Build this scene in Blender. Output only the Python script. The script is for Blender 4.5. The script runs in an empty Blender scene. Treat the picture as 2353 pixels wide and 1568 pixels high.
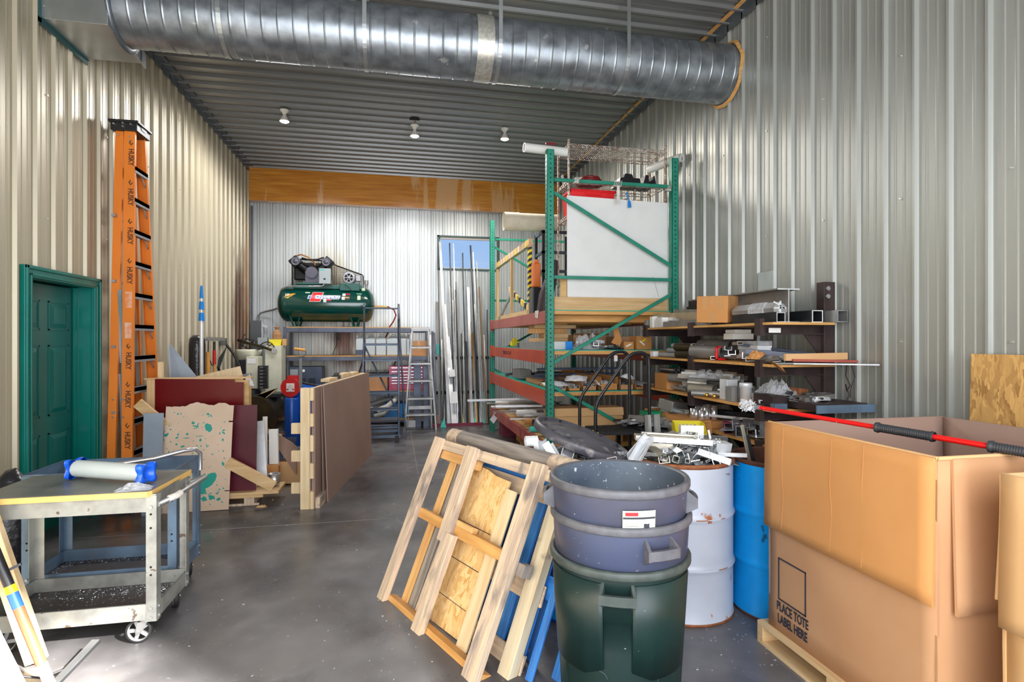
import bpy, math, random
from mathutils import Matrix, Vector, Euler, noise
PI = math.pi
random.seed(7)
SC = bpy.context.scene
COL = SC.collection
# ------------------------------------------------------------------ camera
YAW = math.atan(269/1290.0)
cam_d = bpy.data.cameras.new('camera'); cam = bpy.data.objects.new('camera', cam_d); COL.objects.link(cam)
cam_d.sensor_width = 36.0; cam_d.lens = 1290.0/2353*36.0; cam_d.shift_y = -2.0/2353
cam.location = (0, 0, 1.56); cam.rotation_euler = (PI/2, 0, -YAW); cam_d.clip_start = 0.05
SC.camera = cam
# ------------------------------------------------------------------ world, sun, exposure
SC.view_settings.view_transform = 'Standard'; SC.view_settings.look = 'None'
SC.view_settings.gamma = 1.0; SC.view_settings.use_curve_mapping = False
SC.view_settings.exposure = 0.0
W = bpy.data.worlds.new('world'); SC.world = W; W.use_nodes = True
nt = W.node_tree; nt.nodes.clear()
wo = nt.nodes.new('ShaderNodeOutputWorld'); bg = nt.nodes.new('ShaderNodeBackground')
tcw = nt.nodes.new('ShaderNodeTexCoord'); nsw = nt.nodes.new('ShaderNodeTexNoise'); rmw = nt.nodes.new('ShaderNodeValToRGB')
nsw.inputs['Scale'].default_value = 2.2; nsw.inputs['Detail'].default_value = 6
rmw.color_ramp.elements[0].position = 0.42; rmw.color_ramp.elements[0].color = (0.42, 0.62, 0.95, 1)
rmw.color_ramp.elements[1].position = 0.66; rmw.color_ramp.elements[1].color = (0.93, 0.96, 1.0, 1)
nt.links.new(tcw.outputs['Generated'], nsw.inputs['Vector']); nt.links.new(nsw.outputs['Fac'], rmw.inputs['Fac'])
nt.links.new(rmw.outputs['Color'], bg.inputs['Color']); nt.links.new(bg.outputs['Background'], wo.inputs['Surface'])
bg.inputs['Strength'].default_value = 1.0
def lamp(kind, name, loc, rot, energy, color=(1,1,1), **kw):
    d = bpy.data.lights.new(name, kind); d.energy = energy; d.color = color
    for k, v in kw.items(): setattr(d, k, v)
    o = bpy.data.objects.new(name, d); o.location = loc; o.rotation_euler = rot; COL.objects.link(o); return o
def aim(o, target):
    o.rotation_euler = (Vector(target)-o.location).to_track_quat('-Z', 'Y').to_euler()
sun = lamp('SUN', 'sun', (0,-6,6), (0,0,0), 42.0, (1.0, 0.97, 0.92), angle=math.radians(3.0)); aim(sun, Vector((0,-6,6))+Vector((-0.62, 0.62, -0.56)))
# daylight falling in through the open bay door behind the camera
bay = lamp('AREA', 'bay_daylight', (0.3, -0.85, 2.15), (0,0,0), 345.0, (0.96, 0.98, 1.0), shape='RECTANGLE', size=5.0, size_y=3.6); aim(bay, (0.3, 6, 2.3))
# ------------------------------------------------------------------ materials
MATS = {}; MKW = {}
def mat(name, base, rough=0.5, metal=0.0, var=0.0, scale=6.0, c2=None, kind='noise', bump=0.0, bscale=None, stretch=(1,1,1),
        alpha=1.0, trans=0.0, emit=None, estr=0.0, lo=0.35, hi=0.65, coat=0.0, spec=0.5, rvar=0.0, obj=True, detail=5.0, dist=0.0, extra=None):
    m = bpy.data.materials.new(name); m.use_nodes = True; n = m.node_tree.nodes; L = m.node_tree.links
    b = n['Principled BSDF']; b.inputs['Base Color'].default_value = (*base, 1)
    b.inputs['Roughness'].default_value = rough; b.inputs['Metallic'].default_value = metal
    b.inputs['Specular IOR Level'].default_value = spec
    if coat: b.inputs['Coat Weight'].default_value = coat; b.inputs['Coat Roughness'].default_value = 0.12
    if trans: b.inputs['Transmission Weight'].default_value = trans
    if alpha < 1: b.inputs['Alpha'].default_value = alpha
    if emit: b.inputs['Emission Color'].default_value = (*emit, 1); b.inputs['Emission Strength'].default_value = estr
    if c2 is not None or var or bump or rvar:
        tc = n.new('ShaderNodeTexCoord'); mp = n.new('ShaderNodeMapping'); mp.inputs['Scale'].default_value = stretch
        oi = n.new('ShaderNodeObjectInfo'); ad = n.new('ShaderNodeVectorMath'); ad.operation = 'ADD'
        ml = n.new('ShaderNodeMath'); ml.operation = 'MULTIPLY'; ml.inputs[1].default_value = 13.0
        L.new(oi.outputs['Random'], ml.inputs[0]); L.new(tc.outputs['Object'], ad.inputs[0]); L.new(ml.outputs[0], ad.inputs[1]); L.new(ad.outputs[0], mp.inputs['Vector'])
        if kind == 'noise':
            t = n.new('ShaderNodeTexNoise'); t.inputs['Scale'].default_value = scale; t.inputs['Detail'].default_value = detail; t.inputs['Distortion'].default_value = dist; fac = t.outputs['Fac']
        elif kind == 'voronoi':
            t = n.new('ShaderNodeTexVoronoi'); t.inputs['Scale'].default_value = scale; fac = t.outputs['Color']; t.inputs['Randomness'].default_value = 1.0
            nv = n.new('ShaderNodeTexNoise'); nv.inputs['Scale'].default_value = scale*0.35; nv.inputs['Detail'].default_value = 3; L.new(mp.outputs[0], nv.inputs['Vector']); va = n.new('ShaderNodeVectorMath'); va.operation = 'MULTIPLY_ADD'; va.inputs[1].default_value = (0.22,0.22,0.22); L.new(nv.outputs['Color'], va.inputs[0]); L.new(mp.outputs[0], va.inputs[2]); mp = va
        elif kind == 'wave':
            t = n.new('ShaderNodeTexWave'); t.inputs['Scale'].default_value = scale; t.inputs['Distortion'].default_value = dist or 6.0; t.inputs['Detail'].default_value = 3; fac = t.outputs['Fac']
        L.new(mp.outputs[0], t.inputs['Vector'])
        r = n.new('ShaderNodeValToRGB'); r.color_ramp.elements[0].position = lo; r.color_ramp.elements[1].position = hi
        a = base; c = c2 if c2 is not None else tuple(max(0, x*(1-var)) for x in base)
        if c2 is None: a = tuple(min(1, x*(1+var*0.5)) for x in base)
        r.color_ramp.elements[0].color = (*c, 1); r.color_ramp.elements[1].color = (*a, 1)
        L.new(fac, r.inputs['Fac']); L.new(r.outputs['Color'], b.inputs['Base Color'])
        if extra:   # second spotty layer: (color, scale, lo, hi)
            t2 = n.new('ShaderNodeTexNoise'); t2.inputs['Scale'].default_value = extra[1]; t2.inputs['Detail'].default_value = 6
            m3 = n.new('ShaderNodeMapping'); m3.inputs['Scale'].default_value = extra[4] if len(extra) > 4 else (1,1,1); L.new(ad.outputs[0], m3.inputs['Vector']); L.new(m3.outputs[0], t2.inputs['Vector']); r2 = n.new('ShaderNodeValToRGB')
            r2.color_ramp.elements[0].position = extra[2]; r2.color_ramp.elements[1].position = extra[3]
            r2.color_ramp.elements[0].color = (0,0,0,1); r2.color_ramp.elements[1].color = (1,1,1,1)
            L.new(t2.outputs['Fac'], r2.inputs['Fac']); mx = n.new('ShaderNodeMixRGB'); L.new(r2.outputs['Color'], mx.inputs['Fac'])
            L.new(r.outputs['Color'], mx.inputs['Color1']); mx.inputs['Color2'].default_value = (*extra[0], 1); L.new(mx.outputs[0], b.inputs['Base Color'])
        if rvar:
            mr = n.new('ShaderNodeMapRange'); mr.inputs['To Min'].default_value = max(0.03, rough-rvar); mr.inputs['To Max'].default_value = min(1, rough+rvar)
            mr.inputs['From Min'].default_value = 0.3; mr.inputs['From Max'].default_value = 0.7
            L.new(fac, mr.inputs['Value']); L.new(mr.outputs[0], b.inputs['Roughness'])
        if bump:
            bt = n.new('ShaderNodeTexNoise'); bt.inputs['Scale'].default_value = bscale or scale*3; bt.inputs['Detail'].default_value = 4
            L.new(mp.outputs[0], bt.inputs['Vector']); bp = n.new('ShaderNodeBump'); bp.inputs['Strength'].default_value = bump; bp.inputs['Distance'].default_value = 0.01
            L.new(bt.outputs['Fac'], bp.inputs['Height']); L.new(bp.outputs[0], b.inputs['Normal'])
    MATS[name] = m; MKW[name] = dict(base=base,rough=rough,metal=metal,var=var,scale=scale,c2=c2,kind=kind,bump=bump,bscale=bscale,lo=lo,hi=hi,coat=coat,extra=extra)
    return m
def amat(name, axis):      # the same wood with its grain along the given local axis
    k = name+'_along_'+'xyz'[axis]
    if k not in MATS:
        st = [7.0,7.0,7.0]; st[axis] = 0.6; kw = dict(MKW[name]); b = kw.pop('base'); r_ = kw.pop('rough'); me = kw.pop('metal'); mat(k, b, r_, me, stretch=tuple(st), **kw)
    return k
# ------------------------------------------------------------------ mesh builder
class MB:
    def __init__(s): s.v = []; s.f = []; s.sm = []; s.mi = []; s.M = Matrix.Identity(4); s.cur = 0
    def add(s, vs, fs, smooth=False):
        o = len(s.v); s.v += [tuple(s.M @ Vector(p)) for p in vs]
        for f in fs: s.f.append(tuple(i+o for i in f)); s.sm.append(smooth); s.mi.append(s.cur)
        return s
    def box(s, x0, x1, y0, y1, z0, z1):
        return s.add([(x0,y0,z0),(x1,y0,z0),(x1,y1,z0),(x0,y1,z0),(x0,y0,z1),(x1,y0,z1),(x1,y1,z1),(x0,y1,z1)],
            [(0,3,2,1),(4,5,6,7),(0,1,5,4),(1,2,6,5),(2,3,7,6),(3,0,4,7)])
    def cbox(s, c, d, R=None):
        k = s.M
        s.M = k @ Matrix.Translation(c) @ (R.to_4x4() if R is not None else Matrix.Identity(4))
        s.box(-d[0]/2, d[0]/2, -d[1]/2, d[1]/2, -d[2]/2, d[2]/2); s.M = k; return s
    def frame(s, p0, p1, up=(0,0,1)):
        p0 = Vector(p0); p1 = Vector(p1); z = (p1-p0).normalized(); u = Vector(up)
        if abs(z.dot(u)) > 0.98: u = Vector((1,0,0)) if abs(z.x) < 0.9 else Vector((0,1,0))
        x = u.cross(z).normalized(); y = z.cross(x)
        return Matrix(((x.x,y.x,z.x,p0.x),(x.y,y.y,z.y,p0.y),(x.z,y.z,z.z,p0.z),(0,0,0,1))), (p1-p0).length
    def beam(s, p0, p1, w, h, up=(0,0,1)):      # w across, h along up
        F, l = s.frame(p0, p1, up); k = s.M; s.M = k @ F; s.box(-w/2, w/2, -h/2, h/2, 0, l); s.M = k; return s
    def prof(s, poly, p0, p1, up=(0,0,1), cap=True):   # closed 2d outline (x across, y up) swept p0->p1
        F, l = s.frame(p0, p1, up); k = s.M; s.M = k @ F; n = len(poly)
        s.add([(x,y,0) for x,y in poly]+[(x,y,l) for x,y in poly], [(i,(i+1)%n,(i+1)%n+n,i+n) for i in range(n)] + ([tuple(range(n-1,-1,-1)), tuple(range(n,2*n))] if cap else []))
        s.M = k; return s
    def cyl(s, p0, p1, r0, r1=None, n=16, cap=True, smooth=True):
        r1 = r0 if r1 is None else r1; F, l = s.frame(p0, p1); k = s.M; s.M = k @ F
        vs = [(r0*math.cos(2*PI*i/n), r0*math.sin(2*PI*i/n), 0) for i in range(n)]+[(r1*math.cos(2*PI*i/n), r1*math.sin(2*PI*i/n), l) for i in range(n)]
        o = len(s.v); s.add(vs, [(i,(i+1)%n,(i+1)%n+n,i+n) for i in range(n)], smooth)
        if cap: s.add(vs, [tuple(range(n-1,-1,-1)), tuple(range(n,2*n))])
        s.M = k; return s
    def hcyl(s, p0, p1, r, t=0.003, n=16):      # hollow pipe with open ends
        F, l = s.frame(p0, p1); k = s.M; s.M = k @ F
        c = [(math.cos(2*PI*i/n), math.sin(2*PI*i/n)) for i in range(n)]; q = r-t
        vs = [(r*a,r*b,0) for a,b in c]+[(r*a,r*b,l) for a,b in c]+[(q*a,q*b,0) for a,b in c]+[(q*a,q*b,l) for a,b in c]
        f = []
        for i in range(n):
            j = (i+1)%n; f += [(i,j,j+n,i+n),(i+2*n,i+3*n,j+3*n,j+2*n)]
        s.add(vs, f, True); s.add(vs, [x for i in range(n) for x in ((i,i+2*n,(i+1)%n+2*n,(i+1)%n),(i+n,(i+1)%n+n,(i+1)%n+3*n,i+3*n))])
        s.M = k; return s
    def lathe(s, prof, c=(0,0,0), n=32, M=None, smooth=True, cap0=False, cap1=False):
        k = s.M; s.M = k @ Matrix.Translation(c) @ (M if M is not None else Matrix.Identity(4)); m = len(prof)
        vs = [(r*math.cos(2*PI*i/n), r*math.sin(2*PI*i/n), z) for r, z in prof for i in range(n)]
        fs = [(j*n+i, j*n+(i+1)%n, (j+1)*n+(i+1)%n, (j+1)*n+i) for j in range(m-1) for i in range(n)]
        s.add(vs, fs, smooth)
        if cap0: s.add(vs[:n], [tuple(range(n-1,-1,-1))])
        if cap1: s.add(vs[-n:], [tuple(range(n))])
        s.M = k; return s
    def tube(s, pts, r, n=8, cap=True, flat=1.0):
        P = [Vector(p) for p in pts]; rings = []; x = None
        for i, p in enumerate(P):
            d = (P[min(i+1,len(P)-1)]-P[max(i-1,0)]).normalized()
            if x is None:
                u = Vector((0,0,1)) if abs(d.z) < 0.9 else Vector((1,0,0)); x = u.cross(d).normalized()
            else:
                x = (x - d*x.dot(d)).normalized()
            y = d.cross(x); rr = r[i] if isinstance(r, (list,tuple)) else r
            rings.append([p + x*rr*math.cos(2*PI*k/n) + y*rr*flat*math.sin(2*PI*k/n) for k in range(n)])
        vs = [q for g in rings for q in g]; fs = [(j*n+i, j*n+(i+1)%n, (j+1)*n+(i+1)%n, (j+1)*n+i) for j in range(len(P)-1) for i in range(n)]
        s.add(vs, fs, True)
        if cap: s.add(vs[:n]+vs[-n:], [tuple(range(n-1,-1,-1)), tuple(range(n,2*n))])
        return s
    def poly(s, pts, thick, nrm=None):       # planar outline given thickness along its normal
        P = [Vector(p) for p in pts]
        N = Vector(nrm).normalized() if nrm else (P[1]-P[0]).cross(P[2]-P[1]).normalized()
        n = len(P); s.add(P+[p+N*thick for p in P], [tuple(range(n-1,-1,-1)), tuple(range(n,2*n))]+[(i,(i+1)%n,(i+1)%n+n,i+n) for i in range(n)]); return s
    def grid(s, fn, nu, nv, smooth=True, thick=0.0):
        vs = [fn(i/nu, j/nv) for j in range(nv+1) for i in range(nu+1)]
        s.add(vs, [(j*(nu+1)+i, j*(nu+1)+i+1, (j+1)*(nu+1)+i+1, (j+1)*(nu+1)+i) for j in range(nv) for i in range(nu)], smooth); return s
    def text(s, body, size, M, depth=0.001, offset=0.0, sx=1.0, align='CENTER', spacing=1.0):
        cu = bpy.data.curves.new('lettering', 'FONT'); cu.body = body; cu.size = size; cu.extrude = depth; cu.offset = offset
        cu.align_x = align; cu.align_y = 'CENTER'; cu.space_character = spacing
        o = bpy.data.objects.new('lettering', cu); me = bpy.data.meshes.new_from_object(o)
        k = s.M; s.M = k @ M @ Matrix.Diagonal((sx,1,1,1)); s.add([v.co[:] for v in me.vertices], [tuple(p.vertices) for p in me.polygons]); s.M = k
        bpy.data.objects.remove(o); bpy.data.meshes.remove(me); bpy.data.curves.remove(cu); return s
def mm(m): return MATS[m] if isinstance(m, str) else m
def mesh(name, mb, m, bevel=0.0, seg=2, solid=0.0, sub=0):
    me = bpy.data.meshes.new(name); me.from_pydata(mb.v, [], mb.f)
    for x in (m if isinstance(m, (list,tuple)) else [m]): me.materials.append(mm(x))
    me.polygons.foreach_set('use_smooth', mb.sm); me.polygons.foreach_set('material_index', mb.mi); me.update()
    o = bpy.data.objects.new(name, me); COL.objects.link(o)
    if solid: q = o.modifiers.new('solid', 'SOLIDIFY'); q.thickness = solid; q.offset = 0
    if sub: q = o.modifiers.new('sub', 'SUBSURF'); q.levels = sub; q.render_levels = sub
    if bevel: q = o.modifiers.new('bevel', 'BEVEL'); q.width = bevel; q.segments = seg; q.limit_method = 'ANGLE'; q.angle_limit = math.radians(40)
    return o
def struct(name, mb, m, label=None, cat=None, **kw):
    o = mesh(name, mb, m, **kw); o['kind'] = 'structure'
    if label: o['label'] = label
    if cat: o['category'] = cat
    return o
def tag(o, label, cat, group=None, kind=None):
    o['label'] = label; o['category'] = cat
    if group: o['group'] = group
    if kind: o['kind'] = kind
    return o
def thing(name, label, cat, loc=(0,0,0), rot=(0,0,0), group=None):
    o = bpy.data.objects.new(name, None); o.empty_display_size = 0.1; COL.objects.link(o)
    o.location = loc; o.rotation_euler = rot if not isinstance(rot, (int,float)) else (0,0,rot)
    return tag(o, label, cat, group)
def part(parent, name, mb, m, label=None, **kw):
    o = mesh(name, mb, m, **kw); o.parent = parent
    if label: o['label'] = label
    return o
def solo(name, label, cat, mb, m, group=None, loc=None, rot=None, **kw):   # a thing that is one mesh
    o = mesh(name, mb, m, **kw); tag(o, label, cat, group)
    if loc is not None: o.location = loc
    if rot is not None: o.rotation_euler = rot
    return o
def kids(o): return [c for c in bpy.data.objects if c.parent == o]
def dup(root, loc=None, rot=None, label=None, group=None, scale=None):
    r = root.copy(); COL.objects.link(r)
    if loc is not None: r.location = loc
    if rot is not None: r.rotation_euler = rot if not isinstance(rot, (int,float)) else (0,0,rot)
    if scale is not None: r.scale = scale
    if label: r['label'] = label
    if group: r['group'] = group
    for ch in TREE.get(root.name, None) or kids(root):
        c = ch.copy(); COL.objects.link(c); c.parent = r
        for g in kids(ch):
            d = g.copy(); COL.objects.link(d); d.parent = c
    return r
TREE = {}
def rnd(a, b): return random.uniform(a, b)
# ------------------------------------------------------------------ material library
mat('steel_left', (0.56,0.50,0.385), 0.32, 0.25, var=0.10, scale=1.5, stretch=(1,1,0.25))
mat('steel_right', (0.40,0.41,0.385), 0.36, 0.42, var=0.06, scale=1.5, stretch=(1,1,0.25))
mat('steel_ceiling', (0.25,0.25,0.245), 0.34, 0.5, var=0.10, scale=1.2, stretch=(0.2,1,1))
mat('trim_steel', (0.17,0.19,0.21), 0.35, 0.6, var=0.15)
mat('galv', (0.31,0.34,0.37), 0.36, 0.75, var=0.32, scale=8, kind='noise', rvar=0.06, extra=((0.60,0.62,0.62), 6.0, 0.68, 0.72))
mat('galv_box', (0.50,0.53,0.53), 0.32, 0.8, var=0.12, scale=4)
mat('duct_tape_silver', (0.72,0.70,0.62), 0.3, 0.7, var=0.2, scale=30)
mat('screw', (0.7,0.7,0.68), 0.35, 0.8)
mat('glulam', (0.82,0.36,0.055), 0.25, 0.0, c2=(0.56,0.19,0.025), scale=3.0, stretch=(0.6,3,9), lo=0.3, hi=0.7, coat=0.5, extra=((0.80,0.45,0.20), 2.6, 0.57, 0.60, (1,1,0.12)))
mat('lumber', (0.72,0.50,0.26), 0.55, 0, c2=(0.55,0.33,0.14), scale=4, stretch=(9,9,0.7), lo=0.3, hi=0.72)
mat('lumber_x', (0.72,0.50,0.26), 0.55, 0, c2=(0.55,0.33,0.14), scale=4, stretch=(0.7,9,9), lo=0.3, hi=0.72)
mat('lumber_y', (0.74,0.53,0.30), 0.55, 0, c2=(0.58,0.37,0.17), scale=4, stretch=(9,0.7,9), lo=0.3, hi=0.72)
mat('lumber_pale', (0.83,0.66,0.42), 0.6, 0, c2=(0.66,0.46,0.24), scale=4, stretch=(9,9,0.7), lo=0.25, hi=0.7)
mat('lumber_orange', (0.74,0.40,0.13), 0.5, 0, c2=(0.55,0.26,0.07), scale=4, stretch=(0.7,9,9), lo=0.3, hi=0.7)
mat('wood_weathered', (0.72,0.54,0.37), 0.75, 0, c2=(0.40,0.31,0.25), scale=5, stretch=(7,7,0.6), lo=0.3, hi=0.62, bump=0.4, extra=((0.24,0.20,0.18), 5.0, 0.56, 0.70, (2,0.8,2)))
mat('wood_fresh', (0.76,0.46,0.18), 0.6, 0, c2=(0.60,0.30,0.10), scale=5, stretch=(7,7,0.6), lo=0.3, hi=0.66, bump=0.25)
mat('wood_grey', (0.36,0.31,0.27), 0.8, 0, c2=(0.20,0.17,0.15), scale=5, stretch=(0.6,7,7), lo=0.35, hi=0.65, bump=0.4)
mat('wood_cream', (0.74,0.64,0.46), 0.65, 0, c2=(0.60,0.47,0.30), scale=4, stretch=(7,7,0.6), extra=((0.22,0.17,0.13), 5.0, 0.62, 0.70))
mat('paint_blue_wood', (0.03,0.22,0.62), 0.55, 0, c2=(0.02,0.12,0.40), scale=6, stretch=(6,6,0.7), bump=0.35, extra=((0.25,0.22,0.20), 9.0, 0.66, 0.70))
mat('osb', (0.72,0.42,0.14), 0.6, 0, kind='voronoi', scale=30, c2=(0.33,0.16,0.04), lo=0.05, hi=0.85, stretch=(1,1.3,0.45), bump=0.2)
mat('osb_pale', (0.84,0.58,0.27), 0.65, 0, kind='voronoi', scale=38, c2=(0.60,0.32,0.09), lo=0.05, hi=0.7, stretch=(1,0.4,1), bump=0.25)
mat('ply_edge', (0.74,0.42,0.14), 0.6, 0, c2=(0.45,0.22,0.06), scale=30, stretch=(0.1,0.1,6))
mat('plywood', (0.66,0.42,0.18), 0.55, 0, c2=(0.50,0.29,0.10), scale=3, stretch=(1,1,4))
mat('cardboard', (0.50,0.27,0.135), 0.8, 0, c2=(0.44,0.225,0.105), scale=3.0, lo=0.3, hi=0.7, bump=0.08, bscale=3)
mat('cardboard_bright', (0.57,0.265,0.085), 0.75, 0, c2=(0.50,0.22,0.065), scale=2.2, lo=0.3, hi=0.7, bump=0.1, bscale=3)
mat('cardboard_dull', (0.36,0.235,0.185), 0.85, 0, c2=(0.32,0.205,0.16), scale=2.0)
mat('cardboard_pale', (0.66,0.40,0.19), 0.8, 0, c2=(0.58,0.34,0.15), scale=2.0)
mat('cardboard_dark', (0.33,0.18,0.09), 0.85, 0, var=0.15)
mat('kraft_tape', (0.50,0.26,0.10), 0.35, 0, var=0.08)
mat('print_black', (0.018,0.02,0.035), 0.6)
mat('white_paper', (0.82,0.83,0.86), 0.7, var=0.05)
mat('white_board', (0.80,0.80,0.79), 0.35, 0, var=0.03)
mat('pvc_white', (0.82,0.81,0.77), 0.35)
mat('pvc_grey', (0.36,0.37,0.39), 0.42, 0.1, var=0.15)
mat('sonotube', (0.72,0.66,0.53), 0.7, var=0.1)
mat('rack_green', (0.02,0.26,0.175), 0.42, 0.1, var=0.18, scale=5)
mat('deck_green', (0.02,0.45,0.34), 0.4)
mat('rack_red', (0.62,0.085,0.015), 0.38, 0.1, c2=(0.48,0.05,0.02), scale=2.5, lo=0.35, hi=0.65, extra=((0.62,0.45,0.36), 14.0, 0.70, 0.73))
mat('rack_red_dusty', (0.46,0.11,0.08), 0.4, 0.1, c2=(0.36,0.06,0.05), scale=2.5)
mat('hole_black', (0.008,0.012,0.012), 0.9)
mat('door_green', (0.0,0.125,0.11), 0.30, 0, var=0.06)
mat('door_frame_green', (0.0,0.155,0.125), 0.28, 0, var=0.08)
mat('ladder_orange', (0.80,0.215,0.02), 0.45, 0, var=0.12, scale=4, stretch=(1,1,0.4))
mat('ladder_black', (0.012,0.012,0.014), 0.45)
mat('alu', (0.62,0.63,0.65), 0.30, 0.9, var=0.12, scale=10)
mat('alu_dull', (0.42,0.42,0.42), 0.45, 0.75, var=0.18, scale=8)
mat('alu_bright', (0.82,0.83,0.86), 0.22, 0.85, var=0.10, scale=10)
mat('alu_white', (0.80,0.82,0.85), 0.38, 0.3, var=0.1, scale=10)
mat('alu_warm', (0.50,0.46,0.38), 0.35, 0.75, var=0.1, scale=10)
mat('mill_grey', (0.22,0.205,0.19), 0.5, 0.35, var=0.2, scale=5)
mat('steel_dark', (0.035,0.038,0.045), 0.4, 0.6, var=0.3, scale=6)
mat('steel_blue', (0.09,0.12,0.17), 0.42, 0.45, var=0.2, scale=6)
mat('steel_slate', (0.10,0.115,0.16), 0.42, 0.5, var=0.25, scale=6)
mat('arm_brown', (0.055,0.035,0.035), 0.5, 0.4, var=0.3, scale=8)
mat('cart_blue', (0.16,0.25,0.36), 0.42, 0.3, c2=(0.12,0.17,0.24), scale=7, lo=0.35, hi=0.6)
mat('cart_grey', (0.40,0.41,0.38), 0.42, 0.4, c2=(0.25,0.25,0.24), scale=8, lo=0.34, hi=0.58, extra=((0.14,0.10,0.08), 16.0, 0.66, 0.70))
mat('cart_tray', (0.085,0.07,0.07), 0.45, 0.3, c2=(0.05,0.045,0.05), scale=6, extra=((0.55,0.56,0.60), 70.0, 0.70, 0.73))
mat('cart_top', (0.20,0.20,0.18), 0.38, 0.1, c2=(0.12,0.13,0.12), scale=5, extra=((0.45,0.46,0.45), 90.0, 0.71, 0.74))
mat('edge_wood', (0.82,0.50,0.16), 0.5, 0, var=0.1)
mat('step_grey', (0.26,0.26,0.28), 0.5, 0.1, var=0.1)
mat('rubber', (0.018,0.018,0.02), 0.6, var=0.2)
mat('wheel_grey', (0.36,0.36,0.37), 0.45, 0.2)
mat('blue_plastic', (0.01,0.12,0.75), 0.3)
mat('film_white', (0.62,0.68,0.66), 0.25, 0, coat=0.3, var=0.04)
mat('shaving', (0.85,0.86,0.9), 0.25, 0.8)
mat('plastic_clear', (0.72,0.74,0.78), 0.12, 0, alpha=0.55, var=0.25, scale=30, bump=0.5)
mat('bag_black', (0.02,0.02,0.025), 0.25, 0, bump=0.7, bscale=25, var=0.2)
mat('red_laminate', (0.13,0.001,0.003), 0.28, 0, coat=0.15, spec=0.3, var=0.05)
mat('red_laminate_dark', (0.065,0.003,0.010), 0.32, 0, coat=0.1, spec=0.3, c2=(0.10,0.008,0.02), scale=1.5)
mat('hardboard', (0.70,0.52,0.38), 0.6, 0, c2=(0.62,0.45,0.32), scale=3)
mat('splatter_green', (0.0,0.30,0.24), 0.4)
mat('panel_bluegrey', (0.30,0.35,0.42), 0.5, 0.1, c2=(0.24,0.28,0.33), scale=4)
mat('machine_ivory', (0.62,0.62,0.50), 0.4, 0, var=0.08)
mat('machine_tan', (0.50,0.37,0.20), 0.45, 0, var=0.2)
mat('brown_metal', (0.06,0.045,0.02), 0.35, 0.5, c2=(0.03,0.024,0.014), scale=4, extra=((0.16,0.12,0.05), 5.0, 0.6, 0.7))
mat('black_plastic', (0.012,0.012,0.016), 0.35, 0, var=0.15)
mat('grey_box', (0.16,0.17,0.18), 0.4, 0.4)
mat('tank_green', (0.0,0.046,0.036), 0.16, 0.0, coat=0.7, var=0.06)
mat('tank_green_matte', (0.012,0.085,0.07), 0.4, 0.1)
mat('pump_black', (0.01,0.01,0.012), 0.35, 0.4, var=0.3, scale=20)
mat('pump_grey', (0.10,0.10,0.13), 0.4, 0.5)
mat('motor_grey', (0.36,0.36,0.39), 0.4, 0.4)
mat('control_grey', (0.32,0.36,0.38), 0.4, 0.3)
mat('teal_label', (0.0,0.45,0.45), 0.4)
mat('decal_red', (0.72,0.01,0.015), 0.35)
mat('decal_white', (0.85,0.85,0.83), 0.4)
mat('decal_blue', (0.02,0.10,0.42), 0.35)
mat('decal_orange', (0.85,0.30,0.02), 0.35)
mat('decal_yellow', (0.9,0.62,0.03), 0.35)
mat('copper', (0.45,0.17,0.05), 0.3, 0.8)
mat('brass', (0.65,0.42,0.12), 0.3, 0.9)
mat('hose_red', (0.20,0.008,0.012), 0.4)
mat('hose_grey', (0.34,0.37,0.37), 0.45, 0.1)
mat('reel_red', (0.62,0.008,0.015), 0.22, 0, coat=0.5)
mat('drum_blue', (0.0,0.30,0.76), 0.30, 0.05, var=0.12, scale=5, extra=((0.01,0.10,0.22), 10.0, 0.66, 0.69))
mat('drum_blue_deep', (0.0,0.07,0.42), 0.3, 0, var=0.08)
mat('drum_white', (0.50,0.54,0.63), 0.38, 0.05, c2=(0.42,0.45,0.52), scale=3, extra=((0.36,0.12,0.05), 7.5, 0.64, 0.665, (1,1,0.6)))
mat('rust', (0.30,0.10,0.035), 0.75, 0.2, var=0.4, scale=20)
mat('rust_spotty', (0.50,0.54,0.63), 0.6, 0, c2=(0.33,0.12,0.05), scale=9, lo=0.45, hi=0.5)
mat('rust_dark', (0.09,0.03,0.015), 0.8, 0.1, var=0.4, scale=10)
mat('can_green', (0.005,0.022,0.020), 0.38, 0, var=0.25, scale=3, extra=((0.16,0.20,0.18), 45.0, 0.73, 0.75))
mat('can_blue', (0.055,0.068,0.125), 0.34, 0, c2=(0.06,0.06,0.085), scale=3, extra=((0.42,0.42,0.42), 42.0, 0.70, 0.73))
mat('can_rim', (0.11,0.11,0.125), 0.5, 0, var=0.25, scale=20)
mat('can_rim_green', (0.05,0.065,0.06), 0.5, 0, var=0.25, scale=20)
mat('can_inside', (0.045,0.065,0.10), 0.6, 0, c2=(0.13,0.16,0.20), scale=4, lo=0.3, hi=0.7, extra=((0.60,0.63,0.68), 38.0, 0.64, 0.67))
mat('lid_grey', (0.085,0.08,0.10), 0.38, 0, c2=(0.05,0.05,0.065), scale=5, extra=((0.30,0.28,0.28), 8.0, 0.62, 0.75))
mat('label_pale', (0.50,0.60,0.40), 0.4)
mat('tool_red', (0.50,0.035,0.13), 0.3, 0, coat=0.4)
mat('tool_silver', (0.78,0.74,0.78), 0.25, 0.6)
mat('bin_blue', (0.0,0.17,0.50), 0.4)
mat('bin_yellow', (0.85,0.72,0.02), 0.4)
mat('bin_red', (0.78,0.01,0.015), 0.35)
mat('jug', (0.55,0.62,0.66), 0.3, 0, alpha=0.85)
mat('chrome_rust', (0.62,0.56,0.52), 0.38, 0.5, c2=(0.30,0.17,0.11), scale=22, lo=0.38, hi=0.6)
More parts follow.
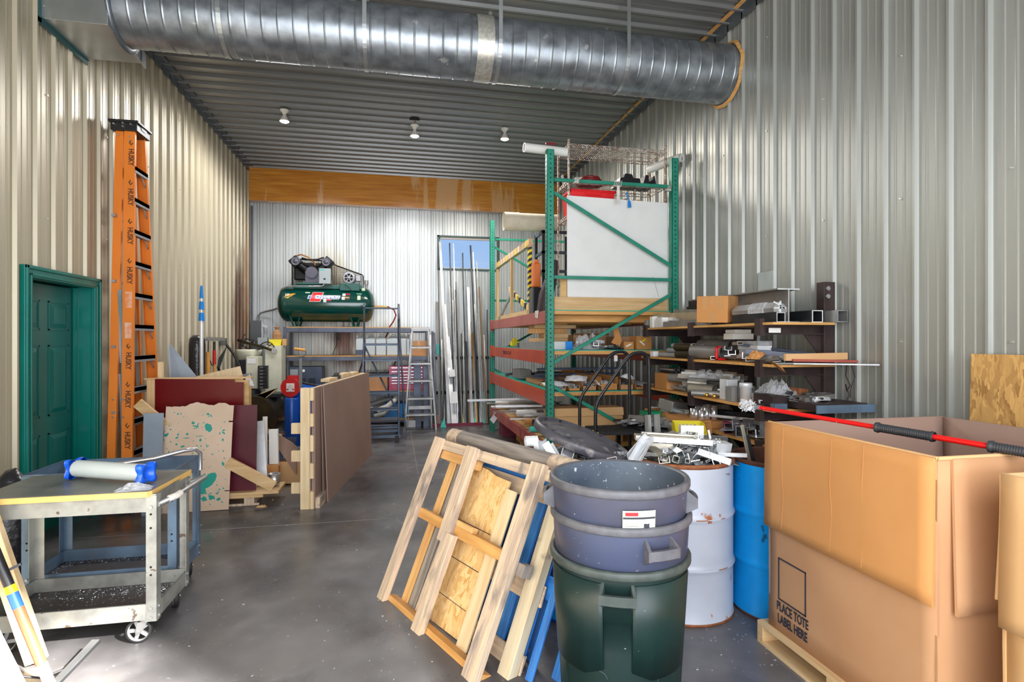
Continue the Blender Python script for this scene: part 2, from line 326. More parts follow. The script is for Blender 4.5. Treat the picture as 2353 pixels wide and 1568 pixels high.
mat('strap_white', (0.72,0.68,0.62), 0.7, var=0.2, scale=20)
mat('hazard_yellow', (0.88,0.68,0.01), 0.4)
mat('orange_plastic', (0.72,0.16,0.02), 0.4)
mat('pole_blue', (0.0,0.22,0.72), 0.35)
mat('tool_wood', (0.78,0.36,0.06), 0.45, var=0.15)
mat('pole_red', (0.60,0.008,0.008), 0.32, 0, var=0.05, extra=((0.5,0.45,0.42), 40.0, 0.72, 0.74))
mat('pole_rustred', (0.42,0.10,0.045), 0.4, 0, var=0.1)
mat('grip', (0.03,0.032,0.038), 0.5)
mat('fiber_plastic', (0.62,0.60,0.57), 0.15, 0, alpha=0.5, bump=0.3)
mat('teal_wrap', (0.08,0.60,0.52), 0.3)
mat('brown_bar', (0.24,0.15,0.08), 0.4, 0.3)
mat('yellow_bar', (0.62,0.60,0.02), 0.4)
mat('dark_blue_grey', (0.05,0.07,0.12), 0.4, 0.1, var=0.2)
mat('green_book', (0.0,0.25,0.1), 0.5)
mat('maroon', (0.20,0.02,0.05), 0.5)
mat('lamp_white', (0.82,0.80,0.74), 0.4)
mat('bulb_cool', (1,1,1), 0.4, emit=(1.0,0.98,0.95), estr=6.0)
mat('bulb_warm', (1,1,1), 0.4, emit=(1.0,0.72,0.38), estr=6.0)
mat('glass', (0.9,0.95,1.0), 0.02, 0, trans=1.0)
mat('window_frame', (0.035,0.10,0.10), 0.4)
mat('soffit', (0.62,0.55,0.50), 0.6)
mat('bag_brown', (0.42,0.23,0.11), 0.8, bump=0.4, var=0.2)
# concrete floor: mottled, sealed, with darker stains
def floor_mat():
    m = bpy.data.materials.new('concrete'); m.use_nodes = True; n = m.node_tree.nodes; L = m.node_tree.links; b = n['Principled BSDF']
    tc = n.new('ShaderNodeTexCoord')
    def noi(sc, det, dist=0):
        t = n.new('ShaderNodeTexNoise'); t.inputs['Scale'].default_value = sc; t.inputs['Detail'].default_value = det; t.inputs['Distortion'].default_value = dist
        L.new(tc.outputs['Object'], t.inputs['Vector']); return t.outputs['Fac']
    def ramp(f, a, b2, ca, cb):
        r = n.new('ShaderNodeValToRGB'); r.color_ramp.elements[0].position = a; r.color_ramp.elements[1].position = b2
        r.color_ramp.elements[0].color = (*ca,1); r.color_ramp.elements[1].color = (*cb,1); L.new(f, r.inputs['Fac']); return r.outputs['Color']
    def mix(f, a, b2, mode='MIX'):
        x = n.new('ShaderNodeMixRGB'); x.blend_type = mode
        if isinstance(f, float): x.inputs['Fac'].default_value = f
        else: L.new(f, x.inputs['Fac'])
        L.new(a, x.inputs['Color1'])
        if isinstance(b2, tuple): x.inputs['Color2'].default_value = (*b2,1)
        else: L.new(b2, x.inputs['Color2'])
        return x.outputs[0]
    c = ramp(noi(0.9, 8, 0.25), 0.30, 0.72, (0.062,0.061,0.068), (0.235,0.222,0.225))
    c2 = ramp(noi(3.2, 9, 0.3), 0.30, 0.72, (0.5,0.5,0.5), (1.0,1.0,1.0)); c = mix(1.0, c, c2, 'MULTIPLY')
    c = mix(ramp(noi(1.4, 5, 0.5), 0.55, 0.70, (0,0,0), (0.75,0.75,0.75)), c, (0.12,0.105,0.088))
    c = mix(ramp(noi(26, 4), 0.66, 0.74, (0,0,0), (0.5,0.5,0.5)), c, (0.32,0.31,0.31))
    L.new(c, b.inputs['Base Color'])
    rr = n.new('ShaderNodeMapRange'); rr.inputs['To Min'].default_value = 0.16; rr.inputs['To Max'].default_value = 0.52; rr.inputs['From Min'].default_value = 0.3; rr.inputs['From Max'].default_value = 0.7
    L.new(noi(1.7, 6, 0.1), rr.inputs['Value']); L.new(rr.outputs[0], b.inputs['Roughness'])
    bp = n.new('ShaderNodeBump'); bp.inputs['Strength'].default_value = 0.08; bp.inputs['Distance'].default_value = 0.01; L.new(noi(9, 5), bp.inputs['Height']); L.new(bp.outputs[0], b.inputs['Normal'])
    MATS['concrete'] = m
floor_mat()
# back wall sheet with oil and rust stains that run down from the compressor drain and from the left corner
def stained(name, base, metal, rough, spots):
    m = bpy.data.materials.new(name); m.use_nodes = True; n = m.node_tree.nodes; L = m.node_tree.links; b = n['Principled BSDF']
    b.inputs['Metallic'].default_value = metal; b.inputs['Roughness'].default_value = rough
    tc = n.new('ShaderNodeTexCoord'); col = None
    rgb = n.new('ShaderNodeRGB'); rgb.outputs[0].default_value = (*base,1); col = rgb.outputs[0]
    for (cx, cy, cz, rx, ry, rz, c, amt) in spots:
        s = n.new('ShaderNodeVectorMath'); s.operation = 'SUBTRACT'; L.new(tc.outputs['Object'], s.inputs[0]); s.inputs[1].default_value = (cx,cy,cz)
        d = n.new('ShaderNodeVectorMath'); d.operation = 'DIVIDE'; L.new(s.outputs[0], d.inputs[0]); d.inputs[1].default_value = (rx,ry,rz)
        t = n.new('ShaderNodeTexNoise'); t.inputs['Scale'].default_value = 7; t.inputs['Detail'].default_value = 5
        mp = n.new('ShaderNodeMapping'); mp.inputs['Scale'].default_value = (3,3,0.35); L.new(tc.outputs['Object'], mp.inputs['Vector']); L.new(mp.outputs[0], t.inputs['Vector'])
        l = n.new('ShaderNodeVectorMath'); l.operation = 'LENGTH'; L.new(d.outputs[0], l.inputs[0])
        a = n.new('ShaderNodeMath'); a.operation = 'MULTIPLY_ADD'; L.new(t.outputs['Fac'], a.inputs[0]); a.inputs[1].default_value = 1.4; L.new(l.outputs['Value'], a.inputs[2])
        r = n.new('ShaderNodeMapRange'); r.inputs['From Min'].default_value = 1.05; r.inputs['From Max'].default_value = 1.75; r.inputs['To Min'].default_value = amt; r.inputs['To Max'].default_value = 0.0
        L.new(a.outputs[0], r.inputs['Value']); x = n.new('ShaderNodeMixRGB'); L.new(r.outputs[0], x.inputs['Fac']); L.new(col, x.inputs['Color1']); x.inputs['Color2'].default_value = (*c,1); col = x.outputs[0]
    L.new(col, b.inputs['Base Color']); MATS[name] = m
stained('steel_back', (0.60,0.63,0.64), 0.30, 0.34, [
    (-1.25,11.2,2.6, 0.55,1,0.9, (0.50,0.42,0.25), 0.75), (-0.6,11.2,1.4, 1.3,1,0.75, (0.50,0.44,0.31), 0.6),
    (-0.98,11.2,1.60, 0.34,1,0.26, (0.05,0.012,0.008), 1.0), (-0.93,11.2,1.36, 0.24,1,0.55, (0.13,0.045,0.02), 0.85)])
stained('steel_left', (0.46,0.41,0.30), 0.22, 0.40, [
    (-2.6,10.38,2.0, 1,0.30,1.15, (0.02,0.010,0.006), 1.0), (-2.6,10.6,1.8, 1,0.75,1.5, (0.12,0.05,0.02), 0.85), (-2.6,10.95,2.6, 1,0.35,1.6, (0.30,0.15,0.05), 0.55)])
# ------------------------------------------------------------------ the hall
XL, XR, YB, ZC, YF = -2.63, 3.29, 11.2, 4.75, -1.0
PITCH = 0.2286
PROFS = {'w':((0,0),(0.009,0.026),(0.025,0.026),(0.036,0),(0.094,0),(0.102,0.003),(0.110,0.003),(0.118,0),(0.160,0),(0.168,0.003),(0.176,0.003),(0.184,0)),
 'b':((0,0),(0.001,-0.035),(0.015,-0.035),(0.016,0),(0.020,0.02),(0.044,0.02),(0.047,0),(0.048,-0.028),(0.058,-0.028),(0.059,0),(0.100,0),(0.101,-0.018),(0.107,-0.018),(0.108,0.0),(0.110,0.005),(0.122,0.005),(0.124,0),(0.168,0),(0.169,-0.018),(0.175,-0.018),(0.176,0.0),(0.178,0.005),(0.190,0.005),(0.192,0)),  # back wall: grooves added beside the ribs, shaped to shade into dark lines
 'c':((0,0),(0.008,0.034),(0.034,0.034),(0.042,0),(0.094,0),(0.102,0.004),(0.110,0.004),(0.118,0),(0.160,0),(0.168,0.004),(0.176,0.004),(0.184,0))}
def rib_profile(a0, a1, phase=0.0, P='w'):
    # (along, protrusion) points of ribbed sheet: one tall rib and two low ones per 9 inch
    pts = []; k = math.floor((a0-phase)/PITCH)-1
    while True:
        o = phase + k*PITCH
        for d, h in PROFS[P]:
            pts.append((o+d, h))
        if o > a1: break
        k += 1
    out = []
    for i in range(len(pts)-1):
        (p, hp), (q, hq) = pts[i], pts[i+1]
        if q <= a0 or p >= a1: continue
        if p < a0: hp = hp+(hq-hp)*(a0-p)/(q-p); p = a0
        if q > a1: hq = hp+(hq-hp)*(a1-p)/(q-p); q = a1
        out.append(((p,hp),(q,hq)))
    return out
def ribbed(fn, a0, a1, segs, phase=0.0, P='w'):
    # segs: list of (lo, hi) heights; fn(along, h, z) -> point
    mb = MB()
    for (p, hp), (q, hq) in rib_profile(a0, a1, phase, P):
        for lo, hi in segs: mb.add([fn(p,hp,lo), fn(q,hq,lo), fn(q,hq,hi), fn(p,hp,hi)], [(0,1,2,3)])
    return mb
def merge(*ms):
    r = MB()
    for m in ms: r.add(m.v, m.f)
    return r
DY0, DY1, DZ = 4.735, 5.615, 2.02      # door opening in the left wall
fl = lambda a,h,z: (XL+h, a, z)
struct('wall_left', merge(ribbed(fl, YF, DY0, [(0,ZC)]), ribbed(fl, DY0, DY1, [(DZ,ZC)]), ribbed(fl, DY1, YB, [(0,ZC)])), 'steel_left')
fr = lambda a,h,z: (XR-h, a, z)
struct('wall_right', ribbed(fr, YF, YB, [(0,ZC)], 0.02), 'steel_right')
WX0, WX1, WZ0, WZ1 = 0.85, 2.03, 2.985, 3.61
fb = lambda a,h,z: (a, YB-h, z)
struct('wall_back', merge(ribbed(fb, XL, WX0, [(0,ZC)], P='b'), ribbed(fb, WX0, WX1, [(0,WZ0),(WZ1,ZC)], P='b'), ribbed(fb, WX1, XR, [(0,ZC)], P='b')), 'steel_back')
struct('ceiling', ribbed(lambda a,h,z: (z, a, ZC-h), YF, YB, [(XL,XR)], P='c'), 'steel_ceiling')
mb = MB(); mb.box(XL-0.3, XR+0.3, YF-3.0, YB+0.3, -0.1, 0.0)
struct('floor', mb, 'concrete')
# front wall round the bay door behind the camera
mb = MB(); mb.box(XL-0.1, -2.35, YF-0.12, YF, 0, ZC); mb.box(2.98, XR+0.1, YF-0.12, YF, 0, ZC); mb.box(-2.35, 2.98, YF-0.12, YF, 3.95, ZC)
struct('wall_front', mb, 'steel_right')
# outer skins so no daylight leaks along the sheets
mb = MB(); mb.box(XL-0.12, XL-0.08, YF, DY0-0.02, 0, ZC+0.1); mb.box(XL-0.12, XL-0.08, DY1+0.02, YB, 0, ZC+0.1); mb.box(XL-0.12, XL-0.08, DY0-0.02, DY1+0.02, DZ, ZC+0.1)
struct('wall_left_outer', mb, 'trim_steel')
mb = MB(); mb.box(XR+0.05, XR+0.1, YF, YB, 0, ZC+0.1); struct('wall_right_outer', mb, 'trim_steel')
mb = MB(); mb.box(XL-0.12, WX0, YB+0.06, YB+0.1, 0, ZC+0.1); mb.box(WX1, XR+0.1, YB+0.06, YB+0.1, 0, ZC+0.1); mb.box(WX0, WX1, YB+0.06, YB+0.1, 0, WZ0); mb.box(WX0, WX1, YB+0.06, YB+0.1, WZ1, ZC+0.1)
struct('wall_back_outer', mb, 'trim_steel')
mb = MB(); mb.box(XL-0.12, XR+0.1, YF-0.12, YB+0.1, ZC+0.03, ZC+0.1); struct('ceiling_outer', mb, 'trim_steel')
# angle trims where walls meet the ceiling and in the back corner
def angle_trim(name, p0, p1, dx, dz, t=0.004, w=0.085, label=None):
    mb = MB(); x, z = p0[0], p0[2]
    mb.box(min(x,x+dx*w), max(x,x+dx*w), p0[1], p1[1], z-t, z); mb.box(min(x,x+dx*t*1.5), max(x,x+dx*t*1.5), p0[1], p1[1], z-w, z)
    y = p0[1]+0.4
    while y < p1[1]:
        mb.cyl((x+dx*0.006,y,z-w*0.5), (x+dx*0.016,y,z-w*0.5), 0.008, n=6); y += 0.9
    struct(name, mb, 'trim_steel')
angle_trim('trim_1', (XL+0.02, YF, ZC-0.02), (XL+0.02, YB, ZC-0.02), 1, -1)
angle_trim('trim_2', (XR-0.02, YF, ZC-0.02), (XR-0.02, YB, ZC-0.02), -1, -1)
mb = MB(); mb.box(XR-0.13, XR-0.09, YF, YB-0.2, ZC-0.028, ZC-0.018); struct('trim_3', mb, 'lumber_orange')
mb = MB(); mb.box(XL+0.02, XL+0.05, YB-0.055, YB-0.02, 0, ZC-0.7); struct('trim_4', mb, 'trim_steel')
# header beam of laminated timber along the back wall
mb = MB(); mb.box(XL+0.02, XR-0.02, YB-0.20, YB-0.02, 4.12, ZC-0.02)
o = struct('trim_5', mb, 'glulam', bevel=0.004); o['label'] = 'orange varnished laminated timber header beam'
# sheet screws: a scatter of small heads in rows on walls
mb = MB()
for z in (0.6,1.55,2.5,3.45,4.3):
    for k in range(13):
        y = 0.4+k*0.9145
        if not (4.6 < y < 5.8 and z < 2.2): mb.cyl((XL,y,z), (XL+0.009,y,z), 0.008, n=6)
struct('trim_6', mb, 'screw')
mb = MB()
for z in (0.6,1.55,2.5,3.45,4.3):
    for k in range(18): mb.cyl((XR-0.009,0.38+k*0.6858,z), (XR,0.38+k*0.6858,z), 0.008, n=6)
struct('trim_7', mb, 'screw')
mb = MB()
for z in (0.9,1.9,2.85,3.8):
    for k in range(12):
        x = -2.4+k*0.457
        if not (0.8 < x < 2.1 and 2.9 < z < 3.7): mb.cyl((x,YB,z), (x,YB-0.009,z), 0.008, n=6)
struct('trim_8', mb, 'screw')
# control joints sawn in the slab
mb = MB(); mb.box(-2.6, 3.2, 5.02, 5.026, 0.0, 0.0012); mb.box(0.26, 0.266, 5.03, 11.1, 0.0, 0.0012)
struct('trim_9', mb, mat('joint', (0.26,0.25,0.25), 0.8))
# low concrete curb under the left wall
mb = MB(); mb.box(XL-0.02, XL+0.03, YF, DY0-0.1, 0, 0.07); mb.box(XL-0.02, XL+0.03, DY1+0.1, YB, 0, 0.07)
struct('baseboard_left', mb, 'steel_left')
# window in the back wall
t = bpy.data.objects.new('window_1', None); COL.objects.link(t); t.location = (WX0, YB, WZ0); t['kind'] = 'structure'
w, h = WX1-WX0, WZ1-WZ0
mb = MB(); mb.box(-0.03,0.012,-0.035,0.06,-0.03,h+0.03); mb.box(w-0.012,w+0.03,-0.035,0.06,-0.03,h+0.03); mb.box(-0.03,w+0.03,-0.035,0.06,-0.03,0.0); mb.box(-0.03,w+0.03,-0.035,0.06,h,h+0.03)
part(t, 'window_frame', mb, 'window_frame')
mb = MB(); mb.box(0.012,w-0.012,0.0,0.05,h-0.04,h); mb.box(0.012,w-0.012,0.0,0.05,0.0,0.02); mb.box(0.012,0.03,0.0,0.05,0.0,h); mb.box(w-0.03,w-0.012,0.0,0.05,0.0,h)
part(t, 'window_sash', mb, 'soffit')
mb = MB(); mb.box(0.03,w-0.03,0.03,0.036,0.02,h-0.04); part(t, 'window_pane', mb, 'glass')
# roof overhang outside the window and a bare twig seen through it
# door in the left wall: leaf set back in a deep jamb
t = bpy.data.objects.new('door_1', None); COL.objects.link(t); t.location = (XL, DY0, 0); t['kind'] = 'structure'
t['label'] = 'dark green six panel door in a deep green frame'
W_, H_ = DY1-DY0, DZ
mb = MB()
for y0, y1, z0, z1 in ((-0.085,0.0,0,H_+0.085),(W_,W_+0.085,0,H_+0.085),(0,W_,H_,H_+0.085)):
    mb.box(0.0,0.035,y0,y1,z0,z1)
for y0, y1, z0, z1 in ((-0.085,-0.06,0,H_+0.085),(W_+0.06,W_+0.085,0,H_+0.085),(-0.085,W_+0.085,H_+0.06,H_+0.085)):
    mb.box(0.035,0.05,y0,y1,z0,z1)
for y0, y1, z0, z1 in ((-0.03,-0.012,0,H_+0.03),(W_+0.012,W_+0.03,0,H_+0.03),(-0.03,W_+0.03,H_+0.012,H_+0.03)):
    mb.box(0.035,0.045,y0,y1,z0,z1)
part(t, 'door_casing', mb, 'door_frame_green', bevel=0.003)
mb = MB(); mb.box(-0.22,0.0,-0.012,0.0,0,H_); mb.box(-0.22,0.0,W_,W_+0.012,0,H_); mb.box(-0.22,0.0,-0.012,W_+0.012,H_,H_+0.012)
mb.box(-0.13,-0.10,W_-0.012,W_,0,H_); mb.box(-0.13,-0.10,0,0.012,0,H_)
part(t, 'door_jamb', mb, 'door_frame_green')
mb = MB(); mb.box(-0.18,-0.14,0.01,W_-0.01,0.012,H_-0.01)
def dpanel(y0, y1, z0, z1):     # raised panel with a sunk moulding
    x = -0.14; d = 0.012
    a = [(x,y0,z0),(x,y1,z0),(x,y1,z1),(x,y0,z1)]; i = 0.022
    mb.box(x, x+0.006, y0, y0+0.012, z0, z1); mb.box(x, x+0.006, y1-0.012, y1, z0, z1); mb.box(x, x+0.006, y0, y1, z0, z0+0.012); mb.box(x, x+0.006, y0, y1, z1-0.012, z1)
    b = [(x+0.001,y0+i,z0+i),(x+0.001,y1-i,z0+i),(x+0.001,y1-i,z1-i),(x+0.001,y0+i,z1-i)]; j = i+0.035
    c = [(x+0.012,y0+j,z0+j),(x+0.012,y1-j,z0+j),(x+0.012,y1-j,z1-j),(x+0.012,y0+j,z1-j)]
    mb.add(b+c, [(0,1,5,4),(1,2,6,5),(2,3,7,6),(3,0,4,7),(4,5,6,7)])
for y0, y1 in ((0.115,0.40),(0.52,0.805)):
    dpanel(y0,y1,0.24,0.80); dpanel(y0,y1,0.94,1.52); dpanel(y0,y1,1.64,1.88)
part(t, 'door_leaf', mb, 'door_green')
mb = MB(); mb.cyl((-0.14,0.07,0.98),(-0.10,0.07,0.98),0.012,n=12); mb.lathe([(0.0,0.055),(0.02,0.052),(0.028,0.035),(0.02,0.018),(0.012,0.0)], (-0.13,0.07,0.98), 16, Matrix.Rotation(PI/2,4,'Y'))
part(t, 'door_knob', mb, 'brass')
mb = MB(); mb.box(-0.24,0.0,0,W_,0,0.012); part(t, 'threshold', mb, 'trim_steel')
mb = MB(); mb.box(-0.245,-0.225,-0.1,W_+0.1,0,H_+0.1); part(t, 'door_backing', mb, 'trim_steel')
# ------------------------------------------------------------------ spiral duct, its wall box and the ceiling lamps
DCY, DCZ, DR = 5.12, 4.24, 0.275
t = thing('ventilation_duct', 'big round galvanized spiral duct running across under the ceiling', 'duct', (-2.15, DCY, DCZ))
mb = MB(); L_ = 5.42; n = 40; prof = []
MY = Matrix.Rotation(PI/2, 4, 'Y')
x = 0.0
while x < L_-0.12:
    prof += [(DR, x), (DR, x+0.008), (DR, x+0.104), (DR, x+0.112), (DR+0.003, x+0.114), (DR+0.003, x+0.119)]; x += 0.122
prof.append((DR, L_))
mb.lathe(prof, (0,0,0), 48, MY); part(t, 'duct_pipe', mb, 'galv')
mb = MB(); mb.lathe([(DR+0.006,0),(DR+0.007,0.075),(DR+0.006,0.15)], (2.86,0,0), 48, MY); part(t, 'foil_tape_band', mb, 'duct_tape_silver', label='pale foil tape band')
mb = MB(); mb.lathe([(DR+0.03,0),(DR+0.045,0.02),(DR+0.002,0.03)], (-0.02,0,0), 40, MY); part(t, 'duct_collar', mb, 'trim_steel')
mb = MB()
vs = []
for k in range(49):
    a = 2*PI*k/48; r = DR+0.012+0.02*noise.noise(Vector((math.cos(a)*2, math.sin(a)*2, 1)))
    vs += [(L_-0.02, r*math.cos(a), r*math.sin(a)), (L_+0.0, (r+0.03)*math.cos(a), (r+0.03)*math.sin(a))]
mb.add(vs, [(2*k,2*k+2,2*k+3,2*k+1) for k in range(48)]); part(t, 'wall_seal', mb, 'ply_edge')
for xs in (0.77, 1.90, 3.06, 4.26):
    mb = MB(); pts = []
    for k in range(25):
        a = PI+PI*k/24; pts.append((xs, (DR+0.006)*math.cos(a), (DR+0.006)*math.sin(a)))
    pts = [(xs, -DR-0.006, ZC-DCZ)]+pts+[(xs, DR+0.006, ZC-DCZ)]
    w = 0.017
    vs = [(p[0]-w, p[1], p[2]) for p in pts]+[(p[0]+w, p[1], p[2]) for p in pts]; m_ = len(pts)
    mb.add(vs, [(i,i+1,i+1+m_,i+m_) for i in range(m_-1)]); part(t, 'hanger_strap', mb, 'galv_box', solid=0.002)
t = thing('duct_box', 'galvanized sheet metal box joining the round duct to the left wall', 'duct box', (XL+0.002, 4.85, 3.98))
mb = MB(); mb.box(0.02, 0.470, 0.0, 0.62, 0.0, 0.70); part(t, 'box_body', mb, 'galv_box', bevel=0.003)
mb = MB(); mb.box(0.019,0.045,-0.03,0.65,-0.006,0.0); mb.box(0.019,0.03,-0.035,0.0,-0.04,0.72); mb.box(0.019,0.03,-0.035,0.655,-0.045,0.0)
part(t, 'wall_flange', mb, 'window_frame')
mb = MB(); mb.box(0.475,0.48,0.58,0.655,-0.03,0.10)
for q in ((0.47,-0.004,0.06),(0.47,-0.004,0.30),(0.04,-0.004,0.1),(0.04,-0.004,0.35)): mb.cyl(q,(q[0],-0.001,q[2]),0.009,n=8)
part(t, 'corner_flange', mb, 'galv_box')
def reflector_lamp(loc, drop, bulbmat, col, energy, label):
    t = thing('ceiling_lamp', label, 'ceiling lamp', loc, 0, 'bare reflector lamps on the ceiling')
    mb = MB(); mb.lathe([(0.0,0.0),(0.062,-0.0),(0.062,-0.012),(0.035,-0.03),(0.028,-0.05),(0,-0.05)], (0,0,-drop), 24); part(t, 'lamp_holder', mb, 'lamp_white')
    if drop > 0.03:
        mb = MB(); mb.cyl((0,0,-0.001),(0,0,-0.006),0.075,n=24); part(t, 'ceiling_hole', mb, 'hole_black')
        mb = MB(); mb.tube([(0.01,0,0),(0.02,0.0,-drop*0.4),(-0.012,0,-drop*0.7),(0,0,-drop)],0.004,6); mb.tube([(-0.02,0,0),(0.0,0.0,-drop*0.5),(0,0,-drop)],0.003,6); part(t, 'lamp_wire', mb, 'rust')
    mb = MB(); mb.lathe([(0.018,-0.045),(0.022,-0.075),(0.040,-0.11),(0.060,-0.145),(0.062,-0.158)], (0,0,-drop), 24); part(t, 'bulb', mb, 'lamp_white')
    mb = MB(); mb.lathe([(0.062,-0.158),(0.045,-0.170),(0.0,-0.175)], (0,0,-drop), 24); part(t, 'bulb_lens', mb, bulbmat, label='glowing lens')
    l = lamp('SPOT', 'lamp_light', (0,0,-drop-0.19), (0,0,0), energy, col, spot_size=math.radians(172), spot_blend=0.4, shadow_soft_size=0.3); l.parent = t
reflector_lamp((-1.49,8.21,ZC-0.018), 0.0, 'bulb_cool', (1,0.98,0.96), 215, 'white reflector bulb on the ceiling, leftmost of the three')
reflector_lamp((0.278,8.20,ZC-0.004), 0.09, 'bulb_cool', (1,0.98,0.96), 215, 'white reflector bulb hanging on wires from a hole in the ceiling')
reflector_lamp((1.61,8.26,ZC-0.018), 0.0, 'bulb_warm', (1,0.92,0.80), 180, 'glowing warm reflector bulb on the ceiling, nearest the green rack')
mb = MB(); mb.tube([(1.72,3.92,ZC-0.02),(1.73,3.95,ZC-0.09),(1.80,3.99,ZC-0.10)], 0.012, 8); solo('ceiling_hook','small grey hook on the ceiling in front of the duct','hook',mb,'trim_steel')
# ------------------------------------------------------------------ orange step ladder against the left wall
t = thing('step_ladder', 'tall orange fiberglass step ladder with black top cap, folded against the left wall', 'ladder', (XL-0.085,5.70,0))
def chan(mb, p0, p1, w, d, up, t_=0.004):     # C channel: web across w, flanges d
    mb.prof([(-w/2,-0.0),(w/2,0.0),(w/2,d),(w/2-t_,d),(w/2-t_,t_),(-w/2+t_,t_),(-w/2+t_,d),(-w/2,d)], p0, p1, up)
HT = 3.50
mb = MB(); mb.prof([(-0.045,0),(0.045,0),(0.045,0.03),(0.04,0.03),(0.04,0.005),(-0.04,0.005),(-0.04,0.03),(-0.045,0.03)], (0.33,0.0,0.0),(0.315,0.10,HT),(0,1,0)); part(t,'front_rail',mb,'ladder_orange')
mb = MB(); mb.prof([(-0.045,0),(0.045,0),(0.045,-0.03),(0.04,-0.03),(0.04,-0.005),(-0.04,-0.005),(-0.04,-0.03),(-0.045,-0.03)], (0.33,0.72,0.0),(0.315,0.335,HT),(0,1,0)); part(t,'front_rail',mb,'ladder_orange')
mb = MB(); mb.prof([(-0.034,0),(0.034,0),(0.034,0.03),(0.03,0.03),(0.03,0.005),(-0.03,0.005),(-0.03,0.03),(-0.034,0.03)], (0.185,0.02,0.0),(0.225,0.115,HT),(0,1,0)); part(t,'rear_rail',mb,'ladder_orange')
mb = MB(); mb.prof([(-0.034,0),(0.034,0),(0.034,-0.03),(0.03,-0.03),(0.03,-0.005),(-0.03,-0.005),(-0.03,-0.03),(-0.034,-0.03)], (0.185,0.70,0.0),(0.225,0.325,HT),(0,1,0)); part(t,'rear_rail',mb,'ladder_orange')
mb = MB(); mb.box(0.165,0.385,0.075,0.36,HT-0.01,HT+0.075); mb.box(0.15,0.40,0.06,0.375,HT+0.06,HT+0.085); part(t,'top_cap',mb,'ladder_black',bevel=0.006)
mb = MB()
for px,pz in ((0.20,HT+0.04),(0.275,HT+0.05),(0.275,HT+0.02),(0.34,HT+0.045),(0.315,HT-0.06),(0.315,HT-0.10),(0.225,HT-0.05)): mb.cyl((px,0.055 if pz>HT else 0.09,pz),(px,0.08 if pz>HT else 0.11,pz),0.008,n=8)
for z in (1.02,0.86): mb.cyl((0.205,0.03,z),(0.205,0.06,z),0.008,n=8); mb.cyl((0.30,0.01,z),(0.30,0.04,z),0.008,n=8)
part(t,'rivets',mb,'alu')
mb = MB(); mb.text('HUSKY',0.035,Matrix.Translation((0.391,0.22,HT+0.04)) @ Matrix.Rotation(PI/2,4,'Z') @ Matrix.Rotation(PI/2,4,'X'),0.0008); part(t,'cap_lettering',mb,'decal_white')
for k in range(11):
    z = 3.17-k*0.293; f = z/HT; ya = 0.005+0.10*f; yb = 0.715-0.385*f
    mb = MB(); mb.box(0.285,0.365,ya,yb,z-0.006,z); mb.box(0.352,0.365,ya,yb,z-0.055,z); mb.box(0.285,0.352,ya+0.002,ya+0.006,z-0.05,z); mb.box(0.285,0.289,ya,yb,z-0.04,z); mb.box(0.361,0.365,ya,yb,z-0.035,z)
    mb.beam((0.345,yb-0.11,z-0.02),(0.345,yb-0.01,z-0.13),0.018,0.004,(1,0,0)); mb.beam((0.345,ya+0.06,z-0.02),(0.345,ya+0.01,z-0.10),0.018,0.004,(1,0,0))
    part(t,'step',mb,'step_grey')
for z0,z1,y0,y1 in ((1.35,2.02,0.10,0.06),(1.05,2.0,0.45,0.33),(0.45,1.25,0.14,0.08)):
    mb = MB(); mb.beam((0.25,y0,z0),(0.25,y1,z1),0.03,0.008,(0,1,0)); part(t,'spreader_bar',mb,'galv_box')
mb = MB()
for z in (2.1,1.5,0.9,2.7): mb.box(0.19,0.22,0.04,0.66-0.1*z,z-0.012,z+0.012)
part(t,'rear_crossbars',mb,'alu_dull')
mb = MB()
for z in (3.27,2.90,2.54,2.175,1.39,1.04,0.667):
    yy = 0.10*z/HT - 0.0015
    Mx = Matrix.Translation((0.33,yy,z)) @ Matrix.Rotation(PI/2-0.0286,4,'X') @ Matrix.Rotation(-PI/2,4,'Z')
    mb.text('HUSKY',0.062,Mx @ Matrix.Translation((0.02,0,0)),0.0006,offset=0.002,sx=0.8)
    q = Mx @ Matrix.Translation((-0.115,0,0)); s_ = 0.028
    k_ = mb.M; mb.M = q
    mb.add([(-s_,0,0.001),(0,-s_*.7,0.001),(s_,0,0.001),(0,s_*.7,0.001),(-s_*.4,0,0.0012),(0,-s_*.3,0.0012),(s_*.5,0,0.0012),(0,s_*.3,0.0012)], [(0,1,5,4),(1,2,6,5),(2,3,7,6)]); mb.M = k_
part(t,'rail_lettering',mb,mat('ink_brown',(0.10,0.035,0.015),0.5))
for z,h in ((1.92,0.17),(1.64,0.16)):
    mb = MB(); yy = 0.10*z/HT-0.001; mb.box(0.298,0.352,yy-0.0008,yy+0.002,z-h/2,z+h/2); part(t,'worn_sticker',mb,mat('sticker_worn'+str(z),(0.78,0.52,0.42),0.5,c2=(0.80,0.25,0.06),scale=14))
mb = MB()
for y in (0.0,0.72): mb.box(0.27,0.40,y-0.035,y+0.035,0,0.05)
for y in (0.02,0.70): mb.box(0.13,0.23,y-0.03,y+0.03,0,0.04)
part(t,'rubber_feet',mb,'rubber',bevel=0.006)
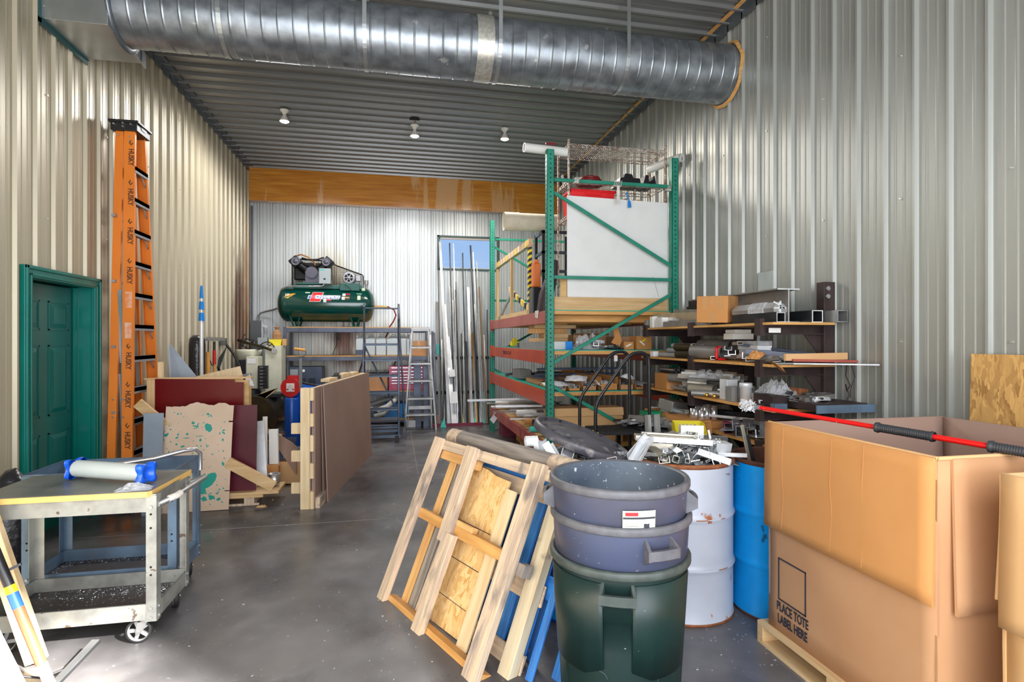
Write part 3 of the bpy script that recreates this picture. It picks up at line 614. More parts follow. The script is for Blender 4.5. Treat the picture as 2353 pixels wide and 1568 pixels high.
# ------------------------------------------------------------------ pallet rack
RX0, RX1, RY0, RY1 = 1.60, 3.06, 5.83, 9.50        # outer corner of each 0.078 post
RH = 3.62
def upright(mb, x, y):      # C post open to the inside with slotted face
    w, d, t_ = 0.080, 0.075, 0.004
    mb.box(x,x+w,y,y+t_,0,RH); mb.box(x,x+t_,y,y+d,0,RH); mb.box(x+w-t_,x+w,y,y+d,0,RH); mb.box(x,x+0.02,y+d-t_,y+d,0,RH); mb.box(x+w-0.02,x+w,y+d-t_,y+d,0,RH)
    mb.box(x-0.01,x+w+0.01,y-0.01,y+d+0.01,0,0.006)
t = thing('pallet_rack', 'green steel pallet rack with rust red beams and timber decks along the right wall', 'rack', (0,0,0))
for y in (RY0, RY1):
    for x in (RX0, RX1):
        mb = MB(); upright(mb, x, y); up = part(t,'upright',mb,'rack_green')
        mb = MB(); z = 0.06
        while z < RH-0.03:
            mb.box(x+0.034,x+0.047,y-0.0008,y+0.001,z-0.007,z+0.007); z += 0.0508
        z = 0.085
        if x == RX0:
            while z < RH-0.03:
                mb.box(x-0.0008,x+0.001,y+0.020,y+0.028,z-0.010,z+0.010); mb.box(x-0.0008,x+0.001,y+0.048,y+0.056,z-0.010,z+0.010); z += 0.0508
        part(up,'slots',mb,'hole_black')
    for (x0,z0,x1,z1) in ((RX0+.07,3.30,RX1+.01,3.30),(RX0+.07,2.243,RX1+.01,2.243),(RX0+.07,3.17,RX1+.01,2.40),(RX1+.01,2.08,RX0+.07,1.31),(RX0+.07,1.06,RX1+.01,0.30),(RX0+.07,0.2,RX1+.01,0.2)):
        mb = MB(); mb.beam((x0,y+0.035,z0),(x1,y+0.035,z1),0.028,0.036,(0,1,0)) if False else mb.prof([(-0.014,-0.018),(0.014,-0.018),(0.014,0.018),(-0.014,0.018)],(x0,y+0.036,z0),(x1,y+0.036,z1),(0,0,1)); part(t,'brace',mb,'rack_green',bevel=0.002)
LV = ((1.744,1.885),(1.296,1.447),(0.835,0.995),(0.275,0.42))
for i,(z0,z1) in enumerate(LV):
    for x in (RX0+0.012, RX1+0.022):
        mb = MB(); mb.box(x,x+0.045,RY0+0.075,RY1,z0,z1); mb.box(x-0.012,x+0.05,RY0+0.060,RY0+0.078,z0-0.03,z1+0.02); mb.box(x-0.012,x+0.05,RY1-0.003,RY1+0.012,z0-0.03,z1+0.02)
        bm_ = part(t,'beam',mb,'rack_red_dusty' if i in (0,3) else 'rack_red',bevel=0.004)
        if i == 1 and x < 2:
            mb = MB(); mb.text('5000 LB CAP',0.075,Matrix.Translation((x-0.0015,8.1,1.372)) @ Matrix.Rotation(-PI/2,4,'Z') @ Matrix.Rotation(PI/2,4,'X'),0.0005,sx=1.5); part(bm_,'stencil',mb,'print_black')
# decks
for i,(z0,z1) in enumerate(LV):
    mb = MB(); mb.box(RX0+0.062,RX1+0.02,RY0+0.045,RY1+0.03,z1-0.045,z1-0.004); d_ = part(t,'deck',mb,'lumber_orange',bevel=0.003)
    mb = MB(); mb.box(RX0+0.062,RX1+0.02,RY0+0.04,RY1+0.03,z1-0.004,z1+0.004); part(d_,'deck_top',mb,'deck_green' if i!=3 else 'plywood')
    if i == 2:
        mb = MB()
        for k,x in enumerate((1.75,1.87,1.99,2.20,2.38,2.57,2.75)): mb.text(('0017','0012','0016','0014','0018','0013','0019')[k],0.024,Matrix.Translation((x,RY0+0.0445,z1-0.026)) @ Matrix.Rotation(PI/2,4,'X'),0.0004); mb.box(x+0.055,x+0.057,RY0+0.0442,RY0+0.046,z1-0.044,z1-0.006)
        part(d_,'deck_numbers',mb,'rack_red')
# timber joists under the top deck
for k,y in enumerate((6.05,6.5,7.0,7.6,8.3,9.0)):
    mb = MB(); mb.box(RX0+0.062,RX1+0.02,y,y+0.09,1.885-0.045-0.075,1.885-0.046); part(t,'joist',mb,'lumber_orange')
# ------------------------------------------------------------------ leaning pallets
PA = Matrix(((0.417,0.36,-0.834,-0.110),(-0.908,0.166,-0.383,3.506),(0,0.918,0.396,0.0),(0,0,0,1)))   # a along the foot, b up the slope, c out of the face
def pthing(name, label, cat, da=0.0, db=0.0, dc=0.0, group=None):
    o = thing(name, label, cat, (0,0,0), (0,0,0), group); o.matrix_world = PA @ Matrix.Translation((da,db,dc)); return o
def rough(mb, amt=0.003, seed=1):       # jitter sawn boards a little
    rs = random.Random(seed); mb.v = [(x+rs.uniform(-amt,amt), y+rs.uniform(-amt,amt), z+rs.uniform(-amt,amt)) for x,y,z in mb.v]; return mb
def board(t, name, a0, a1, b0, b1, c0, c1, m, skew=0.0, **kw):
    mb = MB(); mb.box(0,a1-a0,0,b1-b0,c0,c1); rough(mb, 0.003, int((a0*97+b0*31)*100))
    mb.v = [(x+a0+skew*(y/(b1-b0)), y+b0, z) for x,y,z in mb.v]
    return part(t, name, mb, amat(m, 0 if (a1-a0) > (b1-b0) else 1) if m in MKW and m != 'osb_pale' else m, bevel=0.003, **kw)
t = pthing('wooden_pallet', 'bare wooden pallet leaning at the front, particle board sheet behind its boards', 'pallet')
board(t,'face_board',0.0,0.080,-0.01,1.02,-0.035,0.0,'wood_weathered',0.0)
board(t,'face_board',0.41,0.505,0.47,1.02,-0.035,0.0,'wood_weathered',-0.02)
board(t,'face_board',0.465,0.56,-0.03,0.53,-0.033,0.002,'wood_weathered',0.0)
board(t,'face_board',0.985,1.09,-0.10,1.03,-0.035,0.0,'wood_weathered',0.01)
board(t,'top_rail',0.03,1.12,0.955,1.015,-0.085,-0.036,'wood_weathered')
board(t,'upper_rail',0.06,0.47,0.90,0.953,-0.10,-0.05,'wood_fresh',label='freshly split orange rail')
board(t,'middle_rail',0.05,1.02,0.52,0.575,-0.095,-0.034,'lumber_orange')
board(t,'middle_rail',0.36,0.66,0.575,0.605,-0.08,-0.034,'wood_fresh')
board(t,'bottom_rail',0.04,1.08,0.0,0.045,-0.10,-0.036,'lumber_orange')
board(t,'end_block',1.09,1.14,0.50,0.56,-0.10,-0.04,'wood_grey')
board(t,'slat',0.115,0.19,0.03,0.93,-0.115,-0.101,'wood_fresh',0.0)
board(t,'slat',0.205,0.275,0.03,0.93,-0.118,-0.104,'wood_grey',0.0)
board(t,'slat',0.285,0.345,0.02,0.90,-0.115,-0.101,'wood_weathered',0.03)
t2 = pthing('particle_board_sheet', 'orange particle board offcut tucked into the leaning bare pallet', 'board')
mb = MB(); rs = random.Random(3); pts = [(0.35,0.05,0)]
for k in range(9): pts.append((0.35+rs.uniform(-.006,.006)+0.02*k/8, 0.1+k*0.1, 0))
pts += [(0.40,0.93,0),(0.50,0.925,0),(0.60,0.905,0),(0.735,0.90,0),(0.74,0.6,0),(0.73,0.3,0),(0.735,0.06,0)]
mb.poly(pts, 0.011, (0,0,1)); mb.M = Matrix.Translation((0,0,-0.131)); mb.v = [(x,y,z-0.131) for x,y,z in mb.v]; part(t2,'sheet',mb,'osb_pale')
mb = MB(); mb.box(0.38,0.72,0.40,0.404,-0.1198,-0.1188); mb.box(0.38,0.72,0.60,0.604,-0.1198,-0.1188); mb.box(0.38,0.72,0.20,0.203,-0.1198,-0.1188); part(t2,'pen_lines',mb,'print_black')
t3 = pthing('pale_board', 'pale yellow board set upright inside the leaning bare pallet', 'board')
board(t3,'plank',0.755,0.845,0.02,0.86,-0.113,-0.099,'lumber_pale',0.0)
board(t3,'plank_foot',0.92,0.965,-0.01,0.22,-0.113,-0.099,'lumber_pale')
t = pthing('cream_pallet', 'cream painted wooden pallet leaning between the bare pallet and the blue one', 'pallet', 0.10,-0.03,-0.135)
board(t,'stringer',0.97,1.055,0.0,1.02,-0.055,0.0,'wood_cream'); board(t,'stringer',0.0,0.04,0.1,1.0,-0.055,0.0,'wood_cream'); board(t,'stringer',0.52,0.56,0.1,0.4,-0.055,0.0,'wood_weathered')
board(t,'slat',0.0,1.06,0.88,0.97,-0.07,-0.056,'wood_weathered'); board(t,'slat',0.0,1.06,0.10,0.20,-0.07,-0.056,'wood_weathered'); board(t,'slat',0.45,1.06,0.42,0.52,-0.07,-0.056,'wood_weathered')
t = pthing('blue_pallet', 'blue painted block pallet leaning at the back of the pallet stack', 'pallet', 0.21,-0.09,-0.21)
for b0 in (0.04,0.50,0.96):
    for a0 in (0.0,0.5,1.02): board(t,'block',a0,a0+0.13,b0,b0+0.12,-0.085,-0.02,'paint_blue_wood')
for b0,b1 in ((0.03,0.14),(0.52,0.63),(0.95,1.06)): board(t,'cross_board',0.0,1.15,b0,b1,-0.02,-0.006,'paint_blue_wood')
for a0,a1 in ((0.0,0.10),(0.22,0.30),(0.40,0.50),(0.62,0.72),(0.80,0.88),(1.04,1.15)): board(t,'deck_board',a0,a1,0.0,1.08,-0.101,-0.087,'paint_blue_wood')
for a0,a1 in ((0.70,0.76),(0.86,0.93),(0.98,1.02)): board(t,'face_board',a0,a1,0.05,1.0,-0.005,0.008,'paint_blue_wood')
t = pthing('weathered_beam', 'grey weathered round-edged timber lying across the top of the leaning pallets', 'timber', 0.0,1.06,-0.17)
mb = MB(); mb.tube([(-0.06,0,0),(0.2,0.0,0.004),(0.6,0.004,0.0),(1.0,0.0,-0.003),(1.16,-0.002,0)],[0.052,0.054,0.05,0.052,0.05],12); rough(mb,0.002); part(t,'beam',mb,'wood_grey')
mb = MB(); mb.tube([(-0.065,0,0),(0.06,0,0.002)],0.0555,12); mb.tube([(0.98,0,-0.003),(1.165,-0.002,0)],0.054,12); part(t,'pale_ends',mb,'wood_weathered')
# ------------------------------------------------------------------ rubbish cans, nested
def trash_can(name, loc, rot, h, r0, r1, body, rim, inside, label, handles=(0,PI), group=None, floor_z=0.01, panels=True):
    t = thing(name, label, 'trash can', loc, rot, group); n = 56
    def R(z): return r0+(r1-r0)*z/h
    prof = [(0.0,0.0),(r0-0.015,0.0),(r0,0.015)]
    for z in (0.2*h,0.4*h,0.55*h): prof.append((R(z),z))
    prof += [(R(.72*h)-0.001,.72*h),(R(.72*h)+0.005,.725*h),(R(h-0.03)+0.005,h-0.028)]
    mb = MB(); mb.lathe(prof,(0,0,0),n); b = part(t,'body',mb,body)
    mb = MB(); mb.lathe([(r1-0.006,h-0.036),(r1+0.010,h-0.034),(r1+0.015,h-0.027),(r1+0.015,h-0.008),(r1+0.010,h),(r1-0.002,h),(r1-0.008,h-0.006)],(0,0,0),n); part(t,'rim',mb,rim)
    mb = MB(); mb.lathe([(r1-0.008,h-0.006),(R(h*0.5)-0.010,h*0.5),(r0-0.008,floor_z),(0,floor_z)],(0,0,0),n); part(t,'inner_wall',mb,inside)
    for a in handles:
        mb = MB(); da = 0.20; z0 = h-0.112; ro = r1+0.043; m_ = 10
        for (rr0,rr1,za,zb) in ((ro-0.014,ro,z0,z0+0.036),):      # grip bar
            vs = []
            for k in range(m_+1):
                q = a-da+2*da*k/m_; bulge = 1.0
                for (rr,zz) in ((rr0,za),(rr1,za),(rr1,zb),(rr0,zb)): vs.append((rr*math.cos(q),rr*math.sin(q),zz))
            mb.add(vs,[(4*k+i,4*k+(i+1)%4,4*k+4+(i+1)%4,4*k+4+i) for k in range(m_) for i in range(4)])
            mb.add(vs[:4]+vs[-4:],[(0,1,2,3),(7,6,5,4)])
        for s in (-1,1):
            q = a+s*da; c = Vector((math.cos(q),math.sin(q),0)); w = Vector((-math.sin(q),math.cos(q),0))*0.006; ri = R(h-0.1)-0.002
            P = [c*ri+Vector((0,0,h-0.04)), c*ro+Vector((0,0,z0+0.034)), c*ro+Vector((0,0,z0-0.002)), c*ri+Vector((0,0,z0-0.03))]
            mb.add([p-w for p in P]+[p+w for p in P],[(0,1,2,3),(7,6,5,4),(0,4,5,1),(1,5,6,2),(2,6,7,3),(3,7,4,0)])
        part(t,'handle',mb,rim)
    if panels:
        for a in handles:
            for s in (-1,1):     # raised shoulders either side of the grip channel
                mb = MB(); q0 = a+s*0.205; q1 = a+s*1.30; vs = []; m_ = 18
                for k in range(m_+1):
                    q = q0+(q1-q0)*k/m_
                    for zz,dd in ((0.46*h-0.05*h*min(1,k/5),0.004),(0.70*h,0.006),(h-0.05,0.007)): vs.append(((R(zz)+dd)*math.cos(q),(R(zz)+dd)*math.sin(q),zz))
                mb.add(vs,[(3*k+i,3*k+3+i,3*k+4+i,3*k+1+i) if s>0 else (3*k+i,3*k+1+i,3*k+4+i,3*k+3+i) for k in range(m_) for i in range(2)],True)
                part(t,'shoulder_panel',mb,body,solid=0.006)
        for k in range(4):      # ribs down the lower body
            q = handles[0]+PI/4*(2*k+1)+0.25; mb = MB(); mb.M = Matrix.Rotation(q,4,'Z')
            F = lambda y, z: ((R(z)+0.0005)*math.cos(y/R(z)), (R(z)+0.0005)*math.sin(y/R(z)), z)
            mb.tube([F(-0.09,0.04),F(-0.10,.2*h),F(-0.10,.40*h),F(-0.085,.435*h),F(-0.05,.45*h),F(0,.45*h),F(0.05,.45*h),F(0.085,.435*h),F(0.10,.40*h),F(0.10,.2*h),F(0.09,0.04)],0.003,6); part(t,'moulded_rib',mb,body)
    return t
CX, CY = 0.915, 2.20
cam_dir = math.atan2(-CY, -CX)
gc = trash_can('trash_can',(CX,CY,0),0,0.703,0.235,0.272,'can_green','can_rim_green','can_inside','dark green round trash can at the bottom of the nested stack',(cam_dir-0.02,cam_dir-0.02+PI))
bc = trash_can('trash_can',(CX+0.003,CY,0.163),0,0.705,0.233,0.274,'can_blue','can_rim','can_inside','slate blue trash can nested in the green one, wide grip handle on its right',(cam_dir+0.55,cam_dir+0.55+PI),panels=False)
tc_ = trash_can('trash_can',(CX-0.003,CY,0.300),0,0.705,0.233,0.272,'can_blue','can_rim','can_inside','topmost slate blue trash can with a paper label, open and flecked inside',(cam_dir+1.62,cam_dir+1.62+PI),panels=False)
def curved_patch(R0, z0, z1, a0, a1, off, nseg=8, R1=None):
    mb = MB(); vs = []; R1 = R0 if R1 is None else R1
    for k in range(nseg+1):
        q = a0+(a1-a0)*k/nseg; vs += [((R0+off)*math.cos(q),(R0+off)*math.sin(q),z0),((R1+off)*math.cos(q),(R1+off)*math.sin(q),z1)]
    mb.add(vs,[(2*k,2*k+2,2*k+3,2*k+1) for k in range(nseg)],True); return mb
a_ = cam_dir+0.28
lab = part(tc_,'paper_label',curved_patch(0.2675,0.548,0.632,a_-0.225,a_+0.225,0.007,R1=0.2725),'label_pale',label='worn pale green paper label')
part(lab,'label_stripe',curved_patch(0.2705,0.601,0.608,a_-0.22,a_+0.22,0.0085),'print_black')
part(lab,'label_logo',curved_patch(0.2712,0.613,0.626,a_-0.19,a_-0.02,0.0088),'decal_red')
part(lab,'label_picture',curved_patch(0.268,0.556,0.588,a_+0.06,a_+0.14,0.0085),'print_black')
for k in range(5): part(lab,'label_line',curved_patch(0.268,0.560+k*0.007,0.5615+k*0.007,a_-0.20,a_-0.01,0.0086),'can_rim')
part(gc,'moulded_badge',curved_patch(0.2625,0.585,0.61,cam_dir+0.30,cam_dir+0.50,0.011,R1=0.2635),'can_rim_green')
mb = MB(); rs = random.Random(5)      # aluminium chips stuck to the cans
for o_, z0, z1, R_, cnt in ((tc_,0.30,0.69,0.258,170),):
    for k in range(cnt):
        q = cam_dir+PI+rs.uniform(-1.3,1.3); z = rs.uniform(z0,z1); r = R_+(z-0.5)*0.05-0.004
        mb.cbox((r*math.cos(q),r*math.sin(q),z),(0.002,rs.uniform(.002,.004),rs.uniform(.003,.010)),Euler((rs.uniform(-1,1),0,q)).to_matrix())
o = part(tc_,'chips_inside',mb,'shaving'); o['kind'] = 'stuff'
# ------------------------------------------------------------------ steel drums
def steel_drum(loc, rot, body, rim, inside, label, h=0.88, r=0.286, group=None, closed=False):
    t = thing('steel_drum', label, 'drum', loc, rot, group); n = 56; prof = [(r-0.004,0.0),(r+0.004,0.006),(r+0.004,0.018),(r,0.024)]
    for zc in (h*0.345, h*0.66):
        prof += [(r,zc-0.03),(r+0.004,zc-0.014),(r+0.011,zc),(r+0.004,zc+0.014),(r,zc+0.03)]
    prof += [(r,h-0.025)]
    mb = MB(); mb.lathe(prof,(0,0,0),n); part(t,'shell',mb,body)
    mb = MB(); mb.lathe([(r,h-0.026),(r+0.007,h-0.020),(r+0.010,h-0.008),(r+0.006,h),(r-0.002,h),(r-0.006,h-0.008)],(0,0,0),n); part(t,'top_rim',mb,rim)
    mb = MB(); mb.lathe([(r-0.006,h-0.008),(r-0.006,0.02),(0,0.02)] if not closed else [(r-0.006,h-0.008),(0,h-0.008)],(0,0,0),n); part(t,'inner_wall',mb,inside)
    if body == 'drum_white':
        for zc in (h*0.345, h*0.66): mb = MB(); mb.lathe([(r+0.0105,zc-0.003),(r+0.0115,zc),(r+0.0105,zc+0.003)],(0,0,0),n); part(t,'rusty_hoop',mb,'rust_spotty')
    mb = MB(); mb.lathe([(r-0.006,0),(r+0.006,0.002),(r+0.006,0.012),(r+0.003,0.018)],(0,0,0),n); part(t,'bottom_chime',mb,rim)
    return t
wd = steel_drum((1.664,3.055,0),0.3,'drum_white','rust','rust_dark','white painted steel drum with rust spots, heaped with aluminium offcuts')
steel_drum((2.235,2.905,0),1.2,'drum_blue','rust_dark','rust_dark','bright blue open steel drum beside the big cardboard bin')
steel_drum((1.09,3.17,0),2.2,'drum_blue','drum_blue_deep','rust_dark','blue steel drum mostly hidden behind the nested cans, grey lid on top')
# faint rust runs on the white drum come from its material; loose lid lying askew
t = thing('trash_can_lid','round dark grey plastic trash can lid lying tilted on the scrap behind the cans','lid',(1.10,3.20,0.985),(math.radians(13),math.radians(16),0.3))
mb = MB(); mb.lathe([(0.292,-0.045),(0.300,-0.04),(0.302,-0.008),(0.296,0.004),(0.280,0.006),(0.272,-0.006),(0.262,-0.012),(0.20,0.004),(0.10,0.016),(0,0.020)],(0,0,0),56); mb.lathe([(0.288,-0.045),(0.288,-0.01),(0.26,-0.018),(0,0.012)],(0,0,0),56); part(t,'lid_shell',mb,'lid_grey')
for y in (-0.10,0.0,0.10):
    mb = MB(); w = math.sqrt(0.25**2-y*y); mb.tube([(-w,y-0.02,-0.004),(-w*.5,y,0.011),(0,y+0.01,0.019 if abs(y)<.05 else 0.014),(w*.5,y,0.011),(w,y-0.02,-0.004)],0.005,6); part(t,'moulded_ridge',mb,'lid_grey')
for k in range(12):
    q = 2*PI*k/12; mb = MB(); mb.cbox((0.272*math.cos(q),0.272*math.sin(q),-0.001),(0.02,0.012,0.010),Matrix.Rotation(q,3,'Z')); part(t,'rim_lug',mb,'rubber')
# ------------------------------------------------------------------ cardboard bulk bin on a pallet
GX0, GX1, GY0, GY1, GZ0, GZ1 = 1.87, 2.95, 1.63, 2.54, 0.112, 1.14
t = thing('bulk_pallet','low wooden pallet under the big open cardboard bin','pallet',(GX0-0.03,GY0-0.03,0))
W2, D2 = 1.12, 0.99
for k in range(3):
    mb = MB(); mb.box(0.0,W2,k*(D2-0.04)/2,k*(D2-0.04)/2+0.04,0.016,0.092); part(t,'stringer',mb,'lumber_x')
for k in range(6):
    x = k*(W2-0.1)/5
    mb = MB(); mb.box(x,x+0.1,0,D2,0.093,0.111); part(t,'deck_board',mb,'lumber_y')
    if k in (0,2,3,5): mb = MB(); mb.box(x,x+0.1,0,D2,0.0,0.015); part(t,'bottom_board',mb,'lumber_y')
t = thing('cardboard_bin','big open brown cardboard bin with folded-down flaps, printed with a label square','box',(GX0,GY0,GZ0))
gw, gd, gh, th = GX1-GX0, GY1-GY0, GZ1-GZ0, 0.009
def wavy(mb, f): mb.v = [f(*p) for p in mb.v]; return mb
def panel(p, du, dv, nrm, thick, nu=14, nv=10, amp=0.004, seed=0):
    P = Vector(p); U = Vector(du); V = Vector(dv); N = Vector(nrm); mb = MB()
    def fn(u, v, s): q = P+U*u+V*v; return q+N*(s*thick+amp*noise.noise(Vector((q.x*2.5+seed,q.y*2.5,q.z*2.5))))
    for s in (0,1):
        vs = [fn(i/nu,j/nv,s) for j in range(nv+1) for i in range(nu+1)]
        fs = [(j*(nu+1)+i,j*(nu+1)+i+1,(j+1)*(nu+1)+i+1,(j+1)*(nu+1)+i) for j in range(nv) for i in range(nu)]
        mb.add(vs, fs if s else [tuple(reversed(f)) for f in fs], True)
    o = (nu+1)*(nv+1); b = [i for i in range(nu+1)]+[(j+1)*(nu+1)+nu for j in range(nv)]+[nv*(nu+1)+nu-1-i for i in range(nu)]+[(nv-1-j)*(nu+1) for j in range(nv-1)]
    mb.f += [(b[i],b[(i+1)%len(b)],b[(i+1)%len(b)]+o,b[i]+o) for i in range(len(b))]; mb.sm += [False]*len(b); mb.mi += [0]*len(b)
    return mb
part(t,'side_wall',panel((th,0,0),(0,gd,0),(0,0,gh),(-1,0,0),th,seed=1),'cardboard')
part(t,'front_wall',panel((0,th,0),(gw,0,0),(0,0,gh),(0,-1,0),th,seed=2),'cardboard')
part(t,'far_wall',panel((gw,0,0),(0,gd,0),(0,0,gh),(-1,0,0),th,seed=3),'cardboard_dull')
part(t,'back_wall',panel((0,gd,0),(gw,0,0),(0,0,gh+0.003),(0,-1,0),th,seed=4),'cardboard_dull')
mb = MB(); mb.box(0.01,gw-0.01,0.01,gd-0.01,0.0,0.006); part(t,'bottom',mb,'cardboard_dark')
part(t,'side_flap',panel((-0.002,0.0,gh+0.004),(0,gd+0.01,0),(-0.014,0,-0.525),(-1,0,0),0.010,amp=0.006,seed=5),'cardboard_bright',label='bright orange-brown flap folded down')
part(t,'front_flap',panel((0.055,-0.004,gh),(gw-0.06,0,0),(0,-0.014,-0.55),(0,-1,0),0.010,amp=0.006,seed=6),'cardboard')
mb = MB(); mb.cyl((0.0,0,gh+0.002),(0.0,gd,gh+0.002),0.008,n=8); mb.cyl((0,0.0,gh+0.002),(gw,0.0,gh+0.002),0.008,n=8); part(t,'folded_edge',mb,'cardboard_pale')
mb = MB()
for y in (0.30,0.47,0.78): mb.tube([(-0.0155-0.0,y,gh-0.005),(-0.018,y+0.01,gh-0.2),(-0.021,y-0.006,gh-0.35),(-0.026,y+0.004,gh-0.5)],0.0012,5)
part(t,'crease',mb,'cardboard_bright')
MXW = Matrix.Translation((-0.0035,0,0)) @ Matrix.Rotation(-PI/2,4,'Z') @ Matrix.Rotation(PI/2,4,'X')   # text on the -X face reads towards -Y
mb = MB()
ya, yb, za, zb = 2.463-GY0, 2.272-GY0, 0.480-GZ0, 0.273-GZ0
f_ = 0.006
for (y0,y1,z0,z1) in ((yb,ya,za-f_,za),(yb,ya,zb,zb+f_),(ya-f_,ya,zb,za),(yb,yb+f_,zb,za)): mb.box(-0.0045,-0.002,y0,y1,z0,z1)
part(t,'printed_square',mb,'print_black')
mb = MB(); yc = (ya+yb)/2-0.002
mb.text('PLACE TOTE',0.062,Matrix.Translation((0,yc,zb-0.035)) @ MXW,0.0008,offset=0.0012,sx=0.62)
part(t,'printed_line',mb,'print_black')
mb = MB(); mb.text('LABEL HERE',0.062,Matrix.Translation((0,yc,zb-0.096)) @ MXW,0.0008,offset=0.0012,sx=0.62)
part(t,'printed_line',mb,'print_black')
# second box, nearer the camera at the right edge
t = thing('cardboard_box','pale cardboard box with torn flap at the right edge, in front of the big bin','box',(1.945,0.62,0.0))
part(t,'side_wall',panel((0.012,0,0.005),(0,0.84,0),(0,0,1.115),(-1,0,0),0.008,seed=8),'cardboard_pale')
part(t,'back_wall',panel((0,0.84,0.005),(1.0,0,0),(0,0,1.12),(0,1,0),0.008,seed=9),'cardboard_pale')
part(t,'front_wall',panel((0,0.0,0.005),(1.0,0,0),(0,0,1.12),(0,-1,0),0.008,seed=9),'cardboard_pale')
part(t,'side_flap',panel((-0.004,0.0,1.127),(0,0.845,0),(-0.012,0,-0.50),(-1,0,0),0.010,amp=0.008,seed=11),'cardboard_pale')
part(t,'back_flap',panel((0.0,0.852,1.122),(1.0,0,0),(0,0.012,-0.42),(0,1,0),0.009,amp=0.008,seed=12),'cardboard_pale')
# red telescopic pole with black grips and a wire wool head, lying across the bin
P0, P1 = Vector((1.835,2.60,1.213)), Vector((2.150,1.63,1.168)); dv = (P1-P0).normalized()
t = thing('painted_pole','red chipped pole with two ribbed black grips, lying across the big cardboard bin','pole',P0)
t.rotation_euler = dv.to_track_quat('Z','Y').to_euler()
Lp = (P1-P0).length
mb = MB(); mb.cyl((0,0,0.0),(0,0,Lp*0.585),0.0105,n=14); mb.cyl((0,0,Lp*0.79),(0,0,Lp*0.97),0.0115,n=14); part(t,'shaft',mb,'pole_red')
def grip(z0, z1, r):
    mb = MB(); pr = [(r*1.25,z0),(r*1.35,z0+0.012)]; z = z0+0.018
    while z < z1-0.02: pr += [(r,z),(r*1.13,z+0.003),(r,z+0.006)]; z += 0.008
    pr += [(r*1.3,z1-0.01),(r*1.15,z1)]; mb.lathe(pr,(0,0,0),18); return mb
part(t,'grip',grip(Lp*0.58,Lp*0.795,0.017),'grip')
part(t,'grip',grip(Lp*0.965,Lp*1.38,0.017),'grip')
mb = MB(); rs = random.Random(11)
for k in range(260):
    a = rs.uniform(0,2*PI); z = -rs.uniform(0.0,0.085); r = 0.026*math.sqrt(max(0.05,1-((z+0.045)/0.05)**2))*rs.uniform(.6,1)
    p = Vector((r*math.cos(a),r*math.sin(a),z)); q = p+Vector((rs.uniform(-.012,.012),rs.uniform(-.012,.012),rs.uniform(-.012,.012))); w = q+Vector((rs.uniform(-.01,.01),rs.uniform(-.01,.01),rs.uniform(-.01,.01)))
    mb.tube([p,q,w],0.0012,4,cap=False)
o = part(t,'wire_wool',mb,'alu_white'); o['kind'] = 'stuff'
mb = MB(); mb.hcyl((0,0,-0.01),(0,0,0.03),0.0125,0.002); part(t,'ferrule',mb,'alu')
# OSB sheet leaning on the right wall
t = thing('particle_board','orange flaked particle board sheet leaning on the right wall behind the bin','board',(3.20,1.35,0.0),(0,math.radians(1.6),0))
mb = MB(); mb.box(0,0.011,0,1.27,0.0,1.482); part(t,'sheet',mb,'osb')
# ------------------------------------------------------------------ two utility carts
def caster(t, x, y, z, ang, r=0.062):
    mb = MB(); mb.M = Matrix.Translation((x,y,0)) @ Matrix.Rotation(ang,4,'Z')
    mb.box(-0.04,0.04,-0.03,0.03,z-0.006,z); mb.cyl((0,0,z-0.006),(0,0,z-0.02),0.024,n=14)
    for s in (-1,1):
        mb.poly([(-0.02,s*0.019,z-0.018),(0.028,s*0.019,z-0.018),(0.038,s*0.019,r-0.012),(0.018,s*0.019,r-0.012)],0.003,(0,1,0))
    mb.cyl((0.027,-0.027,r),(0.027,0.027,r),0.006,n=10); f = part(t,'caster_fork',mb,'alu_dull')
    X_ = Matrix.Translation((x,y,0)) @ Matrix.Rotation(ang,4,'Z') @ Matrix.Translation((0.027,0,r)) @ Matrix.Rotation(PI/2,4,'X')
    mb = MB(); mb.M = X_; mb.lathe([(r*0.82,-0.012),(r*0.97,-0.014),(r,-0.008),(r,0.008),(r*0.97,0.014),(r*0.82,0.012)],(0,0,0),32); mb.M = Matrix.Identity(4); part(f,'tyre',mb,'rubber')
    mb = MB(); mb.M = X_; mb.lathe([(r*0.82,-0.012),(r*0.76,-0.004),(r*0.76,0.004),(r*0.82,0.012)],(0,0,0),32); mb.lathe([(0.008,-0.014),(0.016,-0.012),(0.016,0.012),(0.008,0.014)],(0,0,0),16)
    for k in range(5):
        q = Matrix.Rotation(2*PI*k/5,3,'Z'); c = q @ Vector((r*0.46,0,0)); mb.cbox(c,(r*0.66,0.017,0.009),q)
    part(f,'wheel_hub',mb,'wheel_grey')
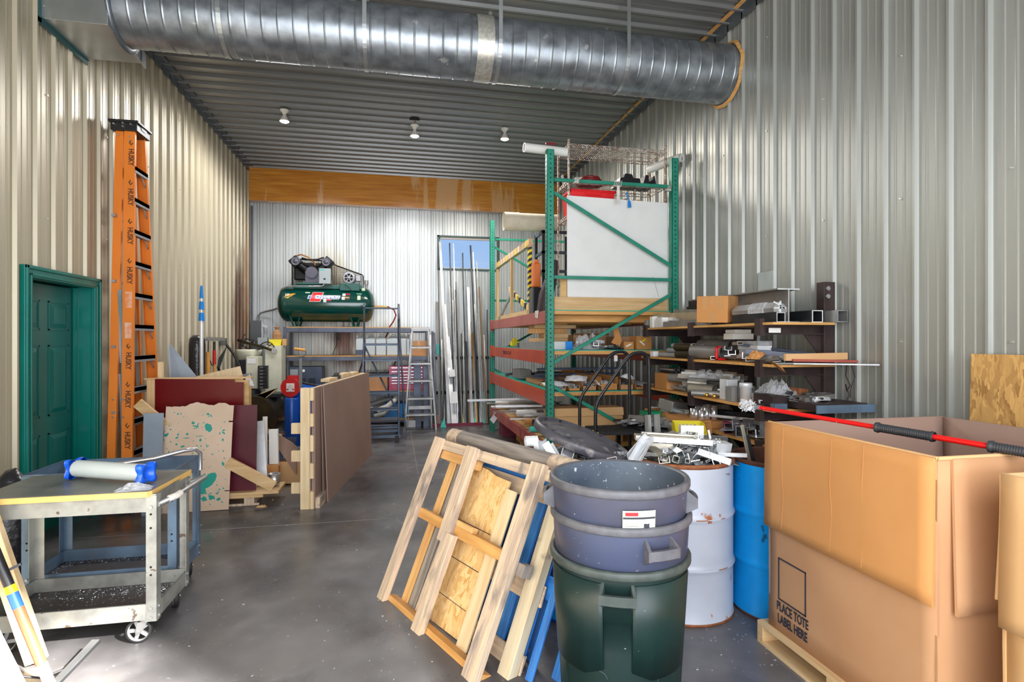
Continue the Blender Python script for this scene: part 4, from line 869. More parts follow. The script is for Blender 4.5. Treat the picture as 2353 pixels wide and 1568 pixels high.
def cart(loc, Lx, Dy, mleg, mlip, mtray, label, zt=0.757, top=None):
    t = thing('utility_cart', label, 'cart', loc)
    zb, lip = 0.13, 0.082
    for zz, hh in ((zb,lip),(zt-0.075,0.09 if top is None else 0.072)):
        mb = MB(); mb.box(0,Lx,0,0.003,zz,zz+hh); mb.box(0,Lx,Dy-0.003,Dy,zz,zz+hh); mb.box(0,0.003,0,Dy,zz,zz+hh); mb.box(Lx-0.003,Lx,0,Dy,zz,zz+hh)
        for (x0,x1,y0,y1) in ((0,Lx,-0.001,0.008),(0,Lx,Dy-0.008,Dy+0.001),(-0.001,0.008,0,Dy),(Lx-0.008,Lx+0.001,0,Dy)): mb.box(x0,x1,y0,y1,zz+hh-0.004,zz+hh)
        s = part(t,'shelf_lip',mb,mlip)
        mb = MB(); mb.box(0.003,Lx-0.003,0.003,Dy-0.003,zz+0.004,zz+0.008); part(s,'shelf_tray',mb,mtray)
    for (x,y,sx,sy) in ((0,0,1,1),(Lx,0,-1,1),(0,Dy,1,-1),(Lx,Dy,-1,-1)):
        mb = MB(); w = 0.048
        mb.box(min(x-sx*.003,x+sx*w),max(x-sx*.003,x+sx*w),min(y-sy*.003,y),max(y-sy*.003,y),zb-0.008,zt+0.008)
        mb.box(min(x-sx*.003,x),max(x-sx*.003,x),min(y-sy*.003,y+sy*w),max(y-sy*.003,y+sy*w),zb-0.008,zt+0.008)
        lg = part(t,'leg',mb,mleg,bevel=0.001)
        mb = MB()
        for z in (zb+0.012,zb+0.06,zt-0.05): mb.cyl((x+sx*0.025,y-sy*0.003,z),(x+sx*0.025,y-sy*0.009,z),0.009,n=10); mb.cyl((x-sx*0.003,y+sy*0.025,z),(x-sx*0.009,y+sy*0.025,z),0.009,n=10)
        part(lg,'bolts',mb,'alu_dull')
        mb = MB()
        for z in (0.36,0.40,0.60,0.72-0.05): mb.cyl((x+sx*0.025,y-sy*0.0031,z),(x+sx*0.025,y-sy*0.0036,z),0.006,n=10)
        part(lg,'bolt_holes',mb,'hole_black')
    for (x,y,a) in ((0.06,0.05,0.2),(Lx-0.07,0.045,PI),(0.06,Dy-0.05,0.4),(Lx-0.05,Dy-0.05,2.0)): caster(t,x,y,zb,a)
    return t
c1 = cart((-1.985,3.185,0),0.79,0.455,'cart_grey','cart_grey','cart_tray','worn grey steel utility cart with a wood-edged dark top, nearest the camera')
mb = MB(); zt = 0.762; mb.poly([(-0.02,-0.02,zt),(0.755,-0.02,zt),(0.77,0.0,zt),(0.80,0.475,zt),(-0.02,0.475,zt)],0.028,(0,0,1)); part(c1,'top_board_edge',mb,'edge_wood',label='bright wood edging')
mb = MB(); zt = 0.7905; mb.poly([(-0.015,-0.015,zt),(0.75,-0.015,zt),(0.765,0.002,zt),(0.795,0.47,zt),(-0.015,0.47,zt)],0.002,(0,0,1)); part(c1,'top_sheet',mb,'cart_top')
mb = MB(); mb.tube([(0.79,0.03,0.715),(0.835,0.03,0.735),(0.86,0.06,0.742),(0.885,0.44,0.748),(0.86,0.475,0.742),(0.80,0.47,0.72)],0.0125,10); part(c1,'push_handle',mb,'alu_dull')
mb = MB(); mb.tube([(0.835,0.032,0.737),(0.861,0.06,0.743),(0.864,0.11,0.744)],0.017,10); part(c1,'tape_wrap',mb,'strap_white',label='white tape round the handle end')
mb = MB(); rs = random.Random(21)
for k in range(420):
    x = rs.betavariate(2.2,1.2)*0.76+0.01; y = 0.43-abs(rs.gauss(0,0.10)); y = max(0.02,y)
    mb.cbox((x,y,0.141),(rs.uniform(.002,.010),0.0015,0.002),Euler((rs.uniform(-.6,.6),rs.uniform(-.4,.4),rs.uniform(0,PI))).to_matrix())
tag(mesh('metal_shavings',mb,'shaving'),'bright metal shavings strewn on the lower tray of the grey cart','shavings',kind='stuff'); bpy.data.objects['metal_shavings'].location = (-1.985,3.185,0.0)
c2 = cart((-2.08,3.70,0),0.80,0.415,'cart_blue','cart_blue','cart_tray','blue-grey steel utility cart standing behind the grey one',zt=0.775)
mb = MB(); mb.tube([(0.42,0.16,0.80),(0.60,0.22,0.815),(0.74,0.28,0.845),(0.80,0.33,0.845),(0.815,0.37,0.81),(0.815,0.37,0.70)],0.0135,10); part(c2,'push_handle',mb,'alu_bright')
mb = MB(); rs = random.Random(22)
for k in range(220):
    x = rs.uniform(0.01,0.7); y = 0.40-abs(rs.gauss(0,0.03)); x = x if rs.random()<.6 else 0.03+abs(rs.gauss(0,.03)); y = y if x>0.1 else rs.uniform(.05,.4)
    mb.cbox((x,y,0.141),(rs.uniform(.002,.008),0.0015,0.002),Euler((0.3,0.2,rs.uniform(0,PI))).to_matrix())
o = mesh('metal_shavings',mb,'shaving'); tag(o,'line of metal shavings along the lower tray of the blue-grey cart','shavings',kind='stuff'); o.location = (-2.08,3.70,0)
# white film roll with blue end caps on the cart
RA, RB = Vector((-1.745,3.545,0.850)), Vector((-1.285,3.325,0.850)); ax = (RB-RA).normalized()
t = thing('film_roll','white roll with bright blue plastic end caps lying on the cart top','roll',RA); t.rotation_euler = ax.to_track_quat('Z','Y').to_euler(); LR = (RB-RA).length
mb = MB(); mb.cyl((0,0,0.03),(0,0,LR-0.03),0.046,n=32); part(t,'roll',mb,'film_white')
for z0,z1,s in ((0.0,0.032,-1),(LR-0.032,LR,1)):
    mb = MB(); prof_ = []
    vs = []; N_ = 48
    def rr(a): return 0.043+0.026*abs(math.cos(2*a+PI/2))**2.5
    for zz in (z0,z1): vs += [(rr(2*PI*k/N_)*math.cos(2*PI*k/N_),rr(2*PI*k/N_)*math.sin(2*PI*k/N_),zz) for k in range(N_)]
    ze = z1 if s>0 else z0; zi = ze-s*0.02
    vs += [(0.030*math.cos(2*PI*k/N_),0.030*math.sin(2*PI*k/N_),ze) for k in range(N_)]+[(0.028*math.cos(2*PI*k/N_),0.028*math.sin(2*PI*k/N_),zi) for k in range(N_)]
    e = N_ if s>0 else 0; o_ = 0 if s>0 else N_
    mb.add(vs,[(k,(k+1)%N_,(k+1)%N_+N_,k+N_) for k in range(N_)]+[(e+k,e+(k+1)%N_,2*N_+(k+1)%N_,2*N_+k) for k in range(N_)]+[(2*N_+k,2*N_+(k+1)%N_,3*N_+(k+1)%N_,3*N_+k) for k in range(N_)]+[tuple(range(3*N_,4*N_))],True)
    part(t,'end_cap',mb,'blue_plastic')
def crumple(w, d, h, seed, n=14, flat=0.4):
    mb = MB()
    def fn(s):
        def g(u,v):
            x = (u-.5)*w; y = (v-.5)*d; e = max(0.0,1-(abs(u-.5)*2)**2.5)*max(0.0,1-(abs(v-.5)*2)**2.5)
            return (x+0.1*w*noise.noise(Vector((u*5+seed,v*5,s))), y+0.1*d*noise.noise(Vector((u*5,v*5+seed,s))), (h*e*(0.55+0.9*noise.noise(Vector((u*6+seed,v*6,s)))+0.3*noise.noise(Vector((u*17,v*17,seed))))+0.002 if s>0 else 0.0))
        return g
    mb.grid(fn(1),n,n,False); mb.grid(fn(-1),n,n,False); return mb
def blob_bag(r, h, seed):
    mb = MB(); pr = [(0.001,0),(r*.9,0.01),(r,h*.2),(r*.95,h*.5),(r*.8,h*.75),(r*.5,h*.92),(r*.2,h),(0.001,h*1.0)]; mb.lathe(pr,(0,0,0),28)
    mb.v = [(x*(1+0.18*noise.noise(Vector((x*14,y*14,z*9+seed)))),y*(1+0.18*noise.noise(Vector((x*14+5,y*14,z*9+seed)))),max(0,z+0.03*noise.noise(Vector((x*12,y*12,z*5)))*(z>0.05))) for x,y,z in mb.v]; return mb
t = solo('plastic_bag','crumpled clear plastic bag on the cart top beside the roll','bag',crumple(0.16,0.09,0.035,3),'plastic_clear',loc=(-1.31,3.215,0.793),rot=(0,0,0.2))
solo('garbage_bag','black crumpled garbage bag behind the carts below the green door','bag',blob_bag(0.15,0.72,3),'bag_black',loc=(-2.42,4.20,0.0))
# ------------------------------------------------------------------ things leaning in the near left corner
def stick(name, label, cat, p0, p1, w, h, m, group=None, up=(0,-1,0), bevel=0.002):
    mb = MB(); P = Vector(p0); mb.beam((0,0,0),Vector(p1)-P,w,h,up); return solo(name,label,cat,mb,m,group,loc=P,bevel=bevel)
stick('lumber_stud','pale lumber stud leaning beside the wrapped pole at the left edge','lumber',(-1.68,3.10,0.02),(-1.98,3.10,1.05),0.085,0.038,'lumber_pale')
stick('narrow_board','narrow tan board leaning at the far left edge','lumber',(-1.90,3.05,0.02),(-2.10,3.02,1.15),0.09,0.02,'wood_weathered')
stick('cardboard_tube_box','long flat cardboard carton leaning at the lower left edge','carton',(-1.62,2.78,0.02),(-1.98,2.82,0.90),0.10,0.05,'cardboard_pale')
Q0, Q1 = Vector((-1.50,2.86,0.03)), Vector((-1.80,2.92,0.78)); dq = (Q1-Q0).normalized()
t = thing('garden_tool','long handled tool with rust red, blue, yellow and black bands, leaning at the left edge','tool',Q0); t.rotation_euler = dq.to_track_quat('Z','Y').to_euler()
for nm,z0,z1,m_,r in (('lower_shaft',0.0,0.10,'strap_white',0.021),('shaft',0.10,0.37,'pole_rustred',0.021),('blue_band',0.37,0.44,'decal_blue',0.0215),('yellow_band',0.44,0.475,'hazard_yellow',0.0215),('black_grip',0.475,0.68,'black_plastic',0.020),('orange_end',0.68,0.80,'decal_orange',0.020)):
    mb = MB(); mb.cyl((0,0,z0),(0,0,z1),r,n=20); part(t,nm,mb,m_)
mb = MB(); rs = random.Random(91)      # loose chips swept about the slab near the drums, carts and pallets
for k in range(420):
    g = rs.choice([(1.5,2.6,.35),(0.2,3.2,.9),(-0.9,3.6,.7),(-1.2,5.3,.35),(1.9,2.55,.2),(0.4,4.6,1.0)]); x = rs.gauss(g[0],g[2]); y = rs.gauss(g[1],g[2])
    if -2.4 < x < 3.1 and 2.0 < y < 7: s_ = rs.uniform(.4,1)**2; mb.cbox((x,y,0.0012),(0.012*s_,0.004*s_,0.0015),Matrix.Rotation(rs.uniform(0,PI),3,'Z'))
tag(mesh('floor_chips',mb,'shaving'),'tiny bright metal chips scattered over the concrete floor','chips',kind='stuff')
t = thing('squeegee_blade','flat metal-edged scraper blade angled up from the floor before the grey cart','scraper',(-1.44,3.02,0.0))
mb = MB(); mb.beam((-0.06,-0.26,0.012),(0.0,0.10,0.085),0.035,0.006,(0,0,1)); part(t,'blade',mb,'alu')
mb = MB(); mb.beam((-0.045,-0.26,0.008),(0.018,0.10,0.078),0.010,0.012,(0,0,1)); part(t,'rubber_edge',mb,'rubber')
mb = MB(); mb.tube([(-0.03,-0.05,0.045),(-0.12,-0.10,0.03),(-0.20,-0.12,0.06)],0.005,6); part(t,'wire_handle',mb,'rubber')
stick('thin_steel_rod','thin grey steel rod sticking out left of the lumber stud','rod',(-1.95,3.0,0.40),(-1.70,3.02,0.52),0.012,0.012,'steel_slate')
stick('white_rod','slim whitish tube leaning left of the banded tool','tube',(-1.55,2.80,0.02),(-1.84,2.86,0.62),0.025,0.012,'alu_white')
# ------------------------------------------------------------------ timber skid with leftover panels, by the ladder
t = thing('panel_skid','low timber skid with a plywood back and slanting braces, holding leftover sheets','skid',(-2.32,5.66,0))
mb = MB(); mb.box(0.0,1.24,0.0,0.36,0.105,0.13); part(t,'deck',mb,'lumber_x',bevel=0.003)
mb = MB(); mb.box(0.0,1.10,0.01,0.05,0.075,0.104); part(t,'front_rail',mb,'lumber_x',bevel=0.003)
for x in (0.1,0.93):
    mb = MB(); mb.box(x,x+0.09,0.02,0.34,0.0,0.074); part(t,'bearer',mb,'wood_weathered',bevel=0.004)
mb = MB(); mb.box(0.0,1.06,0.03,0.05,0.0,0.018); part(t,'bottom_board',mb,'wood_weathered')
mb = MB(); mb.box(0.0,0.90,0.335,0.35,0.131,1.165); part(t,'back_panel',mb,'plywood')
mb = MB(); mb.box(0.0,0.075,0.295,0.333,0.131,1.18); part(t,'post',mb,'lumber',bevel=0.003)
mb = MB(); mb.box(-0.02,0.93,0.29,0.40,1.181,1.195); part(t,'top_board',mb,'lumber_x')
def brace(p0,p1,w=0.09,h=0.038,m='lumber_x'):
    mb = MB(); mb.beam(p0,p1,w,h,(0,1,0)); part(t,'brace',mb,m,bevel=0.003)
brace((0.03,-0.02+0.05,0.99),(0.42,0.03,0.62)); brace((0.80,-0.025,0.43),(1.20,-0.01,0.175),0.10,0.04)
sk = (-2.32,5.66,0)
def sheet(name,label,cat,pts,th,m,nrm=(0,1,0),bevel=0.0):
    P = Vector(pts[0]); mb = MB(); mb.poly([Vector(p)-P for p in pts],th,nrm); return solo(name,label,cat,mb,m,loc=P,bevel=bevel)
sheet('red_board','wide glossy red laminate panel standing highest on the timber skid','panel',[(-2.24,5.935,0.14),(-1.457,5.935,0.14),(-1.457,5.935,1.145),(-1.54,5.935,1.147),(-1.54,5.935,1.175),(-2.24,5.935,1.19)],0.018,'red_laminate')
sheet('dark_red_board','narrow dark maroon panel standing behind the splattered board','panel',[(-2.0,5.72,0.134),(-1.293,5.72,0.134),(-1.300,5.80,0.936),(-2.0,5.80,0.94)],0.014,'red_laminate_dark',(0.0,1,-0.1))
# paint splattered hardboard, leaning
HB = Matrix.Translation((-2.085,5.575,0.0)) @ Matrix.Rotation(-math.radians(7.0),4,'X')
t = thing('splattered_board','tan hardboard with wavy torn top edge and green paint splatter, leaning on the skid','board'); t.matrix_world = HB
top = [(0.03,0.965)]+[(0.03+0.535*k/24, 0.955+(0.0 if k<7 else 0.040*math.sin(min(1,(k-7)/6)*PI/2) if k<12 else 0.040-0.035*min(1,(k-11)/6) if k<18 else 0.005+0.022*math.sin((k-18)/6*PI))+0.003*math.sin(k*2.3)) for k in range(25)]
mb = MB(); out_ = [(0.0,0,0.0),(0.59,0,0.005),(0.592,0,0.17),(0.55,0,0.17),(0.55,0,0.178),(0.592,0,0.178),(0.60,0,0.80),(0.565,0,0.80),(0.565,0,0.812),(0.60,0,0.812),(0.605,0,0.955)]+[(x,0,z) for x,z in reversed(top)]
mb.poly(out_,0.006,(0,1,0)); part(t,'hardboard_sheet',mb,'hardboard')
mb = MB(); rs = random.Random(44)
def blob(cx,cz,r,st=1.0,ang=0.0,n=9):
    ca,sa = math.cos(ang),math.sin(ang); P = []
    for k in range(n):
        a = 2*PI*k/n; q = r*rs.uniform(.6,1.25); x = q*math.cos(a)*st; z = q*math.sin(a); P.append((cx+x*ca-z*sa,-0.0006,cz+x*sa+z*ca))
    if all(0.015 < p[0] < 0.58 and 0.02 < p[2] < 0.93 for p in P): mb.add([(cx,-0.0007,cz)]+P,[(0,k+1,(k+1)%n+1) for k in range(n)])
for cx,cz,r,st,an in ((.13,.885,.010,1,0),(.155,.887,.008,.7,0),(.385,.88,.018,.7,1.0),(.26,.80,.014,1.2,.5),(.285,.77,.030,.25,1.2),(.30,.775,.03,.2,-.4),(.395,.765,.035,1.0,.1),(.40,.74,.03,1.3,-.1),(.06,.66,.028,1.8,.1),(.045,.70,.014,1.6,.6),(.215,.70,.012,1,0),(.21,.665,.03,.15,1.5),(.14,.70,.010,1,0),(.33,.68,.030,.13,1.5),(.33,.645,.014,.8,0),(.13,.61,.010,1,0),(.52,.64,.016,.6,.3),(.53,.42,.022,.5,.2),(.285,.42,.02,1.4,.5),(.27,.56,.012,1.5,.7),(.40,.25,.05,1.6,.9),(.44,.30,.04,1.2,.4),(.37,.18,.03,1.5,1.1),(.44,.12,.03,.8,1.4),(.50,.10,.014,1.6,.2),(.38,.11,.02,1.5,-.5),(.055,.43,.014,.7,.8),(.05,.385,.010,.6,0)): blob(cx,cz,r,st,an)
for k in range(210):
    g = rs.choice([(.30,.62,.16),(.4,.22,.11),(.08,.75,.06),(.45,.12,.07),(.28,.45,.1),(.5,.6,.09)]); r = abs(rs.gauss(0,.0035))+.0012
    blob(rs.gauss(g[0],g[2]),rs.gauss(g[1],g[2]*1.2),r,rs.uniform(.4,2.6),rs.uniform(0,3),6)
o = part(t,'paint_splatter',mb,'splatter_green'); o['kind'] = 'stuff'
t = solo('grey_board','pale blue-grey panel leaning beside the splattered board, left of it','panel',MB().box(0,0.16,0,0.012,0,0.905),'panel_bluegrey',loc=(-2.20,5.54,0.0),rot=(-math.radians(3),0,0))
stick('white_trim_board','tall white trim board leaning right of the maroon panel','board',(-1.27,5.90,0.14),(-1.345,6.08,0.74),0.09,0.016,'alu_white')
stick('white_strip','white plastic strip standing behind the trim board','board',(-1.315,6.2,0.01),(-1.330,6.28,0.76),0.045,0.02,'pvc_white')
stick('white_block_board','short white board standing behind the white trim board','board',(-1.24,6.3,0.01),(-1.25,6.3,0.62),0.09,0.05,'pvc_white')
# triangular grey sheet, studs and boards poking up behind the red panel
sheet('grey_sheet','pointed grey painted sheet sticking up behind the red panel','sheet',[(-2.18,6.22,0.5),(-1.90,6.22,0.5),(-1.995,6.3,1.19),(-2.25,6.32,1.53),(-2.26,6.31,1.46)],0.006,'panel_bluegrey',(0,1,-0.1))
stick('lumber_stud','short pale stud standing upright behind the red panel, left of the grey sheet','lumber',(-2.235,6.1,0.001),(-2.252,6.1,1.345),0.038,0.05,'lumber_pale')
stick('pine_board','pale pine board lying on edge behind the red panel','lumber',(-2.05,6.36,1.125),(-1.60,6.44,1.235),0.02,0.10,'lumber_pale',up=(0,0,1))
stick('pine_board','orange-edged pine board under the pale one behind the red panel','lumber',(-1.95,6.34,1.09),(-1.58,6.42,1.155),0.02,0.06,'wood_fresh',up=(0,0,1))
t = solo('wood_bin','plain plywood bin behind the skid, holding the boards up','crate',MB().box(0,0.60,0,0.5,0,1.07),'plywood',loc=(-2.22,6.45,0.0))
solo('white_rag','crumpled white paper at the end of the pine boards','paper',crumple(0.10,0.07,0.12,5),'white_paper',loc=(-1.535,6.46,1.07))
# floor clutter beyond the skid
solo('metal_bucket','dented shiny metal can on the skid end','bucket',MB().lathe([(0,0),(0.048,0.0),(0.052,0.03),(0.058,0.12),(0.05,0.12),(0.045,0.02),(0,0.02)],(0,0,0),24),'alu',loc=(-1.16,5.87,0.131))
t = thing('scrap_carton','tan cardboard carton full of thin offcuts behind the skid','box',(-1.32,6.42,0))
mb = MB(); mb.box(0,0.38,0,0.01,0,0.25); mb.box(0,0.38,0.30,0.31,0,0.25); mb.box(0,0.01,0,0.31,0,0.25); mb.box(0.37,0.38,0,0.31,0,0.25); mb.box(0,0.38,0,0.31,0,0.01); part(t,'carton_walls',mb,'cardboard_pale')
solo('small_carton','small orange cardboard box with a dark tape stripe on the skid clutter','box',MB().box(0,0.12,0,0.10,0,0.13),'cardboard_bright',loc=(-1.30,6.17,0.13))
solo('block_stack','wooden block under the small taped carton','block',MB().box(0,0.10,0,0.1,0,0.129),'lumber_x',loc=(-1.29,6.17,0.0))
rs = random.Random(9)
for k,(x,y,z,w,h,ang,m_) in enumerate(((-1.27,6.50,0.24,0.13,0.20,0.3,'dark_blue_grey'),(-1.17,6.52,0.25,0.15,0.26,-0.3,'dark_blue_grey'),(-1.10,6.55,0.25,0.20,0.14,0.2,'panel_bluegrey'),(-1.12,6.60,0.25,0.24,0.09,0.1,'alu_white'),(-1.05,6.50,0.25,0.18,0.06,-0.2,'dark_blue_grey'))):
    solo('sheet_offcut',('dark blue offcut standing in the scrap carton, left one','larger dark blue offcut standing in the scrap carton','pale grey offcut in the scrap carton','white offcut at the back of the scrap carton','low dark offcut at the front of the scrap carton')[k],'offcut',MB().box(-w/2,w/2,0,0.006,0,h),m_,loc=(x,y,z),rot=(-0.5,0.2*ang,ang),group='sheet offcuts in the carton')
sheet('cardboard_sheet','torn brown cardboard sheet slanting against the panel stack','cardboard',[(-1.435,6.62,0.625),(-1.10,6.50,0.44),(-1.035,6.45,0.39),(-1.035,6.35,0.12),(-1.30,6.55,0.45)],0.005,'cardboard_dull',(0.3,1,0.2))
solo('paper_scrap','small torn brown paper scrap on the floor by the skid','paper',crumple(0.09,0.05,0.02,2,8),'cardboard_pale',loc=(-1.22,5.61,0.001))
# ------------------------------------------------------------------ stack of 4 x 8 panels on edge
PS = (-0.853,5.45,0); PR = -math.radians(8.2)
t = thing('panel_stack','long stack of brown cardboard-faced panels standing on edge with a pale timber end frame','panel stack',PS,PR)
mb = MB(); mb.box(0.0,0.085,0.0,0.04,0.0,1.118); part(t,'end_stud',mb,'lumber_pale',bevel=0.003)
mb = MB(); mb.box(0.0,0.085,2.40,2.44,0.0,1.118); part(t,'end_stud',mb,'lumber_pale',bevel=0.003)
for k,(z0,z1) in enumerate(((0.0,0.16),(0.28,0.42),(0.53,0.68),(0.76,0.88),(1.0,1.118))):
    mb = MB(); mb.box(0.086,0.118,0.01,2.43,z0,z1); part(t,'spacer_rail',mb,'lumber_pale',bevel=0.002)
for k,z in enumerate((0.12,0.42,0.68)):
    mb = MB(); mb.box(-0.115,-0.002,0.10,0.14,z,z+0.10); part(t,'projecting_block',mb,'lumber_pale',bevel=0.004)
mb = MB(); mb.box(0.119,0.126,0.03,2.43,0.0,1.115); part(t,'inner_sheet',mb,'cardboard_dull')
mb = MB(); mb.box(0.127,0.165,0.04,2.44,0.0,0.10); part(t,'foot_board',mb,'wood_weathered')
mb = MB(); mb.poly([(0.150,0.20,0.11),(0.150,2.46,0.11),(0.130,2.46,1.118),(0.130,0.20,1.118)],0.006,(1,0,0)); part(t,'cardboard_sheet',mb,'cardboard_dull')
mb = MB(); mb.poly([(0.182,0.235,0.0),(0.182,2.50,0.0),(0.140,2.50,1.120),(0.140,0.235,1.120)],0.010,(1,0,0)); part(t,'cardboard_face',mb,'cardboard_dull')
mb = MB(); mb.box(0.087,0.117,0.06,0.064,0.02,1.10); part(t,'end_strip',mb,'cardboard_dull')
for k,(y,l,h) in enumerate(((0.75,0.35,0.03),(1.35,0.4,0.045),(1.85,0.35,0.03))):
    solo('lumber_offcut',('first','second','third')[k]+' pale lumber offcut lying on top of the panel stack, counted from the near end','lumber',MB().box(-0.05,0.04,0,l,0,h),'lumber_pale',loc=(PS[0]+0.03+0.143*y,PS[1]+0.99*y,1.119),rot=(0,0,PR))
solo('black_clamp','small black power tool body lying on the panel stack','tool',MB().box(-0.05,0.04,0,0.14,0,0.035).box(-0.03,0.02,0.02,0.22,0.035,0.06),'black_plastic',loc=(PS[0]+0.20,PS[1]+1.20,1.12),bevel=0.006)
# ------------------------------------------------------------------ tools against the left wall
t = thing('telescopic_pole','aluminium telescopic pole with blue collars standing by the left wall','pole',(-2.35,7.607,0.0))
mb = MB(); mb.cyl((0,0,0),(0,0,1.80),0.021,n=14); mb.cyl((0,0,1.8),(0,0,2.1),0.014,n=12); part(t,'pole_tubes',mb,'alu_white')
for z0,z1,r0,r1 in ((1.80,1.90,0.037,0.028),(1.94,2.04,0.032,0.024)): mb = MB(); mb.cyl((0,0,z0),(0,0,z1),r0,r1,n=16); part(t,'blue_collar',mb,'pole_blue')
mb = MB(); mb.cyl((0,0,2.08),(0,0,2.235),0.023,0.013,n=16); part(t,'blue_tip',mb,'pole_blue')
solo('wrapped_roll','tall roll wrapped in glossy black plastic by the left wall','roll',MB().lathe([(0,0),(0.08,0.0),(0.09,0.05),(0.095,1.50),(0.085,1.58),(0.05,1.62),(0,1.625)],(0,0,0),20),'bag_black',loc=(-2.46,7.80,0.0))
t = thing('floor_squeegee','red and wood handled floor squeegee standing head up by the left wall','squeegee',(-2.42,8.35,0.0))
mb = MB(); mb.cyl((0,0,0),(0,0,1.23),0.018,n=12); part(t,'wood_handle',mb,'tool_wood')
mb = MB(); mb.cyl((0,0,1.23),(0,0,1.42),0.021,n=12); part(t,'red_handle',mb,'pole_red')
mb = MB(); mb.cyl((0,0,1.42),(0,0,1.54),0.017,n=12); mb.tube([(0,-0.25,1.575),(0,-0.26,1.35),(0,-0.10,1.22),(0,0.0,1.22)],0.006,6); part(t,'black_socket',mb,'black_plastic')
mb = MB(); mb.box(-0.02,0.03,-0.32,0.42,1.55,1.575); mb.box(-0.006,0.006,-0.32,0.42,1.575,1.60); part(t,'squeegee_head',mb,'alu_dull')
solo('tool_handle','thick orange wooden tool handle standing left of the squeegee','handle',MB().cyl((0,0,0),(0,0,1.40),0.030,n=14),'tool_wood',loc=(-2.42,8.06,0.0))
t = thing('shovel','dark steel shovel standing blade up against the left wall','shovel',(-2.45,8.62,0.0))
mb = MB(); mb.tube([(0,0,0),(0,-0.02,0.9),(0.01,0.05,1.1),(0,0.0,1.18)],0.018,10); part(t,'handle',mb,'rubber')
mb = MB(); mb.poly([(0,-0.05,1.16),(0,0.06,1.16),(0.02,0.19,1.32),(0.04,0.30,1.50),(0.03,0.20,1.42),(0.0,0.02,1.30)],0.006,(1,0,0)); part(t,'blade',mb,'steel_dark')
# ------------------------------------------------------------------ milling machine in the back left corner
t = thing('milling_machine','ivory milling machine with rounded cabinet, dark table and round brown base housing','machine',(-2.05,9.5,0.0))
mb = MB(); mb.box(-0.02,0.235,0.25,0.62,0.70,1.47); part(t,'column',mb,'machine_ivory',bevel=0.012)
mb = MB(); mb.box(-0.235,-0.06,-0.05,0.30,0.795,1.30); part(t,'control_cabinet',mb,'machine_ivory',bevel=0.012)
mb = MB(); mb.box(-0.345,-0.236,-0.03,0.30,0.80,1.25); part(t,'dark_side_cover',mb,'black_plastic',bevel=0.008)
mb = MB(); mb.box(-0.215,-0.09,-0.054,-0.051,1.19,1.27); part(t,'rating_plate',mb,'white_paper')
mb = MB(); mb.lathe([(0,0.0),(0.15,0.0),(0.20,0.20),(0.20,0.24),(0,0.24)],(-0.30,0.45,1.17),24); part(t,'round_housing',mb,'machine_ivory')
mb = MB(); mb.box(-0.50,0.30,-0.15,0.35,0.66,0.72); mb.box(-0.30,0.0,-0.22,0.4,0.60,0.66); mb.cyl((-0.15,0.0,0.72),(-0.15,0.0,0.78),0.13,n=24); part(t,'table',mb,'steel_dark',bevel=0.006)
mb = MB(); mb.poly([(-0.30,-0.30,0.60),(0.02,-0.30,0.60),(0.26,-0.30,0.78),(0.27,-0.30,0.82),(0.05,-0.30,0.76),(-0.10,-0.30,0.50),(-0.30,-0.30,0.56)],0.06,(0,1,0)); part(t,'splash_tray',mb,'machine_tan')
mb = MB(); mb.cyl((-0.06,-0.45,0.37),(-0.06,0.40,0.37),0.345,n=40); part(t,'base_housing',mb,'brown_metal')
mb = MB(); mb.cyl((-0.06,-0.30,0.37),(-0.06,-0.26,0.37),0.352,n=40); part(t,'housing_band',mb,'steel_dark')
for z in (0.86,0.95,1.04): mb = MB(); mb.beam((-0.40,-0.2,z-0.05),(-0.12,-0.2,z),0.02,0.03); part(t,'lever',mb,'alu_dull')
mb = MB(); mb.tube([(-0.53,0.7,1.56),(-0.35,0.4,1.52),(-0.05,0.25,1.45),(0.13,0.22,1.385)],0.022,10); part(t,'thick_cable',mb,'brown_metal')
mb = MB(); mb.cyl((0.13,0.20,1.385),(0.13,0.245,1.385),0.04,n=20); part(t,'cable_gland',mb,'alu_dull')
for k,(a,b,c) in enumerate((((-0.1,0.3,1.48),(0.05,0.24,1.60),(0.13,0.24,1.44)),((-0.45,0.5,1.5),(-0.20,0.3,1.30),(0.1,0.24,1.5)),((-0.5,0.6,1.1),(-0.46,0.4,1.55),(-0.35,0.4,1.66)))):
    mb = MB(); A,B,C_ = Vector(a),Vector(b),Vector(c); mb.tube([A*(1-s)**2+B*2*s*(1-s)+C_*s*s for s in [i/10 for i in range(11)]],0.008,6); part(t,'thin_hose',mb,'rubber')
for k in range(7):
    z0 = 0.80+k*0.052
    tt = thing('parts_bin','small black bin stacked on the milling machine front, '+('lowest','second lowest','third lowest','middle','third highest','second highest','topmost')[k]+' of seven','bin',(-2.09,9.36,z0),0,'stacked black bins on the milling machine')
    mb = MB(); mb.box(0,0.14,0.0,0.10,0.0,0.048); part(tt,'bin_body',mb,'black_plastic',bevel=0.004)
    mb = MB(); mb.box(0.03,0.075,-0.004,-0.0005,0.012,0.034); part(tt,'label_window',mb,'grey_box')
t = thing('yellow_bin','small yellow bin with a brown paper bag on top of the milling machine','bin',(-1.93,9.85,1.472))
mb = MB(); mb.poly([(-0.08,0,0),(0.08,0,0),(0.10,0,0.10),(-0.10,0,0.10)],0.18,(0,1,0)); part(t,'bin_body',mb,'bin_yellow')
solo('paper_bag','crumpled brown paper bag standing in the yellow bin','bag',MB().lathe([(0.0,0.0),(0.07,0.0),(0.075,0.08),(0.045,0.14),(0.025,0.16),(0.045,0.20),(0.03,0.21)],(0,0,0),9,smooth=False),'bag_brown',loc=(-1.92,9.93,1.575))
